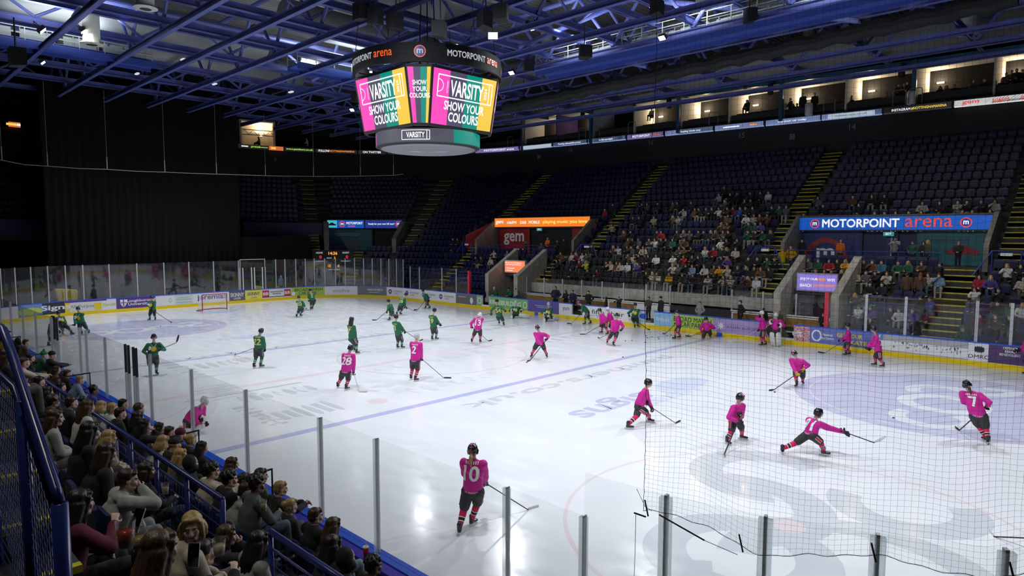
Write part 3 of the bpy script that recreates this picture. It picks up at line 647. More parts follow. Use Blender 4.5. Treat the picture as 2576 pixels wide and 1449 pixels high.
ribbon(2078, 2230, 'rib_blue', BL, .8, [('#', .5, 3.2, .34, emi('rib_pale', (.55,.68,.78), .7)), ('motorpoint.co.uk', .5, 2.2, .2, EK)])
ribbon(1936, 2074, 'rib_blue', BL, .8, [('Buy your car today', .5, 2.2, .2, EW)])
ribbon(1807, 1930, 'rib_blue', BL, .8, [('#', .35, 1.4, .1, EW), ('#', .8, .6, .1, EO)])
ribbon(1680, 1801, 'rib_blue', BL, .8, [('Car buying made easy', .5, 2.4, .2, EW)])
ribbon(1583, 1674, 'rib_violet', (.2,.17,.42), .8, [('MOTORPOINT', .4, 1.9, .22, EW), ('arena', .8, .9, .2, emi('lit_rust', (.7,.15,.1), .7))])
ribbon(1483, 1578, 'rib_blue', BL, .8, [('In the spotlight', .5, 1.6, .2, EW)])
ribbon(1394, 1479, 'rib_blue', BL, .8, [('Putting unbeatable prices', .5, 2.9, .2, EW)])
ribbon(1309, 1390, 'rib_blue', BL, .8, [('#', .5, 3.0, .34, emi('rib_pale', (.55,.68,.78), .7))])
ribbon(1195, 1305, 'rib_violet', (.2,.17,.42), .8, [('MOTORPOINT arena', .55, 4, .22, EW)])
RB = 'rib_dark'; RC_ = (.02,.02,.024)
ribbon(1088, 1190, RB, RC_, .7, [('NOTTINGHAM.COM', .4, 3.6, .24, EW)]); ribbon(970, 1084, RB, RC_, .7, [('MOTORPOINTARENA', .6, 3.0, .22, EW), ('#', .2, 1.0, .08, ER)])
ribbon(895, 966, RB, RC_, .7, [('ON TWITTER', .5, 2.1, .24, EW)]); ribbon(785, 892, RB, RC_, .7, [('FOLLOW', .2, 1.2, .24, EW), ('#NOTTINGHAMARENA', .62, 3.0, .22, EO)])
ribbon(705, 781, RB, RC_, .7, [('www.panthers.co.uk', .5, 2.9, .26, EG)]); ribbon(668, 703, 'rib_orange', (.8,.18,.05), .8, [('#', .3, .5, .2, EY)]); ribbon(590, 665, RB, RC_, .7, [('proud', .55, .9, .28, EG), ('#', .2, .7, .12, EW), ('#', .82, .9, .06, EG)])
ls = scd(4, DR, S_E1); ls2 = scd(75, DR, S_E1)
ribbon(0, 0, 'rib_orange', (.8,.18,.05), .8, [('#', .25, .8, .2, EY), ('#', .7, .5, .2, EW)], .42, (ls, ls2))
Mnum = mat('section_number_grey', (.2,.2,.22), .6)
for u, v, t in [(2157, 322, '14'), (1876, 344, '15'), (1644, 363, '16'), (1438, 381, '16'), (1262, 396, '17'), (1060, 405, '16'), (845, 407, '18'), (677, 405, '19')]:
    s_ = scd(u, 17.6); p = pt(s_, 17.6, 0); dd = (p.xy-CAM.xy).length; z = CAM.z+(588-v)/math.hypot(FPX, u-1288)*dd
    v2, f2 = fit(t, None, .42, .01); o = MB().add([pt(s_-x*arcf(s_, 17.6), 17.62, z+y) for x, y in v2], f2).obj('section_number', Mnum); tag(o, {'14': 'grey block number 14 on the dark wall above the right-hand seats', '15': 'grey block number 15 on the dark wall under the ribbon', '17': 'grey block number 17 on the dark wall behind the hanging screens', '18': 'grey block number 18 above the corner seats', '19': 'grey block number 19 beside the lit box near the black drape'}.get(t, 'grey block number 16 on the dark wall, '+{1644: 'right of the other two', 1438: 'between the other two', 1060: 'leftmost, under the hanging screens'}.get(u, '')), 'number')
for i, (u, v, l) in enumerate([(2005, 347, 'small square no-smoking sign on the dark wall between blocks 14 and 15'), (1357, 398, 'faint square sign on the dark wall right of the hanging screens'), (732, 415, 'faint square sign on the dark wall above the corner seats')]):
    s_ = scd(u, 17.6); p = pt(s_, 17.6, 0); dd = (p.xy-CAM.xy).length; z = CAM.z+(588-v)/math.hypot(FPX, u-1288)*dd
    mb = MB(); v2, f2 = rectp(.4, .42); mb.add([pt(s_-x*arcf(s_, 17.6), 17.6, z+y) for x, y in v2], f2); v2, f2 = disc(.13, 16, .1); mb.add([pt(s_-x*arcf(s_, 17.6), 17.58, z+y) for x, y in v2], f2, 1); tag(mb.obj('wall_sign', [Mnum, M_txtk]), l, 'sign')
# suites behind the balcony on the far side
cream = mat('suite_cream', (.62,.56,.45), .8); brown_ = mat('suite_brown', (.2,.09,.04), .7); violet_ = mat('suite_violet', (.05,.02,.2), .7); darks = mat('suite_dark', (.03,.03,.035), .8); ceil_ = mat('suite_ceiling', (.6,.6,.58), .85)
U_ = [1180, 1317, 1397, 1490, 1593, 1710, 1832, 1968, 2125, 2300, 2497, 2760]
XB = [ony(u, 250, 32.6).x for u in U_]
for i in range(len(XB)-1):
    x0, x1 = XB[i], XB[i+1]; z0 = 14.6+zt(x0); y0 = 33.1; d_ = 3.2
    back = [darks, brown_, violet_, darks, cream, cream, cream, cream, cream, cream, brown_][i]
    zc = 17.45+zt(x0)
    mb = MB(); mb.box((x0, y0+d_, z0), (x1, y0+d_+.1, zc)); struct(mb.obj('wall_suite_back', back))
    mb = MB(); mb.box((x0-.06, y0-.3, z0), (x0+.06, y0+d_, zc)); struct(mb.obj('wall_suite_side', violet_ if i == 2 else ceil_))
    mb = MB(); mb.box((x0, y0-.3, zc), (x1, y0+d_, zc+.1)); struct(mb.obj('ceiling', ceil_))
    mb = MB(); mb.box((x0, y0-.6, z0-.4), (x1, y0+d_, z0+.02)); struct(mb.obj('floor', darks))
    mb = MB(); mb.box((x0+.1, y0-.1, z0), (x1-.1, y0+.15, z0+.75)); mb.box((x0+.1, y0+.9, z0), (x1-.1, y0+1.1, z0+1.0)); struct(mb.obj('wall_suite_front', darks))
    if i in (1, 2, 4, 5, 6, 7, 8, 9, 10):
        lx = x0+(.75 if i > 3 else 1.9); lz = z0+1.95
        o = empty('wall_lamp', (lx, y0+d_-.02, lz)); tag(o, ['', 'warm wall lamp in the brown-walled suite', 'warm wall lamp on the violet suite wall', '', 'warm wall lamp in the first cream suite from the left', 'warm wall lamp in the cream suite under the violet banner', 'warm wall lamp in the suite left of the three dark figures', 'warm wall lamp in the suite with three dark figures', 'warm wall lamp in the suite above block 14', 'warm wall lamp in the wide suite with framed pictures', 'warm wall lamp in the suite at the right edge'][i], 'lamp')
        MB().loft([(-.22, -.12, 0), (.22, -.12, 0)], [(.06, .1), (.06, .1)], 12).obj('lamp_shade', emi('suite_lamp', (1,.72,.35), 5), o)
        MB().box((-.24, -.04, -.05), (.24, 0, .05)).obj('lamp_bracket', darks, o)
        l_ = bpy.data.lights.new('suite_lamp', 'POINT'); l_.energy = 90 if i > 3 else 50; l_.color = (1, .74, .45); l_.shadow_soft_size = .12; lo_ = bpy.data.objects.new('suite_lamp', l_); C.objects.link(lo_); lo_.location = (lx, y0+d_-.5, lz+.1)
    if i in (5, 7, 9):
        for q in (.45, .66):
            xx = x0+(x1-x0)*q; o = MB().box((xx-.2, y0+d_-.05, z0+1.2), (xx+.2, y0+d_, z0+1.75), 0).box((xx-.13, y0+d_-.06, z0+1.27), (xx+.13, y0+d_-.045, z0+1.68), 1).obj('framed_picture', [M_black, cream]); tag(o, 'dark-framed picture, %s of two on the suite wall above %s' % ('left' if q < .5 else 'right', {5: 'the violet-banner ribbon', 7: 'the dark figures', 9: 'the brown ribbon'}[i]), 'picture')
    if i in (4, 6, 8, 9): MB_ = MB().box((x0+1.35, y0+d_-.04, z0), (x0+2.2, y0+d_+.0, z0+1.95)).obj('door_%d' % i, brown_); struct(MB_)
# lit box at the far left corner beside the drape
sa, sb = scd(592, 18.2), scd(681, 18.2); za = 15.35
for sec, nm, m_ in (([(20.2, za-.9), (20.3, za-.9), (20.3, za+2.9), (20.2, za+2.9)], 'wall_corner_box', cream), ([(17.9, za+2.75), (20.3, za+2.75), (20.3, za+2.9), (17.9, za+2.9)], 'ceiling', ceil_), ([(17.9, za-.95), (20.3, za-.95), (20.3, za-.85), (17.9, za-.85)], 'floor', darks), ([(17.9, za-.9), (18.0, za-.9), (18.0, za+.1), (17.9, za+.1)], 'wall_corner_box_front', darks)):
    mb = MB(); strip(mb, min(sa, sb), max(sa, sb), sec); struct(mb.obj(nm, m_))
for s_ in (sa, sb): mb = MB(); strip(mb, s_-.03, s_+.03, [(17.9, za-.9), (20.3, za-.9), (20.3, za+2.9), (17.9, za+2.9)]); struct(mb.obj('wall_corner_box_side', cream))
q = pt(sb+(sa-sb)*.28, 19.6, za+1.75); o = empty('wall_lamp', pt(sb+(sa-sb)*.28, 20.15, za+1.55)); tag(o, 'warm wall lamp in the lit box beside the black drape', 'lamp'); MB().ell((0,0,0), (.12,.12,.1)).obj('lamp_shade', emi('suite_lamp', (1,.72,.35), 5), o); MB().box((-.05,-.05,-.2), (.05,.05,0)).obj('lamp_bracket', darks, o)
area(q.x, q.y, q.z, .4, .4, 90, (1,.75,.45), 180, (PI, 0, 0), 'suite_lamp')
tr_ = empty('lattice_truss', pt((sa+sb)/2, 18.1, za+1.2)); tag(tr_, 'dark lattice truss across the lit box beside the black drape', 'truss'); tr_.location = (0,0,0)
mb = MB(); A_, B_ = pt(sa, 18.1, za+1.3), pt(sb, 18.1, za+1.3); mb.tube([A_, B_], .04, 6).tube([A_+V((0,0,.55)), B_+V((0,0,.55))], .04, 6); mb.obj('chord', M_dark, tr_); mb = MB()
for i in range(8): mb.tube([A_.lerp(B_, i/8)+V((0,0,.55*(i % 2))), A_.lerp(B_, (i+1)/8)+V((0,0,.55*((i+1) % 2)))], .025, 5)
mb.obj('lacing', M_dark, tr_)
# teal beam and posts in front of the suites
bm_ = empty('suite_front_frame'); tag(bm_, 'teal steel beam with posts across the front of the lit suites', 'steel frame')
MB().beam((XB[0], 32.5, 17.45+zt(XB[0])), (XB[-1], 32.5, 17.45+zt(XB[-1])), .25, .3).obj('beam', M_steel2, bm_)
MB().beam((XB[0], 31.6, 18.1+zt(XB[0])), (XB[-1], 31.6, 18.1+zt(XB[-1])), .2, .22).obj('beam', M_steel, bm_)
for i in (1, 3, 5, 7, 9): MB().box((XB[i]-.14, 32.3, 14.6), (XB[i]+.14, 32.55, 17.6+zt(XB[i]))).obj('post', M_steel2, bm_)
for i in (3, 5, 7, 9):
    o = empty('hanging_speaker', (XB[i]-.7, 32.0, 17.2+zt(XB[i]))); tag(o, 'black loudspeaker hung from the teal beam beside the %s suite post from the left' % {3: 'first', 5: 'second', 7: 'third', 9: 'fourth'}[i], 'speaker')
    MB().loft([(0,0,-.75),(0,0,-.7),(0,0,0),(0,0,.06)], [.12,.22,.22,.16], 14).obj('cabinet', M_black, o, True); MB().tube([(0,0,.05),(0,0,.35)], .03).obj('bracket', M_black, o)
# balcony guard rails (bright hoops) above the ribbon
for u in (1284, 1500, 1465, 1590, 1795, 2085, 2260, 2300):
    q = ony(u, 300, 31.9); z = 14.6+zt(q.x); o = MB().tube([(q.x-.4, 31.9, z), (q.x-.4, 31.9, z+.9), (q.x-.3, 31.9, z+1.0), (q.x+.3, 31.9, z+1.0), (q.x+.4, 31.9, z+.9), (q.x+.4, 31.9, z)], .03, 6).obj('guard_rail', mat('rail_grey', (.2,.21,.23), .4)); tag(o, 'grey hooped guard rail, one of several alike on the balcony above the ribbon', 'railing', 'balcony hoops')
for u, l in ((1688+0, ''), (2030, 'w'), (2293, 'e')):
    pass
for x_, lab in ((ony(2030, 300, 32).x, 'white cylindrical bin on the balcony beside the suites above block 15'), (ony(2287, 300, 32).x, 'white cylindrical bin on the balcony above block 14')):
    z = 14.6+zt(x_); tag(MB().loft([(x_, 32.3, z), (x_, 32.3, z+.05), (x_, 32.3, z+.85), (x_, 32.3, z+.9)], [.22, .27, .27, .22], 18).obj('bin', mat('bin_white', (.7,.72,.7), .5), None, True), lab, 'bin')
# drape hiding the far end, and a black block for the void beside it
dr = MB(); ny = 130; vs = []
for i in range(ny+1):
    y = -8.6+14.7*i/ny; x = -35+.05*math.sin(i*1.3)+.02*math.sin(i*3.1)
    vs += [(x, y, 0), (x, y, 17.5)]
dr.add(vs, [(2*i, 2*i+2, 2*i+3, 2*i+1) for i in range(ny)]); o = dr.obj('drape', mat('drape_black', (.006,.006,.0065), .95), None, True); tag(o, 'huge black drape hanging across the far end behind the goal', 'curtain')
mo = o.modifiers.new('thick', 'SOLIDIFY'); mo.thickness = .04
o = MB().box((-37, 6.2, 0), (-35.2, 13.2, 5.5)).obj('drape', MT['drape_black']); tag(o, 'black block standing in for the dark void left of the corner steps', 'curtain')  # solid block coloured black to stand for the unlit void, not cloth
o = MB(); strip(o, saz(151)+.1, S_E0, [(8.7, 5.7), (8.9, 5.7), (8.9, 6.9), (8.7, 6.9)]); struct(o.obj('wall_end_fascia', M_seat))
o = MB(); strip(o, S_E1, S_N0-3, [(8.7, 5.7), (8.9, 5.7), (8.9, 6.9), (8.7, 6.9)]); struct(o.obj('wall_end_fascia', M_seat))
# ------------------------------------------------------------------ illuminated signs on the portals
def board(lab, s0, s1, d, z0, z1, bgm, items, name='illuminated_sign', frame=M_dark, sl=.0):
    lo, hi = min(s0, s1), max(s0, s1); mb = MB(); strip(mb, lo-.06, hi+.06, [(d+.01, z0-.07), (d+.2, z0-.07), (d+.2, z1+.07), (d+.01, z1+.07)], .12)
    o = empty(name); tag(o, lab, 'sign'); mb.obj('casing', frame, o)
    mb = MB(); strip(mb, lo, hi, [(d, z0), (d+.01, z0), (d+.01, z1), (d, z1)], .12); f = mb.obj('face', bgm, o)
    for i, it in enumerate(items):
        t, cx, cz, w_, h_, m_ = it[:6]; b_ = it[6] if len(it) > 6 else .02; sc_ = hi-(hi-lo)*cx; zc = z0+(z1-z0)*cz
        if callable(t): v2, f2 = t()
        elif t == '#': v2, f2 = rectp(w_, h_, 0, 0, 6)
        elif t == '@': v2, f2 = disc(h_/2, 32)
        elif t == '@o': v2, f2 = disc(h_/2, 32, h_*.39)
        else: v2, f2 = fit(t, w_, h_, b_)
        af = arcf(sc_, d); MB().add([pt(sc_-x*af, d-.012-.004*i, zc+y) for x, y in v2], f2).obj('lettering', m_, f)
    return o
Eblue = emi('sign_blue', (.0,.075,.42), 1.0); Enavy = emi('sign_navy', (.01,.03,.25), 1)
board('long blue illuminated arena name sign over the right-hand portal', sfar(7.95), sfar(18.3), 8.62, 6.1, 6.88, Eblue,
  [('@o', .098, .5, 0, .56, ER), ('@', .098, .5, 0, .42, Enavy), ('m', .098, .5, .26, .2, EW, .036), ('MOTORPOINT', .352, .52, 4.35, .52, EW, .05), ('arena', .705, .52, 2.35, .5, ER, .0), ('@o', .88, .5, 0, .56, ER), ('@', .88, .5, 0, .42, Enavy), ('m', .88, .5, .26, .2, EW, .036)])
board('orange illuminated radio station sign over the red portal', sfar(-20.2), sfar(-9.0), 8.62, 6.45, 7.25, emi('sign_orange', (.95,.22,.015), 1.0),
  [('gem', .06, .5, 1.0, .34, EW, .036), ('106FM', .2, .5, 1.2, .26, EW, .036), ('DAB', .33, .5, .75, .26, EW, .036), ('MOBILE', .45, .5, 1.3, .26, EW, .036), ('playing music you love', .76, .48, 4.9, .36, emi('lit_yellow2', (1,.8,.2), 1), .02)])
board('blue illuminated car dealer sign with turquoise panel over the corner portal', saz(136.5), saz(150), 8.62, 6.4, 7.2, Eblue,
  [('#', .13, .5, .95, .74, emi('sign_cyan', (.05,.5,.55), .9)), (lambda: ([(-.36,-.1),(.38,-.1),(.36,.02),(.2,.06),(.05,.18),(-.12,.18),(-.26,.06),(-.36,.03)], [tuple(range(8))]), .13, .45, 0, 0, M_dark), ('@', .4, .5, 0, .62, ER), ('@', .4, .5, 0, .48, Enavy), ('m', .4, .5, .3, .22, EW, .036), ('MOTORPOINT', .74, .62, 1.65, .26, EW, .04), ('arena', .66, .22, .7, .16, ER)])
board('blue illuminated UK tour sign over the corner portal', saz(121.8), saz(136), 8.62, 6.4, 7.2, Enavy,
  [('Ready for your own UK tour?', .44, .5, 2.75, .24, EW, .036), ('@', .9, .5, 0, .58, ER), ('@', .9, .5, 0, .44, Enavy), ('m', .9, .5, .28, .2, EW, .036)])
# printed panels below the signs
board('teal printed panel with a red car at the right of the right-hand portal', sfar(14.6), sfar(18.25), 9.1, 4.1, 6.05, Mteal, [('motorpoint.co.uk', .45, .72, 1.9, .2, Mnavy, .01), (lambda: ([(-.75,-.22),(.8,-.22),(.78,.02),(.5,.08),(.25,.3),(-.3,.32),(-.55,.08),(-.78,0)], [tuple(range(8))]), .62, .42, 0, 0, mat('car_red', (.28,.01,.02), .4))], 'printed_panel')
board('navy printed panel with a red arch and white letter m', sfar(8.0), sfar(11.6), 9.1, 4.1, 6.05, mat('panel_navy2', (.02,.035,.16), .5), [(lambda: disc(1.5, 30, 1.2, .9, 0, PI), .42, .0, 0, 0, mat('arch_red', (.35,.03,.02), .5)), ('m', .42, .28, 1.1, .6, M_txtw, .02)], 'printed_panel')
board('narrow blue pillar panel with a sideways white web address', sfar(13.0), sfar(13.55), 9.1, 4.1, 6.05, mat('panel_navy2', (.02,.035,.16), .5), [(lambda: (lambda t: ([(-y, x) for x, y in t[0]], t[1]))(fit('motorpoint.co.uk', 1.7, .17, .01)), .5, .5, 0, 0, M_txtw)], 'printed_panel')
board('red printed panel with big white gem lettering under the orange sign', sfar(-16.2), sfar(-20.1), 9.1, 4.1, 6.35, Mgem, [('gem', .5, .55, 2.6, 1.1, M_txtw, .03), ('playing music you love', .6, .14, 1.6, .14, EY)], 'printed_panel')
board('red printed panel with cropped white letters right of the orange steward', sfar(-9.1), sfar(-11.2), 9.1, 4.1, 6.35, Mgem, [('ge', .55, .5, 1.5, 1.0, M_txtw, .03)], 'printed_panel')
board('teal printed panel with a grey car in the corner portal', saz(134), saz(150), 9.0, 4.1, 6.3, Mteal, [('It\'s a bargain', .48, .9, 1.3, .16, Mnavy), ('Northampton\'s favourite car\nsupermarket is near you', .45, .74, 2.6, .3, M_txtw, 0), (lambda: ([(-.9,-.45),(.9,-.45),(.95,0),(.75,.15),(.5,.42),(-.45,.42),(-.75,.15),(-.95,0)], [tuple(range(8))]), .55, .25, 0, 0, mat('car_grey', (.12,.13,.14), .4)), ('#', .55, .15, 1.7, .12, M_black)], 'printed_panel')
# red wing wall of the middle portal
o = MB(); a_ = sfar(-20.35); vs = []
for e in (0, .06):
    for s_, d_, z_ in ((a_, 9.0, 7.1), (a_+1.6, 6.6, 5.7), (a_+1.6, 6.5, 3.9), (a_, 8.9, 3.9)): vs.append(pt(s_, d_-e, z_))
o.add(vs, [(0,1,2,3), (7,6,5,4), (0,4,5,1), (1,5,6,2), (2,6,7,3)]); o = o.obj('wall_portal_wing', Mgem); struct(o)
v2, f2 = fit('106FM', 1.2, .4, .02); 
MB().add([tuple(pt(a_+.8-x*.8, 7.8+.75*-x*-1*.0+(-x)*-1.15*.8*-1-.15, 5.1+y)) for x, y in v2], f2).obj('lettering', M_txtw, o)
# tunnels under the lower stand with screens over them
def tunnel(x0, x1, lab, sx0, sx1, z0, z1, bgm, items):
    for x in (x0, x1): struct(MB().add([(x-.2, 16.6, 0), (x+.2, 16.6, 0), (x+.2, 20, 0), (x-.2, 20, 0), (x-.2, 16.6, 2.6), (x+.2, 16.6, 2.6), (x+.2, 20, 4.6), (x-.2, 20, 4.6)], [(3,2,1,0),(4,5,6,7),(0,1,5,4),(1,2,6,5),(2,3,7,6),(3,0,4,7)]).obj('wall_tunnel', M_concl))
    struct(MB().box((x0, 19.5, 0), (x1, 19.6, 3.4)).obj('wall_tunnel_back', M_black))
    struct(MB().box((x0+.2, 18.4, 2.45), (x1-.2, 19.5, 2.7)).obj('wall_tunnel_lintel', M_dark))
    board(lab, sfar(sx0), sfar(sx1), 3.05, z0, z1, bgm, items, 'display_screen', mat('screen_frame', (.3,.3,.33), .4))
tunnel(-13.7, -10.5, 'orange screen over the tunnel left of the team bench', -13.3, -11.1, 2.75, 3.65, emi('scr_orange', (1,.25,.1), 1), [("Be part of Nottingham's\nice-skating community", .45, .75, 1.8, .28, EW, .02), ('#', .3, .35, .9, .05, EW), ('#', .25, .15, .7, .05, EW)])
tunnel(9.7, 12.75, 'purple screen about free wifi over the tunnel at the right bench', 10.15, 12.25, 2.7, 3.6, emi('scr_purple', (.28,.2,.7), .9), [('ENJOY OUR', .3, .68, .95, .17, EW, .036), ('FREE', .63, .68, .42, .16, EO, .03), ('WIFI', .86, .68, .4, .17, EW, .036), ('SEARCH', .22, .3, .65, .17, EW, .036), ('#ARENAWIFI', .68, .3, 1.1, .17, EO, .03)])
ls = scd(2, 6, S_E1, S_N0+20); o = MB(); q = pt(0, 0, 0)
pA = ony(-60, 690, -19.0); 
s_l = snear(-19); board('pale blue screen at the left edge above the near stand', s_l-.1, s_l+2.0, 3.2, 2.6, 3.6, emi('scr_pale', (.15,.3,.75), .9), [('#', .6, .6, .9, .06, EW), ('#', .6, .35, .7, .06, EW)], 'display_screen')
# exit boxes
for x, y, z, lab, grp in ((13.2, 23.95, 5.85, 'small lit exit sign under the middle of the blue illuminated sign', 0), (12.45, 18.3, 2.55, 'small green exit sign over the right tunnel door', 0), (-12.0, 18.3, 2.5, 'small lit block sign 71 under the orange screen', 0), (-14.6, 23.9, 6.2, 'small lit block sign under the orange illuminated sign', 0)):
    o = MB().box((x-.28, y-.08, z-.12), (x+.28, y, z+.12)).obj('exit_sign', emi('exit_teal', (.05,.3,.28), .8)); tag(o, lab, 'sign'); v2, f2 = fit('71' if 'block' in lab else 'EXIT', .3, .13, .02)
    MB().add([(x+a, y-.09, z+b) for a, b in v2], f2).obj('lettering', EW, o)
# front wall and black railing above the benches
struct(MB().box((-10.3, 18.15, 1.35), (9.5, 18.45, 2.06)).obj('wall_bench', M_concl)); struct(MB().box((-10.3, 18.5, 0), (9.5, 18.6, 1.5)).obj('wall_bench_back', M_dark))
struct(MB().box((-10.4, 15.3, 0), (9.7, 18.6, .3)).obj('floor', M_concd))
rl = empty('bench_railing'); tag(rl, 'long black mesh-fronted railing above the team benches', 'railing')
for z in (3.05, 2.7): MB().beam((-9.1, 18.35, z), (7.2, 18.35, z), .05, .05).obj('rail', M_black, rl)
for i in range(12): x = -9.1+16.3*i/11; MB().box((x-.03, 18.3, 1.6), (x+.03, 18.38, 3.05)).obj('post', M_black, rl)
def barrier(pts_, lab, m_=M_rail, h=1.0, r=.025, nb=3, name='guard_rail', every=1.2):
    o = empty(name); tag(o, lab, 'railing')
    for j in range(nb+1):
        MB().tube([V(p)+V((0, 0, h*(1-j/(nb+.6)))) for p in pts_], r if j == 0 else r*.6, 6).obj('rail', m_, o)
    for i in range(len(pts_)-1):
        a = V(pts_[i]); b = V(pts_[i+1]); n = max(1, int((b-a).length/every))
        for j in range(n+1):
            p = a.lerp(b, j/n); MB().tube([p, p+V((0, 0, h))], r, 6).obj('post', m_, o)
    return o
Mrb = mat('rail_blue_mid', (.03,.05,.3), .4)
barrier([(13.0, 17.95, 1.6), (16.5, 17.95, 1.6)], 'blue guard rail left of the wide steps behind the right-hand glass', Mrb, .95)
barrier([(18.3, 17.95, 1.6), (21.5, 17.95, 1.6)], 'blue guard rail right of the wide steps behind the right-hand glass', Mrb, .95)
barrier([(8.3, 21.5, 3.9), (16.4, 21.5, 3.9)], 'blue guard rail along the walkway of the right-hand portal', Mrb, .95, every=2.0)
barrier([(-20, 21.5, 3.9), (-10.8, 21.5, 3.9)], 'blue guard rail along the walkway of the red portal', Mrb, .95, every=1.6)
barrier([(-19.8, 17.95, 1.6), (-14.2, 17.95, 1.6)], 'blue guard rail on the seats left of the orange screen', Mrb, .95)
barrier([(-27.5, 18.2, 1.6), (-22.2, 18.6, 1.6)], 'blue guard rail on the seats behind the corner glass', Mrb, .95)
for x, l in ((6.9, 'left of the blue illuminated sign'), (19.3, 'right of the blue illuminated sign'), (-21.3, 'left of the red portal'), (-7.3, 'right of the orange illuminated sign')):
    y = 22.3; o = MB().tube([(x-1.4, y-1.4, 3.6), (x-.6, y-1.0, 5.0), (x+.6, y-1.0, 5.0), (x+1.4, y-1.4, 3.6)], .04, 8).tube([(x-.6, y-1, 3.9), (x-.6, y-1, 5)], .035, 8).tube([(x+.6, y-1, 3.9), (x+.6, y-1, 5)], .035, 8).box((x-.25, y-1.05, 4.75), (x+.25, y-1.0, 4.9), 1).obj('stair_hoop', [Mrb, M_txtw]); tag(o, 'blue tubular hoop at the foot of the steps '+l, 'railing')
# ------------------------------------------------------------------ roof
deck = MB(); 
for i in range(0, 172):
    x = -44+i*.42; deck.add([(x, -36, 21.2), (x+.2, -36, 21.2), (x+.26, -36, 21.35), (x+.42, -36, 21.35), (x, 40, 21.2), (x+.2, 40, 21.2), (x+.26, 40, 21.35), (x+.42, 40, 21.35)], [(0,1,5,4), (1,2,6,5), (2,3,7,6)])
o = deck.obj('ceiling', mat('deck_grey', (.22,.22,.21), .6, .1)); struct(o)
for nm, box_ in (('wall_near', ((-45, -36, 0), (50, -35.7, 22))), ('wall_right', ((36, -36, 0), (36.3, 40, 22))), ('wall_left', ((-52, -36, 0), (-51.7, 40, 22))), ('wall_far', ((-52, 38, 0), (50, 38.3, 22)))):
    struct(MB().box(*box_).obj(nm, MT['outer_black']))
XL = [-17.6, -14.5, -11.1, -7.35, -4.3, -1.2, 1.9, 5.0, 8.2, 11.5, 14.6, 17.8, 21, 24.2, 27.5]
def nodes_tube(mb, a, b, r=.09, n=7): mb.tube([a, b], r, n)
names_ = 'first second third fourth fifth sixth seventh eighth ninth tenth eleventh twelfth thirteenth fourteenth fifteenth sixteenth seventeenth eighteenth nineteenth twentieth'.split()
for i, y in enumerate(XL):
    t = empty('roof_truss', (0, y, 16)); tag(t, 'blue steel roof truss running the length of the hall, %s from the near side' % names_[i], 'roof truss', 'long roof trusses')
    zl = 16.15; big = i % 2 == 1
    mb = MB(); y_ = 0
    mb.box((-39, -.12, .0), (26, .12, .03)); mb.box((-39, -.02, .03), (26, .02, .28)); mb.box((-39, -.11, .28), (26, .11, .31)); mb.obj('lower_chord', M_steel, t)
    if big:
        MB().tube([(-39, 0, 3.6), (26, 0, 3.6)], .14, 10).obj('upper_chord', M_steel, t)
        for k in range(13):
            x = -38+k*5; nd = MB(); nodes_tube(nd, (x, 0, .4), (x+2.5, 0, 3.6), .1); nodes_tube(nd, (x+2.5, 0, 3.6), (x+5, 0, .4), .1); nd.obj('web_member', M_steel, t)
YB = [-39+2.42*k for k in range(27)]
for i, x in enumerate(YB):
    t = empty('roof_beam', (x, 0, 16.4)); tag(t, 'blue steel roof beam spanning across the hall, one of the closely spaced alike beams', 'roof beam', 'cross beams under the roof')
    z = .12 if i % 2 else .55; ye = 28 if i % 2 else 12.4
    MB().box((-.12, -18, z), (.12, ye, z+.03)).box((-.02, -18, z), (.02, ye, z+.3)).box((-.12, -18, z+.3), (.12, ye, z+.33)).obj('web', M_steel, t)
    if i % 4 == 1:
        MB().tube([(0, -18, 2.1), (0, 28, 2.1)], .16, 10).obj('tube_chord', M_steel, t)
        for k in range(9): y = -17+k*5; MB().tube([(0, y, .5), (0, y+2.5, 2.1)], .08, 6).tube([(0, y+2.5, 2.1), (0, y+5, .5)], .08, 6).obj('web_member', M_steel, t)
# diagonal bracing tubes seen high up
for i, (a, b) in enumerate([((-14, -11, 16.4), (-20, -8, 20.5)), ((-14, -11, 16.4), (-9, -9, 20.5)), ((-28, -4, 16.4), (-22, 2, 20.5)), ((-18, 4, 16.4), (-12, 9, 20.5)), ((-2, 8, 16.4), (4, 14, 20)), ((6, 14, 16.3), (13, 20, 20)), ((0, 20, 16.3), (-6, 27, 19.5)), ((10, 17, 16.3), (3, 27, 18.5)), ((2, 11, 19), (14, 14.5, 15.9)), ((-8, 12, 19), (2, 15, 15.9)), ((14, 22, 18.5), (20, 29, 17.5)), ((-16, 24, 18), (-20, 30, 17.5))]):
    o = MB().tube([a, b], .15, 10).obj('brace_tube', M_steel); tag(o, 'blue diagonal bracing tube between roof steel and deck, one of several alike', 'steel brace', 'diagonal roof braces')
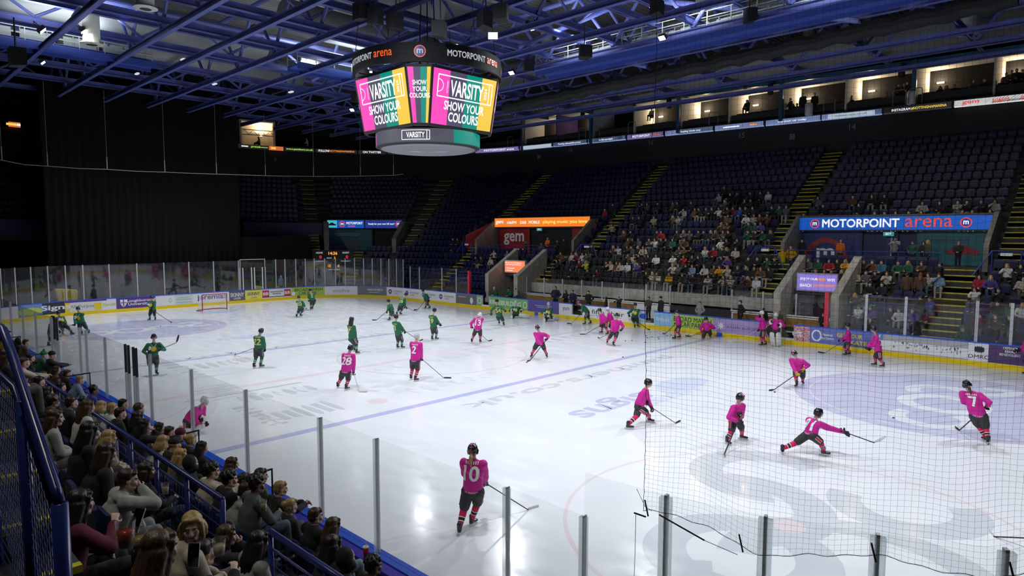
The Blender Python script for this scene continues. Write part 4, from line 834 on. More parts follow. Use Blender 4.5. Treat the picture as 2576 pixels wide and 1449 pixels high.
# catwalks with pale equipment panels
Mcat = mat('catwalk_blue', (.05,.09,.38), .4); Mpan = mat('pale_panel', (.42,.46,.44), .5)
for i, (lx, ly, lz, rz_, x0, x1, l) in enumerate([(-21.5, 0, 16.4, PI/2, -17, -5, 'blue catwalk with handrails and pale panels at the top left of the roof'), (0, 12.3, 16.0, 0, -4, 22, 'bright blue catwalk with handrails under the roof right of the hanging screens'), (-15, 0, 16.4, PI/2, 1, 10, 'blue catwalk with handrails just left of the hanging screens')]):
    t = empty('catwalk', (lx, ly, lz), rz_); tag(t, l, 'catwalk')
    MB().box((x0, -.6, -.1), (x1, .6, 0)).box((x0, -.66, -.3), (x1, -.6, .1)).box((x0, .6, -.3), (x1, .66, .1)).obj('deck', Mcat, t)
    for sy in (-.63, .63):
        for z in (.45, .8, 1.1): MB().tube([(x0, sy, z), (x1, sy, z)], .028, 5).obj('handrail', Mpan, t)
        mb = MB(); k = x0
        while k < x1: mb.tube([(k, sy, 0), (k, sy, 1.1)], .03, 5); k += 1.3
        tag(mb.obj('stanchions', Mpan, t), None, None, None, 'stuff')
    k = x0+1
    while k < x1-2: MB().box((k, .7, .15), (k+1.7, .78, 1.0)).obj('cable_tray_panel', Mpan, t); k += 2.1
# hanging air ducts and the big horizontal ones
Mduct = mat('duct_cream', (.62,.64,.56), .5); Mdg = mat('duct_grey', (.3,.31,.3), .5, .2)
for (u, v, wpx, l) in [(231, 110, 40, 'cream round air duct hanging at the top left of the roof, the longer of two'), (366, 20, 43, 'cream round air duct hanging at the top left of the roof, the shorter of two'), (1375, 115, 31, 'grey round air duct hanging right of the screens beside the bright catwalk'), (1768, 28, 38, 'round air duct hanging over the catwalk right of the bright lamps'),
        (2033, 145, 30, 'grey round air duct hanging above block 14'), (1470, 200, 22, 'round air duct hanging over the black wrapped truss'), (2436, 85, 38, 'grey round air duct hanging near the top right corner'), (1155, 115, 26, 'round air duct hanging just behind the top ring of the screens'), (830, 298, 19, 'round air duct hanging left of the screens near the lit corner box'), (1720, 170, 22, 'round air duct hanging between two others over blocks 15 and 16')]:
    D = FPX*.82/wpx; q = CAM+ray(u, v)*D; o = empty('air_duct', q); tag(o, l, 'air duct')
    H = max(1.5, 21-q.z); mt = Mduct if u < 400 else Mdg
    MB().loft([(0,0,0), (0,0,H)], [.4, .4], 22).obj('duct_pipe', mt, o, True)
    MB().loft([(0,0,-.06), (0,0,-.02), (0,0,.0), (0,0,.02)], [.4, .54, .54, .4], 26).obj('outlet_flange', mt, o); MB().loft([(0,0,-.08), (0,0,-.065)], [.2, .26], 20).obj('outlet_cone', M_dark, o)
for i, (x, y0, y1, z, l) in enumerate([(-21, -14, 2, 18.9, 'first'), (-27, -9, 8, 18.9, 'second'), (-14, 0, 14, 19.0, 'third'), (-7, -10, 6, 19, 'fourth')]):
    o = MB().loft([(x, y0, z), (x, y1, z)], [1.0, 1.0], 26).obj('ventilation_duct', Mdg, None, True); tag(o, 'fat grey ventilation duct lying high among the blue steel, %s of four' % l, 'air duct')
o = MB(); 
for k in range(60): o.loft([(-34+k*.5, 25.5, 17.2), (-33.9+k*.5, 25.5, 17.2), (-33.5+k*.5, 25.5, 17.2)], [.4, .36, .4], 16)
tag(o.obj('ribbed_duct', mat('duct_silver', (.4,.42,.44), .3, .7), None, True), 'ribbed silver duct running behind the hanging screens', 'air duct')
for z_, y_, l in ((18.7, 19.5, 'upper'), (17.9, 27.0, 'lower')): tag(MB().loft([(-30, y_, z_), (24, y_, z_)], [1.0, 1.0], 26).obj('long_duct', Mdg, None, True), 'long pale duct along the roof above the suites, the %s one' % l, 'air duct')
# black cloth-wrapped truss holding the raised net on the right
A_ = ony(1270, 272, 16.5); B_ = ony(2560, -5, 16.5); o = empty('wrapped_truss', A_); tag(o, 'long black cloth-wrapped truss under the roof on the right', 'truss'); d_ = B_-A_
mb = MB(); nseg = 60
mb.loft([d_*(i/nseg)+V((0, 0, .05*math.sin(i*1.7))) for i in range(nseg+1)], [(.42+.06*math.sin(i*2.3), .36+.05*math.sin(i*1.1)) for i in range(nseg+1)], 10, 0, V((0,0,1))); mb.obj('cloth_wrap', mat('wrap_black', (.018,.02,.02), .8), o)
for i in range(8): q = d_*((i+.5)/8); MB().box((q.x-.3, q.y-.15, q.z+.3), (q.x+.1, q.y+.15, q.z+.55)).tube([q+V((0,0,.4)), q+V((0,0,2.5))], .03, 5).obj('hoist', M_black, o)
# stage lamps and speakers hung in the roof
for i, (u, v, D, l) in enumerate([(905, 30, 27, 'first'), (940, 42, 27, 'second'), (997, 54, 27, 'third'), (1108, 76, 27, 'fourth'), (1222, 52, 27, 'fifth'), (1262, 34, 27, 'sixth'), (1470, 132, 34, 'seventh'), (1650, 20, 30, 'eighth'), (1885, 40, 32, 'ninth'), (40, 145, 24, 'tenth'), (1330, 165, 40, 'eleventh'), (900, 245, 40, 'twelfth')]):
    q = CAM+ray(u, v)*D; o = empty('roof_speaker', q, i*.7); tag(o, 'black loudspeaker box hung in the roof steel, %s along the row from the screens' % l, 'speaker'); k = .33
    MB().add([(-k*.7,-k*.6,-k), (k*.7,-k*.6,-k), (k,k*.8,-k*.8), (-k,k*.8,-k*.8), (-k*.7,-k*.6,k), (k*.7,-k*.6,k), (k,k*.8,k), (-k,k*.8,k)], [(3,2,1,0),(4,5,6,7),(0,1,5,4),(1,2,6,5),(2,3,7,6),(3,0,4,7)]).obj('cabinet', M_black, o)
    MB().tube([(0,0,k), (0,0,1.4)], .03, 5).obj('hanger', M_dark, o)
Elamp = emi('flood_face', (1,.97,.85), 9)
def flood(q, l, w_=.3, grp=None, tgt=None):
    o = empty('floodlight', q); tag(o, l, 'lamp', grp); t = (V(tgt or (q.x*.8, -q.y*.3, 0))-q).normalized(); o.rotation_mode = 'QUATERNION'; o.rotation_quaternion = t.to_track_quat('-Z', 'Y')
    MB().box((-w_, -w_*.7, .0), (w_, w_*.7, .18)).obj('housing', M_dark, o); MB().box((-w_*.9, -w_*.6, -.012), (w_*.9, w_*.6, -.002)).obj('lamp_face', Elamp, o)
    MB().tube([(-w_, 0, .1), (-w_, 0, .5), (w_, 0, .5), (w_, 0, .1)], .02, 5).obj('yoke', M_dark, o)
for u, v, D, l in [(1240, 90, 34, 'bright floodlight above the right shoulder of the hanging screens'), (1141, 119, 36, 'bright floodlight just above the top ring of the screens'), (1325, 66, 36, 'bright floodlight left of the grey duct by the catwalk'), (1340, 70, 36.5, 'second bright floodlight left of the grey duct by the catwalk'), (108, 78, 33, 'bright floodlight at the upper left among the pale panels'), (770, 182, 44, 'bright floodlight left of the screens under the roof'), (1640, 10, 33, 'bright floodlight at the top over the catwalk'), (933, 181, 28.6, 'small bright lamp under the top ring of the screens, on its left')]:
    q = CAM+ray(u, v)*D; flood(q, l, .26 if u != 933 else .06, None, CAM if u in (1240, 1141, 933) else None)
    if u in (108, 770, 1325): area(q.x, q.y, q.z+.5, 1.2, 1.2, 150 if u != 1325 else 110, (.85,.92,1), 180, (PI, 0, 0), 'roof_fill')  # extra upward fill added above these floodlights to brighten the steel
for x_ in (0, 7, 14): area(x_, 10.6, 17.0, 3, .4, 120, (.85,.92,1), 170, (PI*.62, 0, 0), 'roof_fill')  # sideways fill added to brighten the right-hand catwalk
area(-19.6, -11, 17.4, .4, 4, 110, (.85,.92,1), 170, (0, PI*.6, 0), 'roof_fill'); area(-13.4, 5, 17.4, .4, 4, 110, (.85,.92,1), 170, (0, PI*.6, 0), 'roof_fill')  # same added fill for the two catwalks on the left
for i, (x, y) in enumerate(LAMPS): flood(V((x, y, 16.05)), 'floodlight in the roof aimed down at the ice, one of the alike main lamps', .2, 'main floodlights')
for i, (u, v) in enumerate([(694, 99), (766, 178), (345, 187), (390, 190), (150, 82), (460, 151), (732, 233), (540, 213)]):
    q = CAM+ray(u, v)*45; o = MB().box((q.x-.25, q.y-.08, q.z), (q.x+.25, q.y+.08, q.z+.08)).obj('strip_light', emi('strip_pale', (.7,.75,.85), .9)); tag(o, 'small pale strip light among the blue roof beams, one of several alike', 'lamp', 'small strip lights')
# ------------------------------------------------------------------ hanging video screens
J = empty('video_cube', (-.12, -.1, 0)); tag(J, 'big hanging eight-sided video scoreboard with ring signs above and below', 'video scoreboard'); 
def P8(a0, z, ap, hw): 
    c, s = math.cos(a0), math.sin(a0); return lambda x: V((c*ap-s*x, s*ap+c*x, z))
EPK = emi('led_pink', (1,.07,.5), 1.05); ENV = emi('led_navy', (.075,.07,.13), 1.0); ETL = emi('led_teal', (.0,.27,.21), 1.0); EYE = emi('led_yellow', (.95,.62,.07), 1.0); EWH = emi('led_white', (1,.97,1), 1.15)
ZT, ZB = 12.85, 10.5
def facepts(az, at, ab):
    c, s = math.cos(az), math.sin(az)
    def f(x, y):      # x metres to the viewer's right, y 0..1 bottom to top
        ap = ab+(at-ab)*y; z = ZB+(ZT-ZB)*y; return V((c*ap-s*x, s*ap+c*x, z))
    return f
def screen(az, wide):
    at, ab = (2.72, 2.33) if wide else ((2.72+1.93)/2**.5, (2.33+1.83)/2**.5)
    ht, hb = (1.93, 1.83) if wide else ((2.72-1.93)/2**.5, (2.33-1.83)/2**.5)
    f = facepts(az, at, ab); n_ = V((math.cos(az), math.sin(az), 0)); sc_ = MB()
    off = lambda x, y, d: f(x, y)+n_*d
    def quad(mb, x0, x1, y0, y1, d, mi=0): # x in -1..1 of half width
        w = lambda y: hb+(ht-hb)*y
        mb.add([off(x0*w(y0), y0, d), off(x1*w(y0), y0, d), off(x1*w(y1), y1, d), off(x0*w(y1), y1, d)], [(0,1,2,3)], mi)
    fr = MB(); w = lambda y: hb+(ht-hb)*y
    vs = [off(-hb-.0, -.03, -.12), off(hb, -.03, -.12), off(ht, 1.03, -.12), off(-ht, 1.03, -.12), off(-hb, -.03, .0), off(hb, -.03, 0), off(ht, 1.03, 0), off(-ht, 1.03, 0)]
    fr.add(vs, [(3,2,1,0),(4,5,6,7),(0,1,5,4),(1,2,6,5),(2,3,7,6),(3,0,4,7)]); fr = fr.obj('screen', M_black, J)
    g = .045 if wide else .1
    e = [-1+g, -.5+g/2, .02, .5, 1-g] if wide else [-1+g, -.45, .1, .62, 1-g]
    mb = MB()
    for i in range(4): quad(mb, e[i], e[i+1], .02, .98, .01, i)
    mb.obj('picture', [EPK, ENV, ETL, EYE], fr)
    tx = MB(); H = ZT-ZB
    def put(t, cx, cy, w_, h_, b=.03, rot=False):
        v2, f2 = fit(t, w_, h_, b) if not rot else (lambda q: ([(-y, x) for x, y in q[0]], q[1]))(fit(t, w_, h_, b))
        tx.add([off(cx+x, (cy+y)/H, .02) for x, y in v2], f2)
    def ln(x0, y0, x1, y1, t):
        dx, dy = x1-x0, y1-y0; L = math.hypot(dx, dy); nx, ny = -dy/L*t/2, dx/L*t/2
        tx.add([off(a, b/H, .02) for a, b in ((x0-nx, y0-ny), (x1-nx, y1-ny), (x1+nx, y1+ny), (x0+nx, y0+ny))], [(0,1,2,3)])
    if wide:
        put('VARSITY', .12, 1.62, 1.95, .66, .035); put('2024', 1.22, 1.62, .5, .16, .02, True); put('NOTTINGHAM', -1.02, 1.62, .5, .08, .0, True)
        for a in ((-1.55, 1.2, 1.6, 1.2), (1.6, 1.2, 1.6, 2.08), (1.6, 2.08, -1.55, 2.08), (-1.55, 2.08, -1.55, 1.2), (1.42, 1.2, 1.42, 2.08)): ln(*a, .05)
        for i in range(10):
            a0, a1 = -PI/2+PI*i/10, -PI/2+PI*(i+1)/10; ln(-1.55+.3*math.cos(a0), 1.64+.26*math.sin(a0), -1.55+.3*math.cos(a1), 1.64+.26*math.sin(a1), .03)
        put('SHOW YOUR', .05, .88, 2.35, .38, .045); put('COLOURS', .05, .42, 1.75, .4, .045)
    else:
        for t, y in (('SHOW', 1.68), ('YOUR', 1.42), ('COLOURS', 1.16)): put(t, 0, y, .86 if t == 'COLOURS' else .6, .2, .035)
    tx.obj('screen_text', EWH, fr)
for k in range(8): screen(math.radians(k*45), k % 2 == 0)
MB().loft([(0,0,10.35), (0,0,10.5), (0,0,12.85), (0,0,12.95)], [1.9, 2.15, 2.5, 2.2], 16).obj('core', M_black, J)
def ring(nm, r, z0, z1, mats_, segs=96, inner=.12, matf=None):
    mb = MB(); vs = []; fs = []; ms = []
    for i in range(segs):
        a = 2*PI*i/segs
        for rr, z in ((r, z0), (r, z1), (r-inner, z1), (r-inner, z0)): vs.append((rr*math.cos(a), rr*math.sin(a), z))
    for i in range(segs):
        j = (i+1) % segs
        for q in range(4): fs.append((i*4+q, j*4+q, j*4+(q+1) % 4, i*4+(q+1) % 4)); ms.append(matf(2*PI*(i+.5)/segs) if (matf and q == 0) else 0)
    mb.v = vs; mb.f = fs; mb.m = ms; return mb.obj(nm, mats_, J)
rg = ring('top_ring', 3.42, 12.98, 13.78, mat('ring_black', (.010,.011,.013), .65, spec=.2))
def curved(txt, ca, z, w_, h_, r, m_, par, b=.02, d=.02):
    if txt[0] == '@': v2, f2 = disc(h_/2, 32, h_*.41 if txt == '@o' else 0)
    else: v2, f2 = fit(txt, w_, h_, b, .3)
    MB().add([((r+d)*math.cos(ca+x/r), (r+d)*math.sin(ca+x/r), z+y) for x, y in v2], f2).obj('ring_lettering', m_, par)
gw = emi('ring_white', (.55,.57,.62), .8); go = emi('ring_orange', (.9,.12,.01), .9)
for q in range(4):
    c0 = math.radians(-44+90*q)
    curved('@', c0, 13.4, 0, .5, 3.42, go, rg, d=.015); curved('@', c0, 13.4, 0, .42, 3.42, emi('ring_blue', (.02,.03,.2), 1), rg, d=.022); curved('m', c0, 13.4, .26, .18, 3.42, gw, rg, .03, .03)
    curved('MOTORPOINT', c0+.62, 13.4, 1.95, .27, 3.42, gw, rg, .035); curved('arena', c0+1.08, 13.4, .95, .25, 3.42, go, rg, .01)
dn = lambda a: (1 if math.cos(a+math.radians(38)) > .0 and False else 0)
def lowf(a):
    d = (math.degrees(a)+720) % 90
    return 1 if 5 < (math.degrees(a) % 90) < 52 and False else 0
lw = ring('lower_ring', 2.42, 9.82, 10.42, [emi('led_grey', (.085,.085,.12), 1.0), ETL, EPK], 96, .2, lambda a: (1 if -12 < ((math.degrees(a)+180) % 360-180) < 60 else (2 if -135 < ((math.degrees(a)+180) % 360-180) < -115 else 0)))
curved('VARSITY', math.radians(-52), 10.13, .82, .24, 2.42, EWH, lw, .03)
fr_ = MB()
for z in (9.93, 10.33): fr_.add([((2.44)*math.cos(math.radians(-52)+x/2.42), 2.44*math.sin(math.radians(-52)+x/2.42), z+dz) for dz in (-.015, .015) for x in [-.62+1.24*i/8 for i in range(9)]], [(i, i+1, i+10, i+9) for i in range(8)])
for x0 in (-.62, .62, .5): fr_.add([((2.44)*math.cos(math.radians(-52)+(x0+dx)/2.42), 2.44*math.sin(math.radians(-52)+(x0+dx)/2.42), z) for z in (9.93, 10.33) for dx in (-.015, .015)], [(0,1,3,2)])
fr_.obj('ring_lettering', EWH, lw)
MB().loft([(0,0,9.7), (0,0,9.72), (0,0,9.82)], [2.0, 2.05, 2.4], 64).obj('underside', mat('under_grey', (.22,.23,.25), .5), J)
v2, f2 = disc(.35, 24, .18, 2.6); MB().add([(x*.69+y*.72, x*-.0+x*.72-y*.69, 9.69) for x, y in v2], f2).obj('underside_logo', mat('under_pale', (.4,.42,.45), .5), J)
MB().loft([(0,0,9.76), (0,0,9.84)], [2.3, 2.44], 64).obj('rim', M_black, J)
for i in range(16):
    a = 2*PI*i/16; c, s = math.cos(a), math.sin(a); MB().tube([(3.2*c, 3.2*s, 13.0), (2.4*math.cos(a+.2), 2.4*math.sin(a+.2), 12.8)], .035, 5).obj('strut', M_dark, J)
for i in range(3):
    a = math.radians(-39+120*i); MB().tube([(1.2*math.cos(a)*.4, 1.2*math.sin(a)*.4, 13), (.5*math.cos(a)*.4, .5*math.sin(a)*.4, 20)], .03, 5).obj('hanging_cable', M_dark, J)
for i in range(6): a = math.radians(60*i); MB().tube([(3.3*math.cos(a), 3.3*math.sin(a), 13.8), (3.0*math.cos(a), 3.0*math.sin(a), 16.5)], .018, 4).obj('hanging_cable', M_dark, J)
# ------------------------------------------------------------------ raised net cable at the far end
t = empty('net_cable'); tag(t, 'thin white cable with droppers carrying the raised net round the far end', 'cable'); Mcb = mat('cable_pale', (.35,.35,.34), .6)
P_ = []
for u, v in [(-40, 398), (5, 403), (60, 414), (120, 418), (200, 424), (270, 426), (345, 431), (415, 433), (480, 436), (545, 438), (668, 442), (789, 444), (907, 443), (990, 441), (1015, 438)]:
    if u < 600: q = CAM+ray(u, v)*1; d = ray(u, v); q = CAM+d*((-30.2-CAM.x)/d.x)
    else:
        s_ = sc(u); p_, n_ = path(s_); d = ray(u, v); k = ((p_-CAM.xy).length)/V((d.x, d.y)).length; q = CAM+d*k
    P_.append(q)
P_.sort(key=lambda q: 0); MB().tube(P_, .022, 5).obj('cable', Mcb, t)
for i in (1, 3, 5, 7, 9, 10, 11, 12, 13): MB().tube([P_[i], V((P_[i].x, P_[i].y, 16.1))], .012, 4).obj('dropper', Mcb, t); MB().tube([P_[i], P_[i]+V((0, 0, .9))], .03, 4).obj('chain', Mcb, t)
# ------------------------------------------------------------------ safety net over the near right corner
t = empty('safety_net', pt(S_N1, .055, 3.2)); tag(t, 'black square-mesh safety net hanging behind the tall glass on the right', 'safety net'); t.location = (0, 0, 0)
Mnet = mat('net_black', (.012,.014,.014), .8); SN0 = snear(21.47); CL = .047; NW = 190; NH = 250
def npt(i, j):
    s = SN0+i*CL; z = 3.2+j*CL; q = j/NH
    w_ = .035*math.sin(i*.16+1.3*math.sin(j*.05))+.02*math.sin(i*.37+j*.11); dz = .03*math.sin(i*.13)+.012*math.sin(i*.5+j*.3)-.10*math.exp(-((i*CL-1.0)**2)/.5)*(1-q)*math.exp(-j*.04)+(.06*math.sin(i*.2)*math.exp(-j*.08))
    e = .03*math.sin(j*.09)*math.exp(-i*.06)
    p, n = path(s+e); return V((p.x+n.x*(.30+w_), p.y+n.y*(.30+w_), z+dz))
def thread(mb, pts_, r):
    n = 3; b = len(mb.v); k = len(pts_)
    for i, p in enumerate(pts_):
        d = (pts_[min(i+1, k-1)]-pts_[max(i-1, 0)]).normalized(); u = d.orthogonal().normalized(); w_ = d.cross(u)
        if i == 0: u0 = u
        u = (u0-d*u0.dot(d)).normalized(); w_ = d.cross(u)
        for j in range(3): a = 2*PI*j/3; q = p+(u*math.cos(a)+w_*math.sin(a))*r; mb.v.append((q.x, q.y, q.z))
    for i in range(k-1):
        for j in range(3): mb.f.append((b+i*3+j, b+i*3+(j+1) % 3, b+i*3+3+(j+1) % 3, b+i*3+3+j)); mb.m.append(0)
NG = [[npt(i, j) for j in range(0, NH+1, 2)] for i in range(NW+1)]
mb = MB()
for i in range(NW+1): thread(mb, NG[i], .00075)
for j in range(0, NH+1): thread(mb, [npt(i, j) for i in range(0, NW+1, 2)], .00075)
mb.obj('mesh_netting', Mnet, t)
ed = MB(); thread(ed, [npt(0, j)+V((.004*math.sin(j*2), 0, 0)) for j in range(NH+1)], .0028); thread(ed, [npt(i, 0)+V((0, 0, .01*math.sin(i*1.1))) for i in range(NW+1)], .0032); thread(ed, [npt(0, 0)+V((-.08, 0, .2)), npt(0, 0)+V((.02, 0, .05)), npt(2, 0)], .003); ed.obj('border_rope', M_black, t)
for i in (1, 19, 40, 60, 80): q = npt(i, 1); MB().tube([q+V((-.02, -.02, .06)), q+V((.02, -.02, -.09))], .008, 6).obj('strap', M_black, t)
q = npt(4, 0); MB().tube([q+V((0, -.03, -.02)), q+V((.45, .0, -.13))], .008, 6).tube([q+V((.45, 0, -.13)), q+V((.75, .03, -.17))], .003, 4).obj('bungee_cord', M_black, t)
MB().tube([npt(0, 0)+V((-.09, -.02, -.04)), npt(0, 0)+V((.04, -.02, -.04))], .009, 6).tube([npt(0, 0)+V((-.07, -.02, -.04)), npt(0, 0)+V((-.075, -.02, -.6)), npt(0, 0)+V((-.09, -.02, -.85))], .003, 4).obj('tie_cord', M_black, t)
# ------------------------------------------------------------------ near stand rails and stairs
def meshrail(x0, x1, y, zf0, zf1, lab, h=1.02):
    o = empty('guard_rail', (x1, y, zf1)); tag(o, lab, 'railing'); a = V((x0-x1, 0, zf0-zf1)); Z = V((0, 0, 1)); zero = V((0, 0, 0))
    MB().tube([a+Z*h, Z*h], .036, 12).obj('handrail', M_rail, o, True)
    for k in range(5): MB().tube([a+Z*(.12+.18*k), Z*(.12+.18*k)], .006 if 0 < k < 4 else .014, 5).obj('wire', M_rail, o)
    n = max(1, int(abs(x1-x0)/1.15))
    for i in range(n+1): q = a*(i/n); MB().tube([q-Z*.4, q+Z*h], .033, 10).obj('post', M_rail, o, True)
    mb = MB(); n2 = int(abs(x1-x0)/.11)
    for i in range(n2+1): q = a*(i/n2); mb.tube([q+Z*.12, q+Z*.84], .004, 4)
    mb.obj('mesh_infill', M_rail, o)
meshrail(-6, 17.08, -17.05, 1.66, 1.66, 'long blue guard rail with wire infill between the near spectators')
meshrail(18.3, 20.6, -17.05, 1.66, 1.66, 'shorter blue guard rail at the bottom of the picture, nearest the ice')
o = empty('stair_rail', (21.15, -19.46, 3.5)); tag(o, 'thick glossy blue stair rail with wire mesh at the left edge, nearest the camera', 'railing')
MB().tube([(0,0,-.6), (0,0,1.03)], .038, 14).obj('post', M_rail, o, True)
MB().tube([(0,0,1.03), (-.06,0,1.08), (-1.0,0,1.64), (-1.25,0,1.76), (-3.2,0,1.78)], .026, 12).obj('handrail', M_rail, o, True); MB().tube([(0,0,.92), (-1.0,0,1.44), (-3.2,0,1.5)], .02, 10).obj('mid_rail', M_rail, o, True)
MB().tube([(-.78,0,-.6), (-.78,0,1.4)], .034, 12).obj('post', M_rail, o, True); MB().tube([(-2.0,0,0), (-2.0,0,1.7)], .034, 12).obj('post', M_rail, o, True)
mb = MB()
for k in range(50): x = -.05-k*.06; mb.tube([(x,0,-.5+(-x)*.5), (x,0,.9-x*.5 if x > -1.05 else 1.46)], .003, 4)
for k in range(22): z = -.4+k*.075; mb.tube([(0,0,z), (-1.05,0,z+.5), (-3.1,0,z+.55)], .003, 4)
mb.obj('mesh_infill', M_rail, o)
o = empty('stairs', (18.6, -19.1, 3.0)); tag(o, 'dark stairs with worn yellow edges at the bottom left corner', 'steps'); a = MB(); b = MB()
for i in range(6):
    z = 1.45-.26*i; x = -.9+.42*i; a.box((x-.42, -.36, -2), (x, .1, z)); MB().box((x-.07, -.36, z-.05), (x+.004, .1, z+.006)).obj('nosing', M_nose, o)
a.obj('treads', M_concd, o)
# black rails at the front row gates
for x, l in ((14.3, ''), (11.1, ''), (3.1, ''), (-1.6, ''), (-6.6, '')):
    z = .8; o = empty('front_row_rail', (x, -15.6, z)); tag(o, 'black railing across the front row by the near glass, %s' % {14.3: 'nearest of five', 11.1: 'second nearest of five', 3.1: 'middle of five', -1.6: 'fourth nearest of five', -6.6: 'farthest of five'}[x], 'railing')
    MB().tube([(0, -.9, 1.0), (0, .5, 1.05), (0, .5, 0)], .022, 6).obj('rail', M_black, o); MB().tube([(0, -.9, 1.0), (0, -.9, 0)], .022, 6).tube([(0, -.9, .6), (0, .5, .6)], .014, 5).obj('post', M_black, o)
struct(MB().box((-22, -15.25, 0), (25, -15.0, .98)).obj('wall_front_row', M_conc))
# ------------------------------------------------------------------ team benches
Mwood = mat('bench_wood', (.3,.17,.05), .5, noise=.3, nscale=3)
for x0, x1, l in ((-10, -2.5, 'long wooden bench in the left team box'), (-2.2, -.2, 'short wooden bench beside the gate of the left team box'), (6.8, 13, 'long wooden bench in the right team box')):
    o = empty('team_bench', (x0, 16.9, .3)); tag(o, l, 'bench'); L_ = x1-x0; MB().box((0, 0, .42), (L_, .35, .5)).obj('seat', Mwood, o); MB().box((0, .4, .45), (L_, .46, .85)).obj('backrest', Mwood, o)
    for i in range(4): MB().box((.1+(L_-.3)*i/3, .05, 0), (.2+(L_-.3)*i/3, .45, .42)).obj('leg', M_dark, o)
for x0, x1, l in ((-10.2, 2.4, 'white-topped partition with glass behind the left team bench'), (6.6, 12.3, 'white-topped partition with glass behind the right team bench')):
    o = empty('bench_partition', (x0, 17.5, .3)); tag(o, l, 'partition'); L_ = x1-x0; MB().box((0, 0, 0), (L_, .08, .95)).obj('panel', M_white, o); MB().box((-.02, -.1, .95), (L_+.02, .14, 1.0)).obj('shelf', M_white, o)
    n = int(L_/1.8)
    for i in range(n): MB().box((L_*i/n+.05, .03, 1.0), (L_*(i+1)/n-.05, .045, 2.2)).obj('glass_pane', M_glass, o)
    for i in range(n+1): MB().box((L_*i/n-.04, .01, 1.0), (L_*i/n+.04, .07, 2.22)).obj('post', M_alu, o)
# far end clutter seen through the glass
def coverd(x, y, s_, l):
    o = MB().add([(x, y-.5*s_, .2), (x, y+.5*s_, .2), (x+.1, y+.6*s_, 1.5*s_+.4), (x, y-.9*s_, 1.5*s_+.55), (x-.9*s_, y-.4*s_, .2), (x-.9*s_, y+.6*s_, .2), (x-.8*s_, y+.5*s_, 1.0*s_+.4), (x-.8*s_, y-.6*s_, 1.2*s_+.5)], [(0,1,2,3), (7,6,5,4), (0,4,5,1), (1,5,6,2), (2,6,7,3), (3,7,4,0)]).obj('covered_equipment', mat('cover_yellow', (.6,.47,.0), .6)); o.location.z = -.15; tag(o, l, 'equipment'); mo = o.modifiers.new('b', 'BEVEL'); mo.width = .12; mo.segments = 3
coverd(-32.0, -8.0, 1.0, 'large yellow cover over equipment behind the far left glass'); coverd(-32.2, 6.5, .6, 'pale yellow covered equipment behind the glass right of the goal'); coverd(-32.4, 8.6, .5, 'small yellow box behind the far glass beside the person in light blue')
o = empty('glass_door_frame', (-30.25, 4.9, 1.1)); tag(o, 'white tall door frame in the far end glass right of the goal', 'door frame')
for y in (-1.0, -.75, .0, .25, .95, 1.2): MB().box((-.06, y-.03, 0), (.0, y+.03, 1.85)).obj('bar', M_white, o)
MB().box((-.06, -1.0, 2.5), (0, 1.2, 2.56)).box((-.05, -1.0, 0), (0, -.95, 2.5)).box((-.05, 1.15, 0), (0, 1.2, 2.5)).obj('frame', M_alu, o)
# game scoreboard reflected-looking clock panel behind the corner glass
q = [ony(u, v, 21) for u, v in ()]
s_ = scd(825, 3.0); o = empty('game_clock'); tag(o, 'black game clock with orange and red digits behind the far corner glass', 'scoreboard'); zc = 3.15
mb = MB(); strip(mb, s_-1.9*arcf(s_, 3), s_+1.9*arcf(s_, 3), [(3.0, 2.0), (3.15, 2.0), (3.15, 4.25), (3.0, 4.25)], .6); mb.obj('casing', M_black, o)
for t, cx, z, h_, m_ in (('14:36', 0, 3.95, .3, emi('digit_orange', (1,.35,.02), 1.3)), ('HOME', -1.25, 4.0, .16, gw), ('GUEST', 1.2, 4.0, .16, gw), ('0', -1.15, 3.6, .3, emi('digit_red', (.9,.02,.04), 1.2)), ('0', 1.3, 3.6, .3, emi('digit_red', (.9,.02,.04), 1.2)), ('PERIOD', -.35, 3.5, .1, gw), ('3', .15, 3.52, .22, emi('digit_orange', (1,.35,.02), 1.3)), ('PLYR PENALTY', -1.3, 3.2, .1, gw), ('PLYR PENALTY', 1.2, 3.2, .1, gw), ('15', -.35, 2.75, .24, emi('digit_orange', (1,.35,.02), 1.3)), ('0', .5, 2.75, .24, emi('digit_orange', (1,.35,.02), 1.3)), ('SHOTS ON GOAL', .1, 2.4, .1, gw)):
    v2, f2 = fit(t, None, h_, .02); MB().add([pt(s_-(cx+x)*arcf(s_, 3), 2.97, z+y) for x, y in v2], f2).obj('digits', m_, o)
# ------------------------------------------------------------------ people: one builder for every pose
from mathutils import noise as NZ
def bake(mb, vox, name, mats, sm=2, folds=0, fs_=6.0, paint=None, seed=0.0):
    me = mb.mesh(name, mats); o = bpy.data.objects.new(name, me)
    r = o.modifiers.new('r', 'REMESH'); r.mode = 'VOXEL'; r.voxel_size = vox; r.use_smooth_shade = True
    if sm: s = o.modifiers.new('s', 'SMOOTH'); s.iterations = sm; s.factor = .5
    out = bpy.data.meshes.new_from_object(evald(o)); bpy.data.objects.remove(o); bpy.data.meshes.remove(me)
    out.name = name; out.materials.clear()
    for m_ in (mats if isinstance(mats, (list, tuple)) else [mats]): out.materials.append(m_)
    if folds:
        out.update()
        nn_ = [v.normal.copy() for v in out.vertices]
        for v, vn in zip(out.vertices, nn_):
            q = v.co*fs_+V((seed, seed, 0)); d = NZ.noise(q)*.6+NZ.noise(V((q.x*2.2, q.y*2.2, q.z*.9)))*.5; v.co += vn*d*folds
    for p in out.polygons: p.material_index = 0; p.use_smooth = True
    if paint:
        for p in out.polygons:
            k = paint(p.center)
            if k: p.material_index = k
    out.update(); return out
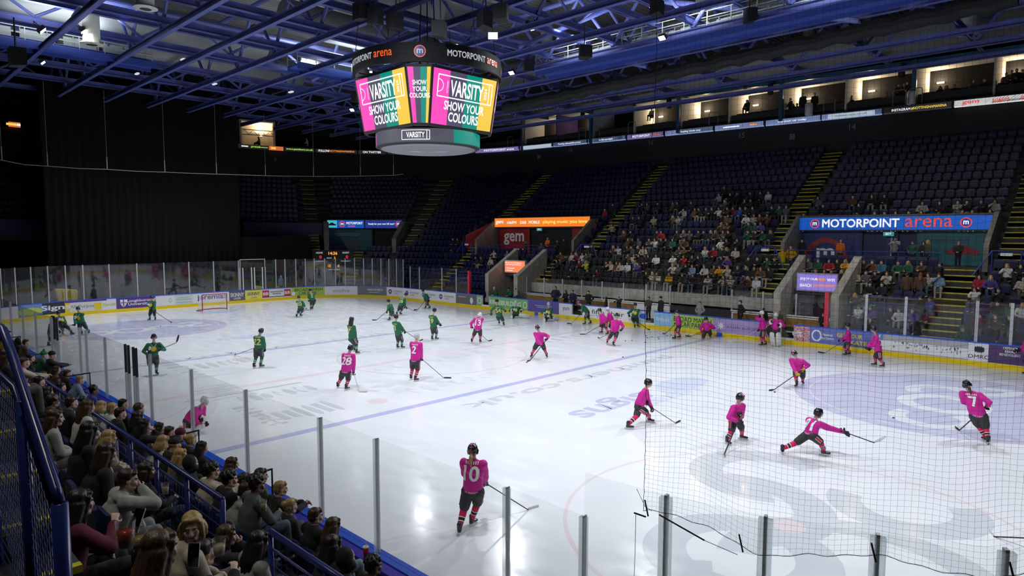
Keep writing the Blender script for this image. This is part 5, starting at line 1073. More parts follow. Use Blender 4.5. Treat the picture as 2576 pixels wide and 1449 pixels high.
M_skin = mat('skin', (.5,.32,.24), .5, objcol=True); M_eye = mat('eye_white', (.6,.58,.55), .3); M_iris = mat('iris_dark', (.03,.02,.015), .2); M_lip = mat('lips', (.33,.09,.08), .45)
M_fab = mat('fabric', (.1,.1,.1), .85, objcol=True, noise=.22, nscale=7, bump=.25, bscale=90); M_hair = mat('hair_strands', (.1,.06,.03), .42, objcol=True, noise=.45, nscale=55, bump=.45, bscale=70, stretch=.07)
M_gloss = mat('helmet_shell', (.05,.05,.05), .25, objcol=True, spec=.6); M_kit = mat('kit_fabric', (.5,.0,.3), .7, objcol=True, noise=.1, nscale=5)
def ik(a, b, l1, l2, pole):
    a = V(a); b = V(b); d = b-a; L = d.length; k = 1.0
    if L > (l1+l2)*.995: k = L/((l1+l2)*.995); l1 *= k; l2 *= k
    dn = d.normalized(); x = (l1*l1-l2*l2+L*L)/(2*L); h = math.sqrt(max(0, l1*l1-x*x)); pl = V(pole); pl = pl-dn*pl.dot(dn)
    pl = pl.normalized() if pl.length > 1e-5 else dn.orthogonal(); return a+dn*x+pl*h
def hand(mb, w_, d, pn, side, curl=.5, fat=1.0, k=1.0):
    """w_ wrist, d pointing direction, pn palm normal, side +1/-1 sends the thumb out"""
    w_ = V(w_); d = V(d).normalized(); pn = V(pn); pn = (pn-d*pn.dot(d)).normalized(); ac = d.cross(pn)*side; r = .0092*fat*k
    mb.cap(w_, w_+d*.075*k, (.024*k*fat, .017*k*fat), (.036*k*fat, .014*k*fat), 10, ac)
    for i, (o_, L_) in enumerate(((.030, .072), (.011, .082), (-.009, .076), (-.028, .058))):
        p = w_+d*.08*k+ac*o_*k; q = d*.95+ac*o_*2; a = curl*(.9+.12*i)
        for s_, f in enumerate((.45, .32, .26)):
            ang = a*(s_+1)*.75; dd = (d+ac*o_*1.2)*math.cos(ang)+pn*math.sin(ang); e = p+dd.normalized()*L_*f*k; mb.cap(p, e, r*(1-.06*s_), r*(.92-.06*s_), 8); p = e
    p = w_+d*.02*k+ac*.026*k; e = p+(d*.6+ac*.75+pn*.3).normalized()*.042*k; mb.cap(p, e, r*1.35, r*1.1, 8); mb.cap(e, e+(d*.85+ac*.15+pn*.5).normalized()*.034*k, r*1.1, r*.9, 8)
def headframe(J):
    f = V(J['hf']).normalized(); u = V(J.get('hu', (0,0,1))); u = (u-f*u.dot(f)).normalized(); r = f.cross(u); h = V(J['head']); return (lambda a, b, c: h+r*a+f*b+u*c), f, u, r
def body_mb(J, fine=True, curl=.55, palms=None):
    mb = MB(); P, f, u, r = headframe(J); rot = Mx((r, f, u)).transposed()
    mb.ell(P(0,-.014,.028), (.075,.093,.086), rot, 16, 12); mb.ell(P(0,.022,-.03), (.058,.068,.082), rot, 16, 12); mb.cap(P(-.018,.058,-.088), P(.018,.058,-.088), .026, .026); mb.cap(P(-.05,.0,-.06), P(-.02,.05,-.09), .026, .024); mb.cap(P(.05,.0,-.06), P(.02,.05,-.09), .026, .024)
    mb.cap(P(0,.084,.008), P(0,.101,-.03), .008, .012, 8); mb.cap(P(-.010,.091,-.034), P(.010,.091,-.034), .008, .008, 8); mb.cap(P(-.034,.073,.02), P(.034,.073,.02), .013, .013, 8)
    mb.cap(P(-.017,.085,-.062), P(.017,.085,-.062), .009, .009, 8); mb.cap(P(-.042,.062,-.025), P(-.03,.07,-.04), .02, .02, 8); mb.cap(P(.042,.062,-.025), P(.03,.07,-.04), .02, .02, 8)
    for s in (-1, 1): mb.ell(P(s*.076,-.004,-.012), (.010,.021,.032), rot, 8, 6)
    nk = V(J['neck']); mb.cap(nk-V((0,0,.03)), P(0,-.02,-.05), (.06,.06), .052, 12)
    pe, ch = V(J['pel']), V(J['chest']); rr = V(J['right'])
    mb.cap(pe, ch, (.15,.10), (.16,.11), 16, rr); mb.cap(V(J['shR']), V(J['shL']), .055, .055)
    for s in 'LR':
        sh, el, ha, hi, kn, an = (V(J[k+s]) for k in ('sh', 'el', 'ha', 'hi', 'kn', 'an'))
        mb.cap(sh, el, .048, .038); mb.cap(el, ha, .038, .026); mb.cap(hi, kn, .075, .052); mb.cap(kn, an, .052, .036); d = (ha-el).normalized()
        pn = (palms or {}).get(s) or (V((rr.x, rr.y, 0))*(1 if s == 'L' else -1)+V((0,0,-.4)))
        hand(mb, ha, d, pn, 1 if s == 'L' else -1, curl)
    return mb
def facepaint(J):
    P, f, u, r = headframe(J); h = V(J['head'])
    def pt_(c):
        q = c-h; a, b, z = q.dot(r), q.dot(f), q.dot(u)
        if b < .05 or abs(a) > .05 or abs(z) > .09: return 0
        e = math.hypot(abs(a)-.03, (z-.0)*1.7)
        if e < .0065: return 2
        if e < .0145: return 1
        if abs(a) < .024 and abs(z+.063) < .0085 and b > .07: return 3
        if .017 < z < .027 and .014 < abs(a) < .045: return 4
        return 0
    return pt_
def hair_mb(J, kind):
    mb = MB(); P, f, u, r = headframe(J); rot = Mx((r, f, u)).transposed()
    if kind == 'beanie' or kind == 'bobble':
        mb.ell(P(0,-.018,.055), (.088,.104,.085), rot, 16, 10); mb.ell(P(0,-.018,.03), (.093,.107,.03), rot, 16, 6)
        if kind == 'bobble': mb.ell(P(0,-.02,.165), (.04,.04,.04), rot)
        return mb
    if kind == 'cap': mb.ell(P(0,-.015,.05), (.084,.1,.07), rot, 16, 10); mb.cap(P(-.03,.09,.045), P(.03,.09,.045), (.045,.012), (.045,.012), 10, f); return mb
    if kind == 'hood': mb.ell(P(0,-.04,.02), (.105,.1,.12), rot, 16, 10); mb.cap(P(-.08,.02,-.06), P(0,-.06,-.13), .05, .07); mb.cap(P(.08,.02,-.06), P(0,-.06,-.13), .05, .07); return mb
    mb.ell(P(0,-.03,.045), (.084,.094,.082), rot, 16, 12); mb.ell(P(0,-.06,-.005), (.079,.06,.075), rot, 14, 10)
    mb.cap(P(-.045,.05,.082), P(.045,.05,.082), .024, .024)
    if kind == 'short': mb.cap(P(-.072,.0,.02), P(-.072,-.01,-.005), .013, .01, 8); mb.cap(P(.072,.0,.02), P(.072,-.01,-.005), .013, .01, 8)
    if kind == 'curly':
        for i in range(34):
            t = i*2.4; z = 1-1.25*i/34; q = math.sqrt(max(0, 1-z*z)); x, y = q*math.cos(t), q*math.sin(t)
            if y > .55 and z < .55: continue
            mb.ell(P(x*.088, y*.098-.03, z*.088+.05), (.027,)*3, None, 7, 5)
    if kind in ('long', 'wavy', 'bob'):
        L = {'long': .33, 'wavy': .3, 'bob': .14}[kind]; down = V((0,0,-1)); bk = -V((f.x, f.y, 0)).normalized()
        for a in range(-4, 5):
            an_ = a*.42; base = P(math.sin(an_)*.078, -.03-math.cos(an_)*.062, -.0); e = base+down*L*(1-.06*abs(a))+bk*(.03+.03*math.cos(an_))+r*math.sin(an_)*.03
            if kind == 'wavy':
                m1 = base.lerp(e, .5)+r*.02*math.sin(a*2)+bk*.015; mb.cap(base, m1, .032, .036); mb.cap(m1, e, .038, .02)
            else: m1 = base.lerp(e, .55)+bk*.012; mb.cap(base, m1, .032, .032); mb.cap(m1, e, .032, .016)
        for s in (-1, 1): mb.cap(P(s*.07,.035,.05), P(s*.083,.012,-.08), .022, .022); mb.cap(P(s*.083,.012,-.08), P(s*.085,.0,-.08)+down*L*.5, .024, .014)
    if kind == 'bun': mb.ell(P(0,-.135,.05), (.045,.04,.045), rot)
    if kind == 'pony': mb.cap(P(0,-.11,-.04), P(0,-.16,-.1), .03, .04); mb.cap(P(0,-.16,-.1), P(-.02,-.17,-.27), .042, .018)
    return mb
def top_mb(J, loose=1.0, hem=.06, sleeve=1.0, hoodie=False, coat=False):
    mb = MB(); rr = V(J['right']); pe, ch, nk = V(J['pel']), V(J['chest']), V(J['neck']); dn = (pe-ch).normalized(); shm = (V(J['shL'])+V(J['shR']))/2
    mb.cap(pe+dn*hem, ch, (.185*loose, .145*loose), (.19*loose, .14*loose), 20, rr); mb.cap(ch, shm+(nk-shm)*.15, (.19*loose, .135*loose), (.15, .095), 18, rr); mb.cap(V(J['shR']), V(J['shL']), .072*loose, .072*loose, 12); mb.cap(shm, nk-V((0,0,.0)), .10, .066)
    for s in 'LR':
        sh, el, ha = (V(J[k+s]) for k in ('sh', 'el', 'ha')); e2 = el.lerp(ha, .93)
        mb.cap(sh, el, .078*loose*sleeve, .062*loose*sleeve); mb.cap(el, e2, .064*loose*sleeve, .046*loose*sleeve)
    if hoodie: f = V(J['fwd']); b = nk-f*.07-V((0,0,.01)); mb.cap(b-rr*.09, b+rr*.09, .055, .055); mb.cap(nk-f*.1-V((0,0,.05)), nk-f*.1-V((0,0,.13)), (.1,.05), (.04,.03), 12, rr); mb.cap(b-rr*.09, nk+f*.07-rr*.03-V((0,0,.05)), .04, .03); mb.cap(b+rr*.09, nk+f*.07+rr*.03-V((0,0,.05)), .04, .03)
    return mb
def legs_mb(J, r0=.098, r1=.072, r2=.058, full=True):
    mb = MB(); rr = V(J['right']); mb.cap(V(J['hiL']), V(J['hiR']), .115, .115); 
    for s in 'LR':
        hi, kn, an = (V(J[k+s]) for k in ('hi', 'kn', 'an')); mb.cap(hi, kn, r0, r1)
        if full: mb.cap(kn, kn.lerp(an, .95), r1, r2)
    return mb
def shoe_mb(mb, an, fwd, k=1.0):
    an = V(an); f = V((fwd[0], fwd[1], 0)).normalized(); b = an-V((0,0,an.z-.045 if False else .055)); mb.cap(an, b-f*.02, .045*k, .042*k); mb.cap(b-f*.03, b+f*.15, (.042*k, .036*k), (.046*k, .03*k), 12, f.cross(V((0,0,1)))); return mb
HAIRC = {'k': (.012,.009,.008), 'd': (.035,.02,.012), 'n': (.07,.038,.018), 'L': (.42,.28,.11), 'g': (.16,.14,.12), 'r': (.16,.045,.015)}
SKINC = [(.52,.33,.25), (.58,.38,.30), (.45,.28,.2), (.55,.35,.27), (.25,.14,.09)]
CLO = {'k': ((.012,.012,.015), 'black'), 'g': ((.09,.095,.1), 'dark grey'), 'G': ((.32,.33,.32), 'light grey'), 'c': ((.48,.43,.33), 'cream'), 'w': ((.6,.6,.58), 'white'), 'r': ((.38,.015,.03), 'red'), 'y': ((.6,.33,.0), 'yellow'), 'Y': ((.5,.6,.05), 'lime'), 'b': ((.03,.06,.35), 'blue'), 'l': ((.2,.3,.42), 'pale blue'), 'n': ((.12,.06,.03), 'brown'), 'o': ((.8,.15,.01), 'orange'), 'e': ((.02,.1,.05), 'dark green'), 't': ((.03,.13,.2), 'teal'), 'p': ((.1,.05,.25), 'purple'), 'm': ((.12,.01,.04), 'maroon'), 'a': ((.06,.065,.03), 'olive'), 'v': ((.01,.015,.05), 'navy')}
def seatedJ(arm='lap', lean=.0, leg=0, turn=0.0, h=1.0):
    J = {'fwd': V((0,1,0)), 'right': V((1,0,0)), 'pel': V((0,-.02,.53)), 'chest': V((0,-.03+lean*.6,.80)), 'neck': V((0,-.02+lean,1.0)), 'head': V((0,.015+lean*1.15,1.145))}
    J['hf'] = V((math.sin(-turn), math.cos(turn), -.08-lean*.6))
    for s, k in (('L', -1), ('R', 1)):
        J['sh'+s] = V((k*.175, -.03+lean*.95, .945)); J['hi'+s] = V((k*.09, .0, .5)); kx = {0: .13, 1: .2, 2: .1}[leg]; J['kn'+s] = V((k*kx, .44, .53)); J['an'+s] = V((k*(kx-.01 if leg != 1 else .12), .47 if leg != 2 else .4, .11))
        t = {'lap': V((k*.06, .28, .63)), 'cross': V((-k*.1, .2+lean, .82)), 'front': V((k*.04, .42+lean, .80)), 'knees': V((k*.12, .42, .66)), 'mouth': V((k*.05, .3, .64)), 'phone': V((k*.05, .36, .9)), 'cup': V((k*.12, .35, .72)), 'clap': V((k*.02, .3, .95))}[arm]
        if arm == 'mouth' and s == 'R': t = V((.05, .15+lean, 1.03))
        if arm == 'cup' and s == 'L': t = V((-.1, .3, .6))
        if arm == 'phone' and s == 'L': t = V((-.1, .3, .62))
        J['ha'+s] = t; J['el'+s] = ik(J['sh'+s], t, .28, .25, V((k*.8, -.3, -.6)))
    return J
def standJ(arm='down', lean=.0, turn=0.0):
    J = {'fwd': V((0,1,0)), 'right': V((1,0,0)), 'pel': V((0,0,.95)), 'chest': V((0,lean*.6,1.22)), 'neck': V((0,lean,1.44)), 'head': V((0,.03+lean,1.585)), 'hf': V((math.sin(-turn), math.cos(turn), -.1))}
    for s, k in (('L', -1), ('R', 1)):
        J['sh'+s] = V((k*.185, -.01+lean, 1.38)); J['hi'+s] = V((k*.09, 0, .92)); J['kn'+s] = V((k*.1, .03, .5)); J['an'+s] = V((k*.11, -.01, .1))
        t = {'down': V((k*.25, .05, .84)), 'front': V((k*.06, .26, 1.05)), 'phone': V((k*.05, .34, 1.35)), 'hips': V((k*.2, .02, .98)), 'pocket': V((k*.2, .12, .95)), 'wave': V((k*.2, .2, 1.1))}[arm]
        J['ha'+s] = t; J['el'+s] = ik(J['sh'+s], t, .29, .26, V((k*.8, -.6, -.3)))
    return J
TPL = {}
def tpl(key, lod):
    """body/top/legs/shoe meshes of one pose at a level of detail"""
    kk = (key, lod)
    if kk in TPL: return TPL[kk]
    J = standJ(*key[1:]) if key[0] == 'stand' else seatedJ(*key[1:]); vx = .0072 if lod else .017
    b = bake(body_mb(J), vx, 'body', [M_skin, M_eye, M_iris, M_lip, M_hairb], 1 if lod else 1, paint=facepaint(J) if lod else None)
    c = bake(top_mb(J, 1.0, .08), .014 if lod else .022, 'top', [M_fab], 2, .012, 7); ch = bake(top_mb(J, 1.08, .1, 1.05, True), .014 if lod else .022, 'hooded_top', [M_fab], 2, .013, 6, seed=3)
    t = bake(legs_mb(J), .015 if lod else .024, 'trousers', [M_fab], 2, .01, 8); sm_ = MB(); [shoe_mb(sm_, J['an'+s], (0, 1)) for s in 'LR']; sh_ = bake(sm_, .012 if lod else .02, 'shoes', [M_fab], 1)
    TPL[kk] = (J, b, c, ch, t, sh_); return TPL[kk]
M_hairb = mat('eyebrow', (.04,.025,.015), .7)
HT = {}
HJ = {'head': V((0,0,0)), 'hf': V((0,1,0))}
def hairmesh(kind, lod):
    kk = (kind, lod)
    if kk not in HT: HT[kk] = bake(hair_mb(HJ, kind), .009 if lod else .018, {'beanie': 'beanie', 'bobble': 'bobble_hat', 'cap': 'cap', 'hood': 'hood'}.get(kind, 'hair'), [M_fab if kind in ('beanie', 'bobble', 'cap', 'hood') else M_hair], 3, 0 if kind in ('beanie', 'cap') else .004, 16 if kind != 'wavy' else 11)
    return HT[kk]
def oc(o, c, j=.0): k = 1+(rnd.random()-.5)*j; o.color = (c[0]*k, c[1]*k, c[2]*k, 1); return o
def person(x, y, z, rz, key, hair, hc, topc, legc, label, group=None, lod=0, hood=False, skin=None, shoe=(.5,.5,.5), scale=1.0):
    J, b, c, ch, t, sh_ = tpl(key, lod); r = empty('person', (x, y, z), rz); r.scale = (scale,)*3; tag(r, label, 'person', group)
    sk = SKINC[skin] if skin is not None else SKINC[rnd.randrange(4)]
    oc(mk('body', b, r), sk, .1); oc(mk('hooded_top' if hood else 'top', ch if hood else c, r), topc, .25); oc(mk('trousers', t, r), legc, .25); oc(mk('shoes', sh_, r), shoe, .4)
    if hair:
        h = hairmesh(hair, lod); o = oc(mk(h.name.split('.')[0], h, r), hc, .25); P, f, u, rr = headframe(J)
        m_ = Mx((rr, f, u)).transposed().to_4x4(); m_.translation = J['head']; o.matrix_basis = m_
    return r
JEANS = (.06,.09,.15); 
def cup(q, lab, liq=(.4,.15,.02), r_=.042, h=.13):
    o = empty('plastic_cup', q); tag(o, lab, 'cup'); MB().loft([(0,0,0), (0,0,.003), (0,0,h)], [r_*.72, r_*.74, r_], 20, cap=False).obj('cup_wall', glass('cup_plastic', (.85,.86,.84), .06, .12), o, True)
    MB().loft([(0,0,.004), (0,0,h*.6)], [r_*.7, r_*.85], 18).obj('drink', mat('drink_%d' % int(liq[0]*100), liq, .15), o, True); return o
def phone(q, rz, lab, tilt=-.3, on=True):
    o = empty('phone', q, rz); o.rotation_euler = (tilt, 0, rz); tag(o, lab, 'phone')
    MB().box((-.037, -.004, -.076), (.037, .004, .076)).obj('case', mat('phone_silver', (.25,.25,.27), .3, .5), o); MB().box((-.034, -.006, -.072), (.034, -.004, .072)).obj('screen', mat('phone_black', (.006,.006,.008), .08), o); return o
# ------------------------------------------------------------------ skaters
PINK = (.62,.008,.30); PSOCK = (.70,.01,.10); GREEN = (.008,.13,.055); SHORT = (.028,.03,.034); BLK = (.012,.012,.014); WHT = (.72,.72,.72)
M_num = mat('number_white', (.85,.85,.85), .6); M_gold = mat('number_gold', (.62,.55,.2), .6); M_strw = mat('stripe_white', (.75,.75,.75), .7); M_strr = mat('stripe_red', (.6,.02,.06), .7); M_gem = mat('emblem_yellow', (.75,.55,.02), .6)
M_sp = mat('sock_pink', PSOCK, .8); M_sk = mat('sock_black', BLK, .8); M_sw = mat('sock_white', (.75,.75,.75), .8); M_sg = mat('sock_green', GREEN, .8); M_blade = mat('skate_steel', (.6,.62,.65), .2, .9); M_hold = mat('blade_holder', (.7,.7,.7), .4); M_visor = glass('visor', (.7,.75,.8), .1, .05)
M_shaft = mat('stick_black', (.015,.015,.017), .35); M_shw = mat('stick_pale', (.55,.56,.58), .35); M_tape = mat('blade_tape', (.03,.03,.03), .8); M_tapw = mat('blade_tape_white', (.7,.7,.68), .8); M_pad = mat('goalie_pad', (.75,.75,.73), .5)
def decal(nm, v2, f2, target_bvh, org, ux, uy, n, m_, par, d=.012):
    vs = []; 
    for x, y in v2:
        p = org+ux*x+uy*y; hit = target_bvh.ray_cast(p+n*.4, -n, .8); vs.append((hit[0]+n*d) if hit[0] is not None else p)
    return MB().add(vs, f2).obj(nm, m_, par)
def stick(top, heel, bd, lab, m_=M_shaft, tape=M_tape):
    o = empty('hockey_stick', heel); tag(o, lab, 'hockey stick'); t = V(top)-V(heel); bd = V(bd).normalized()
    MB().beam((0,0,0), t, .03, .02).obj('shaft', m_, o); MB().beam(t*.93, t*1.0, .034, .024).obj('grip_tape', M_tapw, o)
    bl_ = MB(); pts_ = []; up = V((0,0,1)); sd = bd.cross(up)
    ps = [V((0,0,.02)), bd*.1+V((0,0,.015)), bd*.2+sd*.006+V((0,0,.02)), bd*.3+sd*.022+V((0,0,.035))]
    bl_.loft(ps, [(.022,.007), (.036,.006), (.038,.005), (.026,.004)], 8, 0, up); bl_.obj('blade', tape, o, True); return o
KT = {}
def frame(o, x, y, z, loc): m_ = Mx((x, y, z)).transposed().to_4x4(); m_.translation = loc; o.matrix_basis = m_; return o
def kit(nm):
    if nm in KT: return KT[nm]
    mb = MB(); X, Y, Z = V((1,0,0)), V((0,1,0)), V((0,0,1))
    if nm == 'helmet':
        P, f, u, rh = headframe(HJ); rot = Mx.Identity(3)
        mb.ell(P(0,-.012,.035), (.102,.125,.105), rot, 20, 12); mb.cap(P(-.095,-.01,.0), P(-.09,-.03,-.05), .03, .025); mb.cap(P(.095,-.01,.0), P(.09,-.03,-.05), .03, .025); mb.ell(P(0,-.06,-.02), (.09,.07,.06), rot, 14, 8)
        for a in (-.04, 0, .04): mb.cap(P(a, .06, .125), P(a, -.09, .125), .012, .012)
        KT[nm] = bake(mb, .011, 'helmet', [M_gloss], 1)
    if nm == 'skate':
        mb.cap((0,0,.06), (0,-.01,-.04), .056, .05); mb.cap((0,-.03,-.055), (0,.15,-.065), (.042,.04), (.043,.03), 12, X); KT[nm] = bake(mb, .011, 'skate', [M_gloss], 1)
    if nm[0] == 'g':   # glove pointing along +y, palm towards -z
        mb.cap((0,-.1,0), (0,0,0), .058, .05); hand(mb, (0,-.02,0), Y, -Z, 1 if nm[1] == 'L' else -1, .95, 1.9, 1.25); KT[nm] = bake(mb, .009, 'glove', [M_kit, M_strw], 1)
    return KT[nm]
def player(lab, team, fl, fr, hip, neck, head, ha, hb, tip, az, num=None, slab=None, vis='helmet', hcol=None, opts=None):
    """fl/fr feet, hip, neck, head, hands ha (left) hb (right), tip = stick heel; picture points. az = facing, degrees"""
    opts = opts or {}; A = onz(*fl); B = onz(*fr)
    G = (A+B)/2
    if 'G' in opts: G = onz(*opts['G'])
    away = V((G.x-CAM.x, G.y-CAM.y, 0)).normalized(); F = V((math.cos(math.radians(az)), math.sin(math.radians(az)), 0)); Rr = V((F.y, -F.x, 0))
    def J_(u, v, off=0.0):
        d = ray(u, v); c = (G+away*off-CAM).dot(away)/d.dot(away); return CAM+d*c
    D = (G-CAM).length; vx = .0125 if D < 17 else .017; J = {'fwd': F, 'right': Rr}
    ld = opts.get('lean', 0)   # forward lean along the facing direction, metres at the neck
    fo = F.dot(away); H = J_(*hip); N_ = J_(*neck, fo*ld); hd = J_(*head, fo*(ld+.05))
    H = H+Rr*0
    up = (N_-H).normalized(); J['pel'] = H+up*.03; J['chest'] = H.lerp(N_, .6); J['neck'] = N_; J['head'] = hd; J['hf'] = opts.get('hf') or (F+V((0,0,opts.get('look', -.25)))); J['hu'] = (hd-N_).normalized()
    tr = math.radians(opts.get('twist', 0)); Rs = V((Rr.x*math.cos(tr)-Rr.y*math.sin(tr), Rr.x*math.sin(tr)+Rr.y*math.cos(tr), 0))
    hr = {'L': ha, 'R': hb}; feet = {'L': A, 'R': B}
    tipw = None; thr = opts.get('reach', .3)
    for s, k in (('L', -1), ('R', 1)):
        J['sh'+s] = N_-up*.07+Rs*k*.195; J['hi'+s] = H+Rr*k*.1-up*.02; ft = feet[s]; an = ft+V((0,0,.15)); J['an'+s] = an
        lt = (J['hi'+s]-an).length; lg = min(.84, max(lt*opts.get('bend', 1.025), .5)); J['kn'+s] = ik(J['hi'+s], an, lg*.51, lg*.49, F*1.0+Rr*k*.25)
        if opts.get('kneel') and s in opts['kneel']: J['kn'+s] = J['hi'+s]+F*.25+Rr*k*.12; J['kn'+s].z = .09; J['an'+s] = J['kn'+s]-F*.38; J['an'+s].z = .12
        h_ = hr[s]
        if h_ is None: t = J['sh'+s]-up*.38+F*.33-Rs*k*.1
        else: t = J_(h_[0], h_[1], fo*(h_[2] if len(h_) > 2 else thr))
        J['ha'+s] = t
    if tip is not None:
        if len(tip) > 2: tipw = J_(tip[0], tip[1], fo*tip[2])
        else: tipw = onz(*tip)+V((0,0,.015))
        tophand = opts.get('top', 'R'); ow = 'L' if tophand == 'R' else 'R'; T = J['ha'+tophand]
        if opts.get('two', True) is True and hr[ow] is not None or hr[ow] is None and opts.get('two', True):
            ax = (tipw-T).normalized(); J['ha'+ow] = T+ax*max(.12, min(.62, (J['ha'+ow]-T).dot(ax)))
            if hr[ow] is None: J['ha'+ow] = T+ax*.3
    for s, k in (('L', -1), ('R', 1)): J['el'+s] = ik(J['sh'+s], J['ha'+s], .30, .26, Rs*k*.8-F*.5-V((0,0,.5)))
    r = empty('person', G, 0); tag(r, lab, 'person', None); inv = -G
    def put(mesh, nm, c=None, par=r): o = mk(nm, mesh, par); mesh.transform(Mx.Translation(inv)) if par is r else None; (oc(o, c) if c else None); return o
    near = D < 17; bodym = bake(body_mb(J, near, .9), .011 if near else .016, 'body', [M_skin, M_eye, M_iris, M_lip, M_hairb], 1, paint=facepaint(J) if near else None)
    put(bodym, 'body', SKINC[rnd.randrange(4)])
    jc = PINK if team == 'P' else GREEN; goalie = vis == 'goalie'
    # jersey
    lo = 1.22 if goalie else 1.08; mb = top_mb(J, lo, -.02, 1.12)
    for s in 'LR': mb.ell(J['sh'+s]+V((0,0,.012)), (.088,.088,.07))
    jm = bake(mb, vx, 'jersey', [M_kit, M_strw], 2, .014, 6, seed=G.x); bv = BVHTree.FromPolygons([v.co.copy() for v in jm.vertices], [tuple(p.vertices) for p in jm.polygons])
    jm_o = put(jm, 'jersey', jc); jm_o_inv = Mx.Translation(inv)
    def dec(nm, v2, f2, org, ux, uy, n, m_):
        o = decal(nm, v2, f2, bv, org, ux, uy, n, m_, jm_o); o.data.transform(jm_o_inv); return o
    mid = H.lerp(N_, .62); bn = -(F-up*F.dot(up)).normalized()
    if team == 'P':
        if num: v2, f2 = fit(num, None, .30, .03, .05); dec('jersey_number', v2, f2, mid, Rs, up, bn, M_num); v2, f2 = fit('IIIIIII', .26, .055, .01, .05); dec('jersey_name', v2, f2, mid+up*.2, Rs, up, bn, M_num)
        v2, f2 = fit('== =====', .3, .03, .0, .06); dec('hem_lettering', v2, f2, H-up*.0, Rs, up, bn, M_num)
    else:
        if num: v2, f2 = fit(num, None, .27, .03, .05); dec('jersey_number', v2, f2, mid-up*.02, Rs, up, bn, M_gold); v2, f2 = fit('IIIIIII', .28, .055, .02, .05); dec('jersey_name', v2, f2, mid+up*.18, Rs, up, bn, M_gold)
        v2, f2 = disc(.1, 16); dec('emblem', v2, f2, mid-up*.02, Rs, up, -bn, M_gem); v2, f2 = disc(.16, 10, .07, 1, PI*.75, PI*1.15); dec('emblem_wing', v2, f2, mid-up*.0-Rs*-.03, -Rs, up, -bn, M_num)
        for k in (-1, 1): v2 = [(0, -.12), (.02, -.12), (k*.1+.02, .03), (k*.1, .03)]; dec('collar', v2, [(0,1,2,3)], N_-up*.06, Rs, up, -bn, M_num)
    # shorts
    mb = MB(); mb.cap(J['hiL'], J['hiR'], .135, .135)
    for s in 'LR': mb.cap(J['hi'+s], J['hi'+s].lerp(J['kn'+s], .86), .125, .105)
    sm_ = bake(mb, vx, 'shorts', [M_kit], 2, .008, 6); bs = BVHTree.FromPolygons([v.co.copy() for v in sm_.vertices], [tuple(p.vertices) for p in sm_.polygons]); so = put(sm_, 'shorts', SHORT)
    for s, k in (('L', -1), ('R', 1)):
        a_, b_ = J['hi'+s], J['hi'+s].lerp(J['kn'+s], .85); ax = (b_-a_).normalized(); sdv = Rr*k; sdv = (sdv-ax*sdv.dot(ax)).normalized(); fw = ax.cross(sdv)
        for j, (w_, m_) in enumerate(((.085, M_strw), (.055, M_strr if team == 'P' else M_kitk))):
            v2, f2 = rectp((b_-a_).length*.98, w_, 0, 0, 8); o = decal('side_stripe', v2, f2, bs, a_.lerp(b_, .5), ax, fw, sdv, m_, so, .009+.004*j); o.data.transform(jm_o_inv)
    # socks, skates
    for s, k in (('L', -1), ('R', 1)):
        kn, an = J['kn'+s], J['an'+s]
        if goalie:
            mb = MB(); ax = (an-kn).normalized(); fr_ = (F+Rr*k*.4); fr_ = (fr_-ax*fr_.dot(ax)).normalized(); c0 = kn-ax*.25+fr_*.06; c1 = an+ax*.05+fr_*.07
            mb.loft([c0, c0+ax*.05, c0.lerp(c1, .5)+fr_*.02, c1, c1+ax*.05], [(.07,.05), (.13,.07), (.14,.075), (.13,.06), (.08,.04)], 12, 0, ax.cross(fr_)); o = mb.obj('leg_pad', M_pad, r, True); o.data.transform(jm_o_inv)
            for q in (.25, .5, .75): p_ = c0.lerp(c1, q); m2 = MB(); m2.beam(p_+fr_*.07-ax.cross(fr_)*.13, p_+fr_*.07+ax.cross(fr_)*.13, .02, .015); e = m2.obj('pad_seam', M_shw, o); e.data.transform(jm_o_inv)
        else:
            pts_ = [kn.lerp(an, t) for t in (-.12, .05, .42, .47, .62, .67, .8, 1.0)]; rd = [.072, .075, .068, .067, .062, .061, .056, .05]
            ms = [0, 0, 1, 2, 1, 0, 0] if team == 'P' else [0, 0, 1, 0, 1, 3, 3]
            mb = MB(); pp = []; rq = []; mm = []
            for i in range(7): pp += [pts_[i], pts_[i+1]-(pts_[i+1]-pts_[i])*.001]; rq += [rd[i], rd[i+1]]; mm += [ms[i], ms[min(i+1, 6)]]
            mb.loft(pp, rq, 14, 0, F, True, mm[:-1]); o = mb.obj('sock', [M_sp if team == 'P' else M_sg, M_sw, M_sk, M_sg], r, True); o.data.transform(jm_o_inv)
        # skate
        ft = an-V((0,0,.15)); tz = F.copy(); fa = opts.get('toe', {}).get(s)
        if fa is not None: tz = V((math.cos(math.radians(fa)), math.sin(math.radians(fa)), 0))
        else: tz = (F+Rr*k*.3).normalized()
        so2 = oc(mk('skate', kit('skate'), r), (.02,.02,.022) if not goalie else (.5,.5,.5)); frame(so2, V((tz.y,-tz.x,0)), tz, V((0,0,1)), an+inv); sb = so2.matrix_basis.inverted()
        mb = MB(); a_ = ft-tz*.10; b_ = ft+tz*.19; mb.box((0,0,0),(0,0,0)); mb.v = []; mb.f = []; mb.m = []
        mb.beam(a_+V((0,0,.028)), b_+V((0,0,.028)), .006, .05); e = mb.obj('skate_blade', M_blade, so2); e.data.transform(sb @ jm_o_inv)
        mb = MB(); mb.beam(ft-tz*.06+V((0,0,.06)), ft-tz*.0+V((0,0,.06)), .03, .04).beam(ft+tz*.09+V((0,0,.06)), ft+tz*.15+V((0,0,.06)), .03, .035); e = mb.obj('blade_holder', M_hold, so2); e.data.transform(sb @ jm_o_inv)
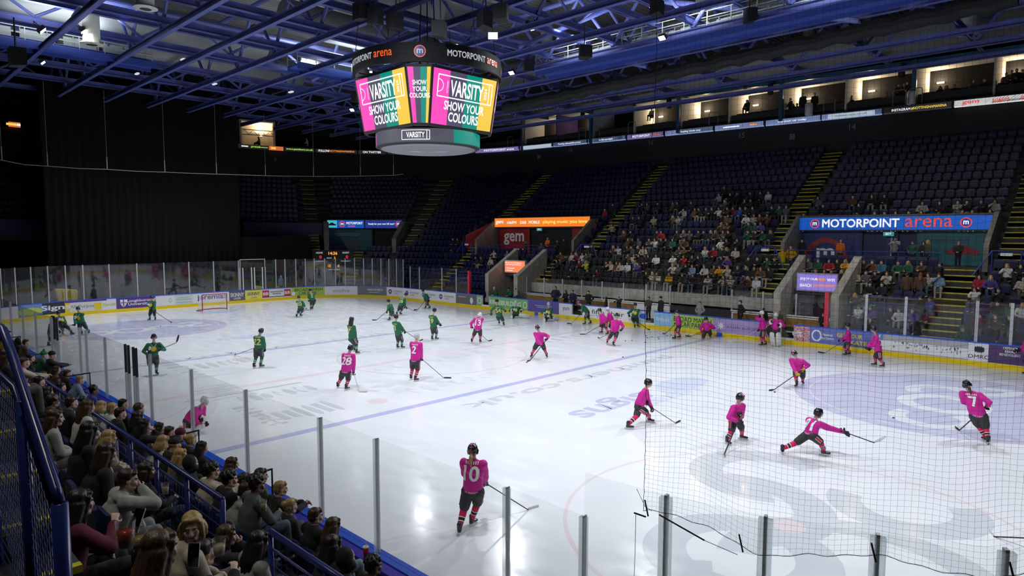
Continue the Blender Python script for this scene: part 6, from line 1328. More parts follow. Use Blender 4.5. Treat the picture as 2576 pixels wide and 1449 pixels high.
        # glove
        el, hp = J['el'+s], J['ha'+s]; gd = (hp-el).normalized(); ax = (tipw-J['haR']).normalized() if tipw is not None else V((0,0,-1))
        pn = ax.cross(gd)*(1 if s == 'L' else 1); pn = pn if pn.length > .1 else F.cross(gd)
        pn = (pn-gd*pn.dot(gd)).normalized(); g_o = oc(mk('glove', kit('g'+s), r), opts.get('glove', BLK)); frame(g_o, gd.cross(-pn), gd, -pn, hp+inv)
    # headgear
    P, f, u, rh = headframe(J); rot = Mx((rh, f, u)).transposed(); hc = hcol or BLK
    ho = frame(oc(mk('helmet', kit('helmet'), r), hc), rh, f, u, J['head']+inv); hb_ = ho.matrix_basis.inverted()
    if 'stripe' in opts:
        hm = kit('helmet'); bh = BVHTree.FromPolygons([v.co.copy() for v in hm.vertices], [tuple(p.vertices) for p in hm.polygons]); vs = []
        for i in range(9):
            a_ = -1.3+i*.36; dv = V((0, -math.sin(a_), math.cos(a_)))
            for x in (-.022, .022):
                h0 = bh.ray_cast(dv*.3+V((x,0,0)), -dv, .5); vs.append(h0[0]+dv*.004 if h0[0] is not None else dv*.13)
        MB().add(vs, [(2*i, 2*i+2, 2*i+3, 2*i+1) for i in range(8)]).obj('helmet_stripe', mat('stripe_pinkish', (.75,.12,.3), .4), ho)
    mb = MB()
    if vis in ('helmet', 'visor') and not opts.get('cage'):
        vs = []; 
        for i in range(9):
            a_ = -1.15+2.3*i/8; x, y = math.sin(a_)*.1, math.cos(a_)*.125
            vs += [P(x, y, .03)+inv, P(x*.97, y*.98, -.065)+inv]
        mb.add(vs, [(2*i, 2*i+2, 2*i+3, 2*i+1) for i in range(8)]); mb.obj('visor', M_visor, ho).data.transform(hb_)
    else:
        for i in range(7): a_ = -1.1+2.2*i/6; mb.tube([P(math.sin(a_)*.09, math.cos(a_)*.115, .04)+inv, P(math.sin(a_)*.085, math.cos(a_)*.13, -.03)+inv, P(math.sin(a_)*.05, math.cos(a_)*.1, -.11)+inv], .0035, 4)
        for c_ in (0, -.04, -.08): mb.tube([P(math.sin(-1.2+.3*i)*.09, math.cos(-1.2+.3*i)*.125, c_)+inv for i in range(9)], .0035, 4)
        mb.obj('face_cage', M_hold, ho).data.transform(hb_)
    if 'hair' in opts: h = bake(hair_mb(J, opts['hair']), .012, 'hair', [M_hair], 1, .006, 20); put(h, 'hair', HAIRC[opts.get('hairc', 'd')])
    if goalie:
        for s in 'LR':
            hp = J['ha'+s]; mb = MB(); mb.ell(hp+inv, (.1,.05,.14), Mx((Rr, F, V((0,0,1)))).transposed()); mb.obj('blocker' if s == 'R' else 'catching_glove', M_pad if team == 'G' or 1 else M_pad, r, True)
    # stick
    if tipw is not None:
        T = J['haR' if opts.get('top', 'R') == 'R' else 'haL']; ext = (T-tipw).normalized(); bd = opts.get('blade'); 
        if bd is None: h_ = V((tipw.x-G.x, tipw.y-G.y, 0)); bdv = h_.normalized()*.9+F*.4
        else: e = onz(*bd) if len(tip) < 3 else J_(bd[0], bd[1], fo*tip[2]); bdv = e-tipw
        w_ = opts.get('white'); stick(T+ext*.07, tipw, bdv, slab or 'hockey stick held by the '+lab, M_shw if w_ == 1 else M_shaft, M_tapw if w_ else M_tape)
    return r
M_kitk = mat('stripe_black', (.02,.02,.02), .7)
PL = [
 ('green-shirted player with yellow emblem gliding by the far left corner glass', 'G', (224,840), (206,843), (205,812), (198,788), (196,777), (221,806), (189,815), (168,822), -40, None),
 ('green player seen through the near glass beside the black door bars', 'G', (180,842), (158,844), (156,817), (150,797), (147,788), (165,815), (148,812), None, 30, None),
 ('green and yellow player half hidden by the far left near-side glass', 'G', (133,868), (122,872), (128,836), (131,813), (133,801), None, None, None, 60, None),
 ('green player with a stick standing between the goal and the purple advert', 'G', (391,806), (377,806), (384,780), (382,758), (381,749), (399,777), (379,777), (430,811), -50, None),
 ('green player raising the stick blade behind the near glass', 'G', (394,943), (379,945), (384,896), (387,863), (387,848), (404,880,.2), (371,892,.2), (444,862,.3), -12, None, dict(blade=(451,841), top='R', look=.1)),
 ('green player from behind, stick out to the left, on the left of the ice', 'G', (639,927), (656,925), (650,878), (652,846), (657,833), None, (666,877,.1), (591,894), 115, '22', dict(two=False, top='L')),
 ('green player number 7 with long dark hair at left centre ice', 'G', (892,884), (897,891), (886,853), (884,818), (885,804), (896,832,.15), (896,853,.15), (900,885), 95, '7', dict(hair='long', hairc='d', look=-.1, white=1)),
 ('green player number 3 pointing a stick towards pink number 2', 'G', (1000,877), (1011,877), (1003,843), (996,810), (997,798), None, (1018,833,.25), (1056,858), 95, '3', dict(top='R', two=False)),
 ('green player number 19 holding one glove out sideways', 'G', (1087,856), (1097,855), (1091,824), (1088,794), (1093,781), None, (1106,816,.3), None, 95, '19'),
 ('green player bending over, helmet with red mark, left of the corner lime advert', 'G', (746,799), (756,796), (757,776), (754,757), (752,748), None, (764,768), (769,778), 120, '20', dict(lean=.2)),
 ('green player skating close to the lime car park advert in the corner', 'G', (782,780), (786,779), (787,755), (783,738), (780,730), None, (778,756), None, 150, '2', dict(lean=.15)),
 ('green player number 26 turning in front of the white corner adverts', 'G', (998,793), (1007,792), (1009,770), (1013,750), (1021,741), None, (1019,772), (1041,782), 105, '26', dict(lean=.15)),
 ('green player reaching down left with the stick for a puck in the far corner', 'G', (991,797), (980,807), (985,784), (980,766), (977,758), (970,786,.2), (981,777,.2), (947,806), 205, None, dict(lean=.2, top='R')),
 ('green player bent over by the row of four round-logo adverts', 'G', (1081,777), (1071,777), (1075,756), (1069,740), (1064,731), (1069,758,.2), (1072,752,.2), (1051,780), 200, None, dict(lean=.25)),
 ('green player number 54 seen from behind with arms spread', 'G', (1256,816), (1267,820), (1257,797), (1251,770), (1250,757), (1236,788,.1), (1270,781,.1), (1212,793,.4), 134, '54', dict(two=False, top='L')),
 ('green goalkeeper kneeling with one white pad stretched, left of the two', 'G', (1328,801), (1289,797), (1298,790), (1298,772), (1298,760), (1312,782,.2), (1288,781,.2), None, -46, None, dict(kneel='R', G=(1302,800))),
 ('green goalkeeper kneeling with one white pad stretched, right of the two', 'G', (1402,806), (1370,807), (1380,797), (1380,777), (1380,765), (1390,784,.2), (1370,790,.2), (1396,810), -46, None, dict(kneel='R', G=(1382,808), white=1)),
 ('green player with a purple helmet bending at the open bench gate', 'G', (1472,817), (1486,816), (1478,786), (1464,768), (1456,762), (1466,791,.25), (1470,780,.25), (1437,815), 215, '9', dict(lean=.3, look=-.6)),
 ('green player facing the camera by the pale blue advert right of the pink pair', 'G', (1604,823), (1597,825), (1597,799), (1598,778), (1598,767), (1601,790,.2), (1583,793,.2), (1629,829), -50, None, dict(top='R')),
 ('pink-shirted player number 28 seen from behind left of centre ice', 'P', (850,977), (871,982), (870,936), (878,890), (882,876), None, (889,937,.12), (905,987), 118, '28', dict(two=False, white=1)),
 ('pink player number 2 seen from behind at centre ice', 'P', (1034,956), (1045,960), (1044,908), (1047,861), (1049,847), None, (1060,902,.15), (1117,952), 112, '2', dict(blade=(1131,952), two=False, hcol=(.5,.5,.5))),
 ('pink player number 13 with a white helmet seen from behind', 'P', (1187,863), (1208,863), (1202,830), (1204,800), (1207,792), (1186,822,.15), None, (1229,859), 130, '13', dict(hcol=WHT, top='L')),
 ('pink player bending forward at right centre ice with the puck', 'P', (1375,900), (1338,899), (1358,863), (1356,837), (1352,825), (1376,853,.3), (1361,871,.3), (1333,908), -55, None, dict(lean=.2, top='L', stripe=1, look=-.7)),
 ('pink player leaning left with a long stick, front left of the group of three', 'P', (1529,842), (1514,839), (1522,812), (1513,790), (1508,781), (1526,809,.25), (1509,816,.25), (1472,842), 235, None, dict(lean=.25, top='L', blade=(1465,842))),
 ('pink player with a white helmet behind the other two in the group of three', 'P', (1552,838), (1540,836), (1540,812), (1533,789), (1529,778), None, None, None, 230, None, dict(hcol=WHT, lean=.2)),
 ('pink player facing the camera, front right of the group of three', 'P', (1543,871), (1528,864), (1546,835), (1551,806), (1552,794), (1564,829,.15), (1540,835,.25), (1508,852), -46, None, dict(top='R', two=False)),
 ('pink player beside the scattered pucks at the right far boards', 'P', (1710,851), (1698,855), (1708,820), (1706,796), (1703,785), (1704,811,.2), (1695,819,.25), (1673,841), 205, None, dict(blade=(1665,839), top='L')),
 ('pink player down on one knee in front of the lime car park advert', 'P', (1786,850), (1773,850), (1779,831), (1778,812), (1776,803), (1789,826,.15), (1765,834,.2), (1738,847), -60, None, dict(kneel='R', G=(1780,852), glove=(.5,.01,.05), two=False)),
 ('pink player with a white helmet holding a long red-bladed stick', 'P', (1926,870), (1917,871), (1920,830), (1917,800), (1916,788), (1907,796,.2), (1909,829,.2), (1845,862), 205, '7', dict(hcol=WHT, top='R', white=1, two=False)),
 ('pink-shirted goalkeeper in tall white pads leaning by the boards', 'P', (1958,872), (1946,871), (1951,826), (1953,804), (1952,793), (1962,818,.2), (1939,810,.2), None, -75, None, dict(), 'goalie', WHT),
 ('pink player with a stick left of the skating advert lettering', 'P', (2137,894), (2128,896), (2132,862), (2134,832), (2132,819), None, (2126,856,.2), (2074,889), 200, '4', dict(two=False)),
 ('pink player in front of the yellow skating advert lettering', 'P', (2222,925), (2202,921), (2210,885), (2204,845), (2197,829), (2190,875,.25), (2196,868,.25), (2146,868,.9), 205, '23', dict(top='L')),
 ('pink player with yellow gloves bending over the puck on the right', 'P', (2019,967), (2004,974), (2010,932), (2003,903), (1998,890), (2022,928,.25), (1998,945,.3), (1946,982), -75, None, dict(glove=(.45,.33,.02), lean=.2, stripe=1, look=-.6, top='L')),
 ('pink player leaning right with a stick, at the left edge of the net', 'P', (1580,1080), (1633,1062), (1608,1020), (1624,980), (1631,964), (1643,1027,.2), (1622,1014,.2), (1700,1066), 25, None, dict(lean=.1, blade=(1716,1058), top='R')),
 ('pink player looking down over an upright stick behind the net', 'P', (1866,1106), (1829,1118), (1850,1058), (1858,1018), (1862,1001), (1864,1043,.25), (1847,1076,.25), (1822,1144), -10, '6', dict(lean=.12, stripe=1, look=-.7, top='L')),
 ('pink player in a wide stance following through a shot behind the net', 'P', (1968,1142), (2071,1146), (2040,1092), (2050,1056), (2059,1040), (2108,1081,.25), (2113,1083,.25), (2200,1114,.35), 50, '91', dict(lean=.1, blade=(2220,1104), top='R', toe={'L': 120, 'R': 20}, white=2, twist=10)),
 ('pink player number 7 leaning back on one leg at the right edge', 'P', (2478,1112), (2485,1118), (2461,1045), (2440,986), (2432,968), None, (2483,1021,.15), (2413,1084), 108, '7', dict(two=False, hair='pony', hairc='n')),
 ('pink player number 10 with a blond ponytail, nearest the camera', 'P', (1156,1346), (1187,1324), (1190,1233), (1191,1157), (1190,1133), None, (1244,1227,.12), (1328,1284), 118, '10', dict(hair='pony', hairc='L', stripe=1, blade=(1347,1277), white=2, look=0, top='L')),
 ('pink-shirted goalkeeper crouching behind the near glass', 'P', (487,1096), (455,1093), (478,1056), (503,1025), (515,1009), None, (512,1066,.25), None, 35, '30', dict(lean=.1), 'goalie', WHT),
 ('pink player mostly cut off by the right edge of the picture', 'P', (2582,943), (2592,945), (2586,892), (2585,858), (2584,845), (2566,880,.2), None, None, 200, None),
]
for e in PL:
    e = list(e); op = e[12] if len(e) > 12 else {}; vis = e[13] if len(e) > 13 else ('goalie' if 'goalkeeper' in e[0] else 'helmet'); hc = e[14] if len(e) > 14 else op.pop('hcol', None)
    if 'purple helmet' in e[0]: hc = (.15,.05,.4)
    if vis == 'goalie' and hc is None: hc = (.6,.6,.6)
    short = e[0].split(' with ')[0] if False else e[0]
    sl = 'hockey stick of the '+' '.join(short.split()[:11])
    player(*e[:10], e[10], e[11], sl, vis, hc, op)
q = onz(2500, 1350); stick(onz(2640, 1356, .35), q, onz(2482, 1330)-q, 'hockey stick reaching in from the right edge at the bottom right corner', M_shaft, M_tapw)
# ------------------------------------------------------------------ spectators
ORD = 'first second third fourth fifth sixth seventh eighth ninth tenth eleventh twelfth thirteenth fourteenth fifteenth sixteenth seventeenth eighteenth nineteenth twentieth'.split()
HN = {'long': 'long', 'wavy': 'wavy', 'short': 'short', 'bob': 'bobbed', 'curly': 'curly', 'bun': 'tied-up', 'pony': 'ponytail'}
HCN = {'k': 'black', 'd': 'dark', 'n': 'brown', 'L': 'blond', 'g': 'grey', 'r': 'auburn'}
ARMS = ['lap', 'cross', 'front', 'knees', 'mouth', 'clap', 'cup']
# far stand: letter = top colour, letter = hair colour, digit = hair shape (1 long 2 short 3 bun 4 curly 5 bobble hat 6 hood 7 cap); heads read from the photograph
def heads(txt, ox, oy, sc_):
    out = []
    for t in txt.split():
        a, b = t.split(','); b, c = b.split(':'); out.append((ox+float(a)/sc_, oy+float(b)/sc_, c))
    return out
HA = heads("""1320,440:Gd2 1375,425:kk2 1450,500:kd1 1505,490:kd2 1390,520:gL1 1650,490:kn2 1850,415:wk2 1770,430:kk1 495,595:kn1 550,592:gn1 665,600:kk2 825,590:nd2 880,590:kd2 1020,590:kn1 1060,590:nd1 1110,605:kk2 1175,600:kn2
1250,590:kn1 1320,590:wd1 1415,580:kd1 1447,590:md1 1505,578:bk2 1595,570:kd2 1625,665:wn2 1670,670:Gd1 1760,655:nd2 1820,660:nk2 1900,580:en1 1960,570:gd2 625,690:cn1 825,680:nL1 885,670:Gd2 945,662:Gk2 1350,670:kd1
1395,662:nn2 1345,742:nL1 1392,752:nd2 1640,750:ed2 1690,757:ek2 1775,758:pd1 405,745:kn1 463,745:kn1 655,830:kk2 710,835:rk2 870,842:kn1 942,842:gL1 992,842:gn1 1147,830:kk2 1203,838:kL1 1270,848:aL1 1337,838:gn1
1395,842:kk2 175,825:cd1 297,832:nL1 380,838:kk1 1630,848:ek2 1715,832:kd2 1772,852:ed1 1870,850:kL1 345,915:nn1 382,917:kd1 455,912:gd1 575,925:gk2 625,927:wd1 700,932:kn1 755,922:kd1 805,917:ek1 960,930:nn1 1345,925:wn2
1397,927:kd1 1520,920:kd1 190,1005:nL1 245,1012:wd1 335,1002:kn1 380,1002:gk2 445,1002:kL1 515,1002:cn1 893,1010:ad1 935,1017:nd2 1172,1005:wL1 1270,1008:rg2 1355,1015:kk2 1425,1020:kL1 1490,1020:cn1 350,1080:nn1 405,1085:cn1
487,1097:kd1 538,1097:kk1 595,1097:wd1 835,1105:wk2 945,1107:rd1 1033,1102:kn1 1095,1112:kd1 1345,1112:kk1 1400,1117:pL1 1635,1110:kd2 1735,1127:kn2 1840,1125:ek2 1910,1132:kg7 130,1162:cL1 187,1172:nn1 260,1177:cn1 330,1182:wk2
460,1182:pd2 825,1197:cL1 885,1202:gn1 965,1212:kk1 1022,1217:ld1 1180,1227:wr1 1265,1227:nd1 1335,1237:yn1 1405,1222:cL1 1522,1215:kg2 1620,1237:kL1 1690,1242:kd2 1760,1247:nr1 1845,1242:kd1 540,1290:kn1 605,1287:cL1
660,1285:cn1 785,1302:yn1 945,1302:an1 1040,1300:kd1 1215,1330:cd1 1370,1330:ck1 1430,1332:cL1 1640,1350:nL1 1680,1350:wL1 110,1200:kd2 1570,640:kk1 1100,900:kk2 1010,1010:kk1""", 1500, 380, 4.261)
HB = heads("""305,125:cn2 465,200:gd2 280,222:cL3 1060,230:kk1 1110,212:nd2 1240,172:cn1 1310,140:mL1 1420,150:gn1 1475,130:kg2 1335,222:wd1 1410,240:YL1 1330,308:mg2 1545,345:mk1 1425,342:kd2 150,202:kd1 90,250:kk2 1250,345:kk1 2000,250:kd1""", 1180, 600, 4.77)
HCc = heads("""225,460:gg2 320,450:ek7 430,450:rd1 515,450:kn1 580,460:yL1 660,445:tk5 770,460:kn2 855,460:nr2 945,470:td2 190,552:ed2 295,552:en2 375,547:kn1 445,552:en2 545,557:kL1 710,570:cd2 800,572:gd2 905,577:kd2 1015,572:cn1
1180,500:eL1 1130,522:ek2 1375,490:nn1 1435,602:cn1 1515,607:ln2 700,777:gL1 790,787:gn1 840,762:kk2 965,702:kd2 730,892:wk5 850,907:pk5 850,1020:ko6 1050,950:kn2 1145,965:wn2 1270,980:pn2 1450,845:bn2 1950,605:rd1
2050,620:pL1 2235,510:wL1 2370,520:kd1 1915,762:wd1 2145,777:kk2 2145,890:kd2 2240,890:ed1 2355,902:wL1 1965,1000:mn2 2115,1012:an1 2260,1042:kn2 1800,1130:eL5 2390,682:ck1""", 1980, 540, 4.025)
HD = heads("""1115,92:gg2 1185,100:kn2 1280,92:kd1 1375,96:nd2 1480,95:kk1 1800,92:kn2 1875,92:kd2 2025,92:kn1 660,8:gk1 930,12:nd2 1090,5:kn1 1490,12:Gd1 1765,14:Gd2 1810,12:kk2 2060,10:Gn1 545,100:kk2 1180,8:kk1 980,60:kd1 700,60:kk2
75,30:kd1 40,60:kk2 300,60:kn1 1950,55:kd1 1620,55:kk1""", 1850, 500, 3.15)
FAR = HA+HB+HCc+HD
def rowseat(u, v):
    r = ray(u, v); best = None
    for k in range(NR):       # seated head height over row k: intersect with each row's vertical plane on the far straight
        y = Y1+1.2+.8*k; q = ony(u, v, y); e = abs(q.z-(ZR(k)+1.13))
        if best is None or e < best[0]: best = (e, k, q)
    return best[1], best[2]
rows = {}
for u, v, c_ in FAR:
    k, q = rowseat(u, v)
    if q.x > 12.9 or q.x < -13: k = max(0, k)
    else: k = max(3, k)
    y = Y1+1.2+.8*k; x = ony(u, v, y).x
    rows.setdefault(k, []).append([x, y, c_, u])
FS = []
for k, L_ in rows.items():
    L_.sort()
    for i in range(1, len(L_)):
        if L_[i][0]-L_[i-1][0] < .46: L_[i][0] = L_[i-1][0]+.46
    for i, (x, y, c_, u) in enumerate(L_): FS.append(((V((x, y, ZR(k)))-CAM).length, k, i, x, y, c_, u))
FS.sort(); MIX = []        # nearest ones are people of their own, the many tiny far ones are one crowd
FKEY = {a: ('seat', a, l) for a, l in (('lap', .03), ('cross', .05), ('front', .12), ('knees', .2), ('mouth', .12), ('clap', .05), ('cup', .03))}
for n_, (_, k, i, x, y, c_, u) in enumerate(FS):
        OCC.append((x, y)); cl, cn = CLO[c_[0]]; hk = HCN.get(c_[1], 'dark'); kind = {'1': 'wavy' if i % 3 == 0 else 'long', '2': 'short', '3': 'bun', '4': 'curly', '5': 'bobble', '6': 'hood', '7': 'cap'}[c_[2]]
        hc = HAIRC.get(c_[1], HAIRC['d']); hd_ = {'bobble': ((.02,.2,.08), 'green bobble hat'), 'hood': (cl, 'hood up'), 'cap': ((.12,.12,.12), 'cap')}.get(kind, (hc, '%s %s hair' % (HN.get(kind, 'long'), hk)))
        key = FKEY[ARMS[(i*3+k) % 7]]; leg = rnd.choice([(.02,.02,.025), (.02,.02,.025), JEANS, (.1,.1,.1), (.3,.28,.24)]); rz = PI+(rnd.random()-.5)*.5
        if n_ >= 146: MIX.append((x, y, ZR(k), rz, key, kind, hd_[0], cl, leg)); continue
        lab = 'person in %s top, %s, far stand row %d, %s from left' % (cn, hd_[1], k+1, (ORD[i] if i < 20 else '%dth' % (i+1)))
        person(x, y, ZR(k)+.0, rz, key, kind, hd_[0], cl, leg, lab, 'spectators in the far stand', 0, (i+k) % 3 == 0)
# far people on their feet: (head u, v, plane y, floor z or None, colours, hair, arm, facing, label)
def stand(u, v, y, c_, hair, arm, rz, lab, leg=(.02,.02,.025), lod=0, hood=False, group=None, zf=None, k=1.0):
    q = ony(u, v, y); z = q.z-1.60*k if zf is None else zf; cl = CLO[c_[0]][0] if isinstance(c_, str) else c_; kk = 1.0
    if zf is not None: kk = min(1.12, max(.75, (q.z-zf)/1.60))
    h = HAIRC.get(c_[1], HAIRC['d']) if isinstance(c_, str) else HAIRC['d']
    if hair in ('bobble', 'beanie', 'cap', 'hood'): h = (.02,.02,.02)
    return person(q.x, y, z, rz, ('stand', arm), hair, h, cl, leg, lab, group, lod, hood, None, (.1,.1,.1), kk)
ST = [(1522, 527, 25.5, 'rd', 'short', 'down', PI, 'person in dark red standing on the steps right of the orange sign', 6.4), (1497, 560, 24.3, 'rk', 'short', 'front', 2.6, 'person in red top standing at the right end of the orange sign', 5.2), (1542, 514, 26, 'kk', 'cap', 'down', PI, 'dark figure standing on the steps right of the orange sign', None),
 (1969, 628, 21.4, 'yL', 'short', 'front', .8, 'steward in yellow jacket seen from behind, left of the blue sign', None), (1990, 621, 21.7, 'yk', 'short', 'pocket', PI, 'steward in open yellow jacket facing the ice, left of the blue sign', None),
 (1939, 578, 24.0, 'kL', 'long', 'down', 2.2, 'person in black with pale jeans standing at the stair hoop', None), (2018, 605, 23, 'kk', 'short', 'down', PI, 'person in black standing before the red arch panel', 4.02), (2115, 607, 22.9, 'oL', 'short', 'down', .4, 'steward in orange jacket with back turned before the red arch panel', 4.02),
 (2253, 600, 22.9, (.2,.2,.2), 'cap', 'phone', PI, 'person in chequered shirt under the middle of the blue sign', 4.02), (2296, 611, 22.8, 'en', 'short', 'pocket', PI, 'person in dark green top standing in the right-hand portal', 4.02), (2324, 612, 22.8, 'kn', 'long', 'front', PI, 'person in black with yellow scarf standing in the right-hand portal', 4.02), (2335, 608, 22.6, 'aL', 'long', 'down', 2.5, 'person in olive coat with blond hair in the right-hand portal', 4.02),
 (2412, 612, 22.4, 'kL', 'short', 'front', PI, 'person in long black coat in front of the teal panel with a red car', 4.02), (2283, 690, 19.3, 'nd', 'short', 'down', .2, 'person in dark waistcoat standing with back turned among the seats', None), (2316, 690, 19.3, 'nr', 'long', 'down', .1, 'person in brown jumper over striped shirt standing among the seats', None), (2367, 665, 20, 'kk', 'short', 'down', 1.6, 'person in black coat standing left of the wide steps', None), (2318, 748, 17.6, 'kd', 'short', 'front', 1.2, 'person in black leaning over behind the right-hand glass', None),
 (1378, 600, 22.9, 'oL', 'short', 'front', PI, 'steward in orange jacket standing under the orange sign', 4.02), (1323, 608, 22, 'ak', 'cap', 'phone', 3.6, 'person in olive coat standing left of the orange steward', 4.0), (1362, 615, 21.7, 'gL', 'bun', 'down', .6, 'person in grey coat standing below the orange steward', None), (1419, 603, 22.9, 'kk', 'short', 'down', PI, 'dark figure standing under the right half of the orange sign', 4.02), (1402, 617, 22.6, 'kd', 'short', 'front', PI, 'person in black standing right of the orange steward', 4.02),
 (1235, 535, 27.5, 'wn', 'short', 'down', .3, 'person in white climbing the steps at the left of the orange sign', None), (1213, 545, 26.5, 'gk', 'short', 'down', .3, 'person in dark coat on the steps left of the orange sign', None), (1198, 566, 25, 'nn', 'long', 'down', .3, 'person with brown hair on the steps beside the red wing wall', None), (1289, 487, 30, 'Gk', 'short', 'down', PI, 'lone person in grey standing high in the stand above the orange sign', None), (1188, 590, 23.6, 'wk', 'short', 'wave', PI, 'person in white at the foot of the red wing wall', None),
 (1007, 578, 22.5, 'od', 'short', 'front', PI+.5, 'steward in orange jacket standing by the corner portal sign', None), (2058, 482, 29.5, 'Gk', 'short', 'down', PI, 'person in grey standing high beside the steps above the blue sign', None)]
for u, v, y, c_, h_, a_, rz, lab, zf in ST: stand(u, v, y, c_, h_, a_, rz, lab, zf=zf, leg=(JEANS if 'jeans' in lab or 'red top' in lab else (.02,.02,.025)))
for u, v, y, c_, h_, lab in ((1152, 622, 22.4, 'kk', 'short', 'person in black sitting alone left of the red portal, left of the pair'), (1163, 624, 22.4, 'kd', 'short', 'person in black sitting alone left of the red portal, right of the pair')):
    q = ony(u, v, y); k = 7; person(q.x, 22.0, ZR(7)-.1, PI, ('seat', 'knees', .2, 0), h_, HAIRC['d'], CLO['k'][0], (.02,.02,.02), lab); OCC.append((q.x, 22.0))
# people in the suites and on the balcony
for i, (u, v, dy, lab) in enumerate([(2020, 238, 0, 'left'), (2050, 237, .2, 'middle')]): stand(u, v, 33.6+dy, 'kk', 'short', 'down', PI, 'dark figure standing at the suite front above block 15, %s one' % lab, k=1.0)
stand(1989, 250, 33.4, 'kk', 'short', 'front', PI-.7, 'dark figure at the suite front above block 15, seen side on')
for i, (u, v) in enumerate([(2262, 215), (2275, 213), (2282, 210), (2450, 205), (2477, 203), (2545, 182), (2558, 178), (2532, 188), (2572, 180), (2136, 236)]):
    q = ony(u, v, 33.9); MIX.append((q.x, 33.9, q.z-1.13, PI, FKEY['lap'], 'short', HAIRC['k'], CLO['kg'[i % 2]][0], (.02,.02,.02)))
for i, (u, v) in enumerate([(1995, 275), (2005, 280), (2013, 272), (2230, 240), (2365, 232), (2400, 228), (2380, 240), (2520, 222), (2535, 226), (2140, 255), (1880, 255), (1640, 275), (640, 352), (765, 355)]):
    if u > 1000: q = ony(u, v, 33.75); q.z = max(q.z, 15.75+zt(q.x)); rz = PI
    else: s_ = scd(u, 18.4); p_ = pt(s_, 18.4, 0); dd = (p_.xy-CAM.xy).length; q = V((p_.x, p_.y, CAM.z+(588-v)/math.hypot(FPX, u-1288)*dd)); rz = PI-.5
    MIX.append((q.x, q.y, q.z-1.13, rz, FKEY['lap'], 'short' if i % 2 else 'long', HAIRC['dnk'[i % 3]], CLO['kGgwk'[i % 5]][0], (.02,.02,.02)))
crowd = MB(); cm = []; ci = {}
def cslot(c_, kind_):
    k_ = (tuple(round(q, 2) for q in c_), kind_)
    if k_ not in ci: ci[k_] = len(cm); cm.append(mat('crowd_%s_%d' % (kind_, len(cm)), c_, .8, noise=.2, nscale=7))
    return ci[k_]
for x, y, z, rz, key, kind, hc, tc2, lc in MIX:
    J, b_, c2, ch2, t2, s2 = tpl(key, 0); M4 = Mx.Translation((x, y, z)) @ Mx.Rotation(rz, 4, 'Z'); P, f, u2, rr = headframe(J); mh = Mx((rr, f, u2)).transposed().to_4x4(); mh.translation = J['head']
    for me, mm, sl in ((b_, M4, cslot(SKINC[rnd.randrange(4)], 'skin')), (c2, M4, cslot(tc2, 'top')), (t2, M4, cslot(lc, 'trousers')), (s2, M4, cslot((.1,.1,.1), 'shoes')), (hairmesh(kind, 0), M4 @ mh, cslot(hc, 'hair'))):
        crowd.add([mm @ v.co for v in me.vertices], [tuple(p.vertices) for p in me.polygons], sl)
o = crowd.obj('spectators', cm, None, True); tag(o, 'the many small distant spectators filling the upper rows, balcony and suites', 'crowd', None, 'stuff')
# staff and players behind the far boards
BS = [(1398, 724, 16.2, 'vd', 'short', 'pocket', 3.6, 'man in navy suit standing in the left team box', 0), (1423, 733, 16.4, 'kd', 'long', 'front', PI, 'woman in black standing beside the man in navy suit', 0), (1441, 733, 16.2, 'vn', 'short', 'pocket', PI, 'man in dark suit and white shirt wearing a lanyard', 0), (1481, 735, 16.2, 'kk', 'short', 'hips', PI, 'person in black coat with white scarf in the left team box', 0),
 (1525, 750, 16.0, 'kk', 'hood', 'down', 2.2, 'hooded person in black behind the white advert', 0), (1557, 749, 16.1, 'kn', 'short', 'phone', PI, 'person in black with a camera behind the far boards', 0), (1632, 750, 16.1, 'ad', 'short', 'front', PI, 'person in olive jacket with a hand at the chin behind the boards', 0), (1761, 762, 16.0, 'Gn', 'short', 'pocket', PI, 'man in pale grey suit standing in the right team box', 0), (1863, 760, 16.2, 'kk', 'short', 'hips', 2.4, 'man in black suit with hand on hip in the right team box', 0),
 (1921, 778, 16.6, 'kd', 'short', 'down', .5, 'person in black with back turned behind the pink players', 0), (1961, 792, 16.5, 'an', 'short', 'down', PI, 'person in olive behind the pink goalkeeper', 0), (2071, 791, 16.4, 'kn', 'short', 'front', 3.6, 'person in black standing in the dark doorway by the red padded post', 0)]
for u, v, y, c_, h_, a_, rz, lab, _ in BS: stand(u, v, y, c_, h_, a_, rz, lab, zf=.3, lod=0)
stand(1663, 750, 15.45, 'kk', 'beanie', 'down', 2.6, 'person in dark suit stepping through the gate onto the ice', zf=.24)
for u, v, y, lab, hc in ((1249, 731, 16.3, 'green player in white helmet bent over behind the green advert', WHT), (1285, 727, 16.7, 'green player seated on the bench under the orange screen, left one', BLK), (1304, 730, 16.9, 'green player seated on the bench under the orange screen, right one', BLK)):
    q = ony(u, v, y); person(q.x, y, .42, PI, ('seat', 'knees', .2, 0), 'beanie', hc, GREEN, SHORT, lab)
for u, v, y, c_, lab in ((710, 690, 0, 'l', 'person in light blue standing behind the far glass right of the goal'), ):
    s_ = sc(u); p_ = pt(s_, 1.6, 0); person(p_.x, p_.y, .35, PI/2*-1+.3, ('stand', 'down'), 'short', (.4,.4,.4), CLO['l'][0], (.02,.02,.02), lab)
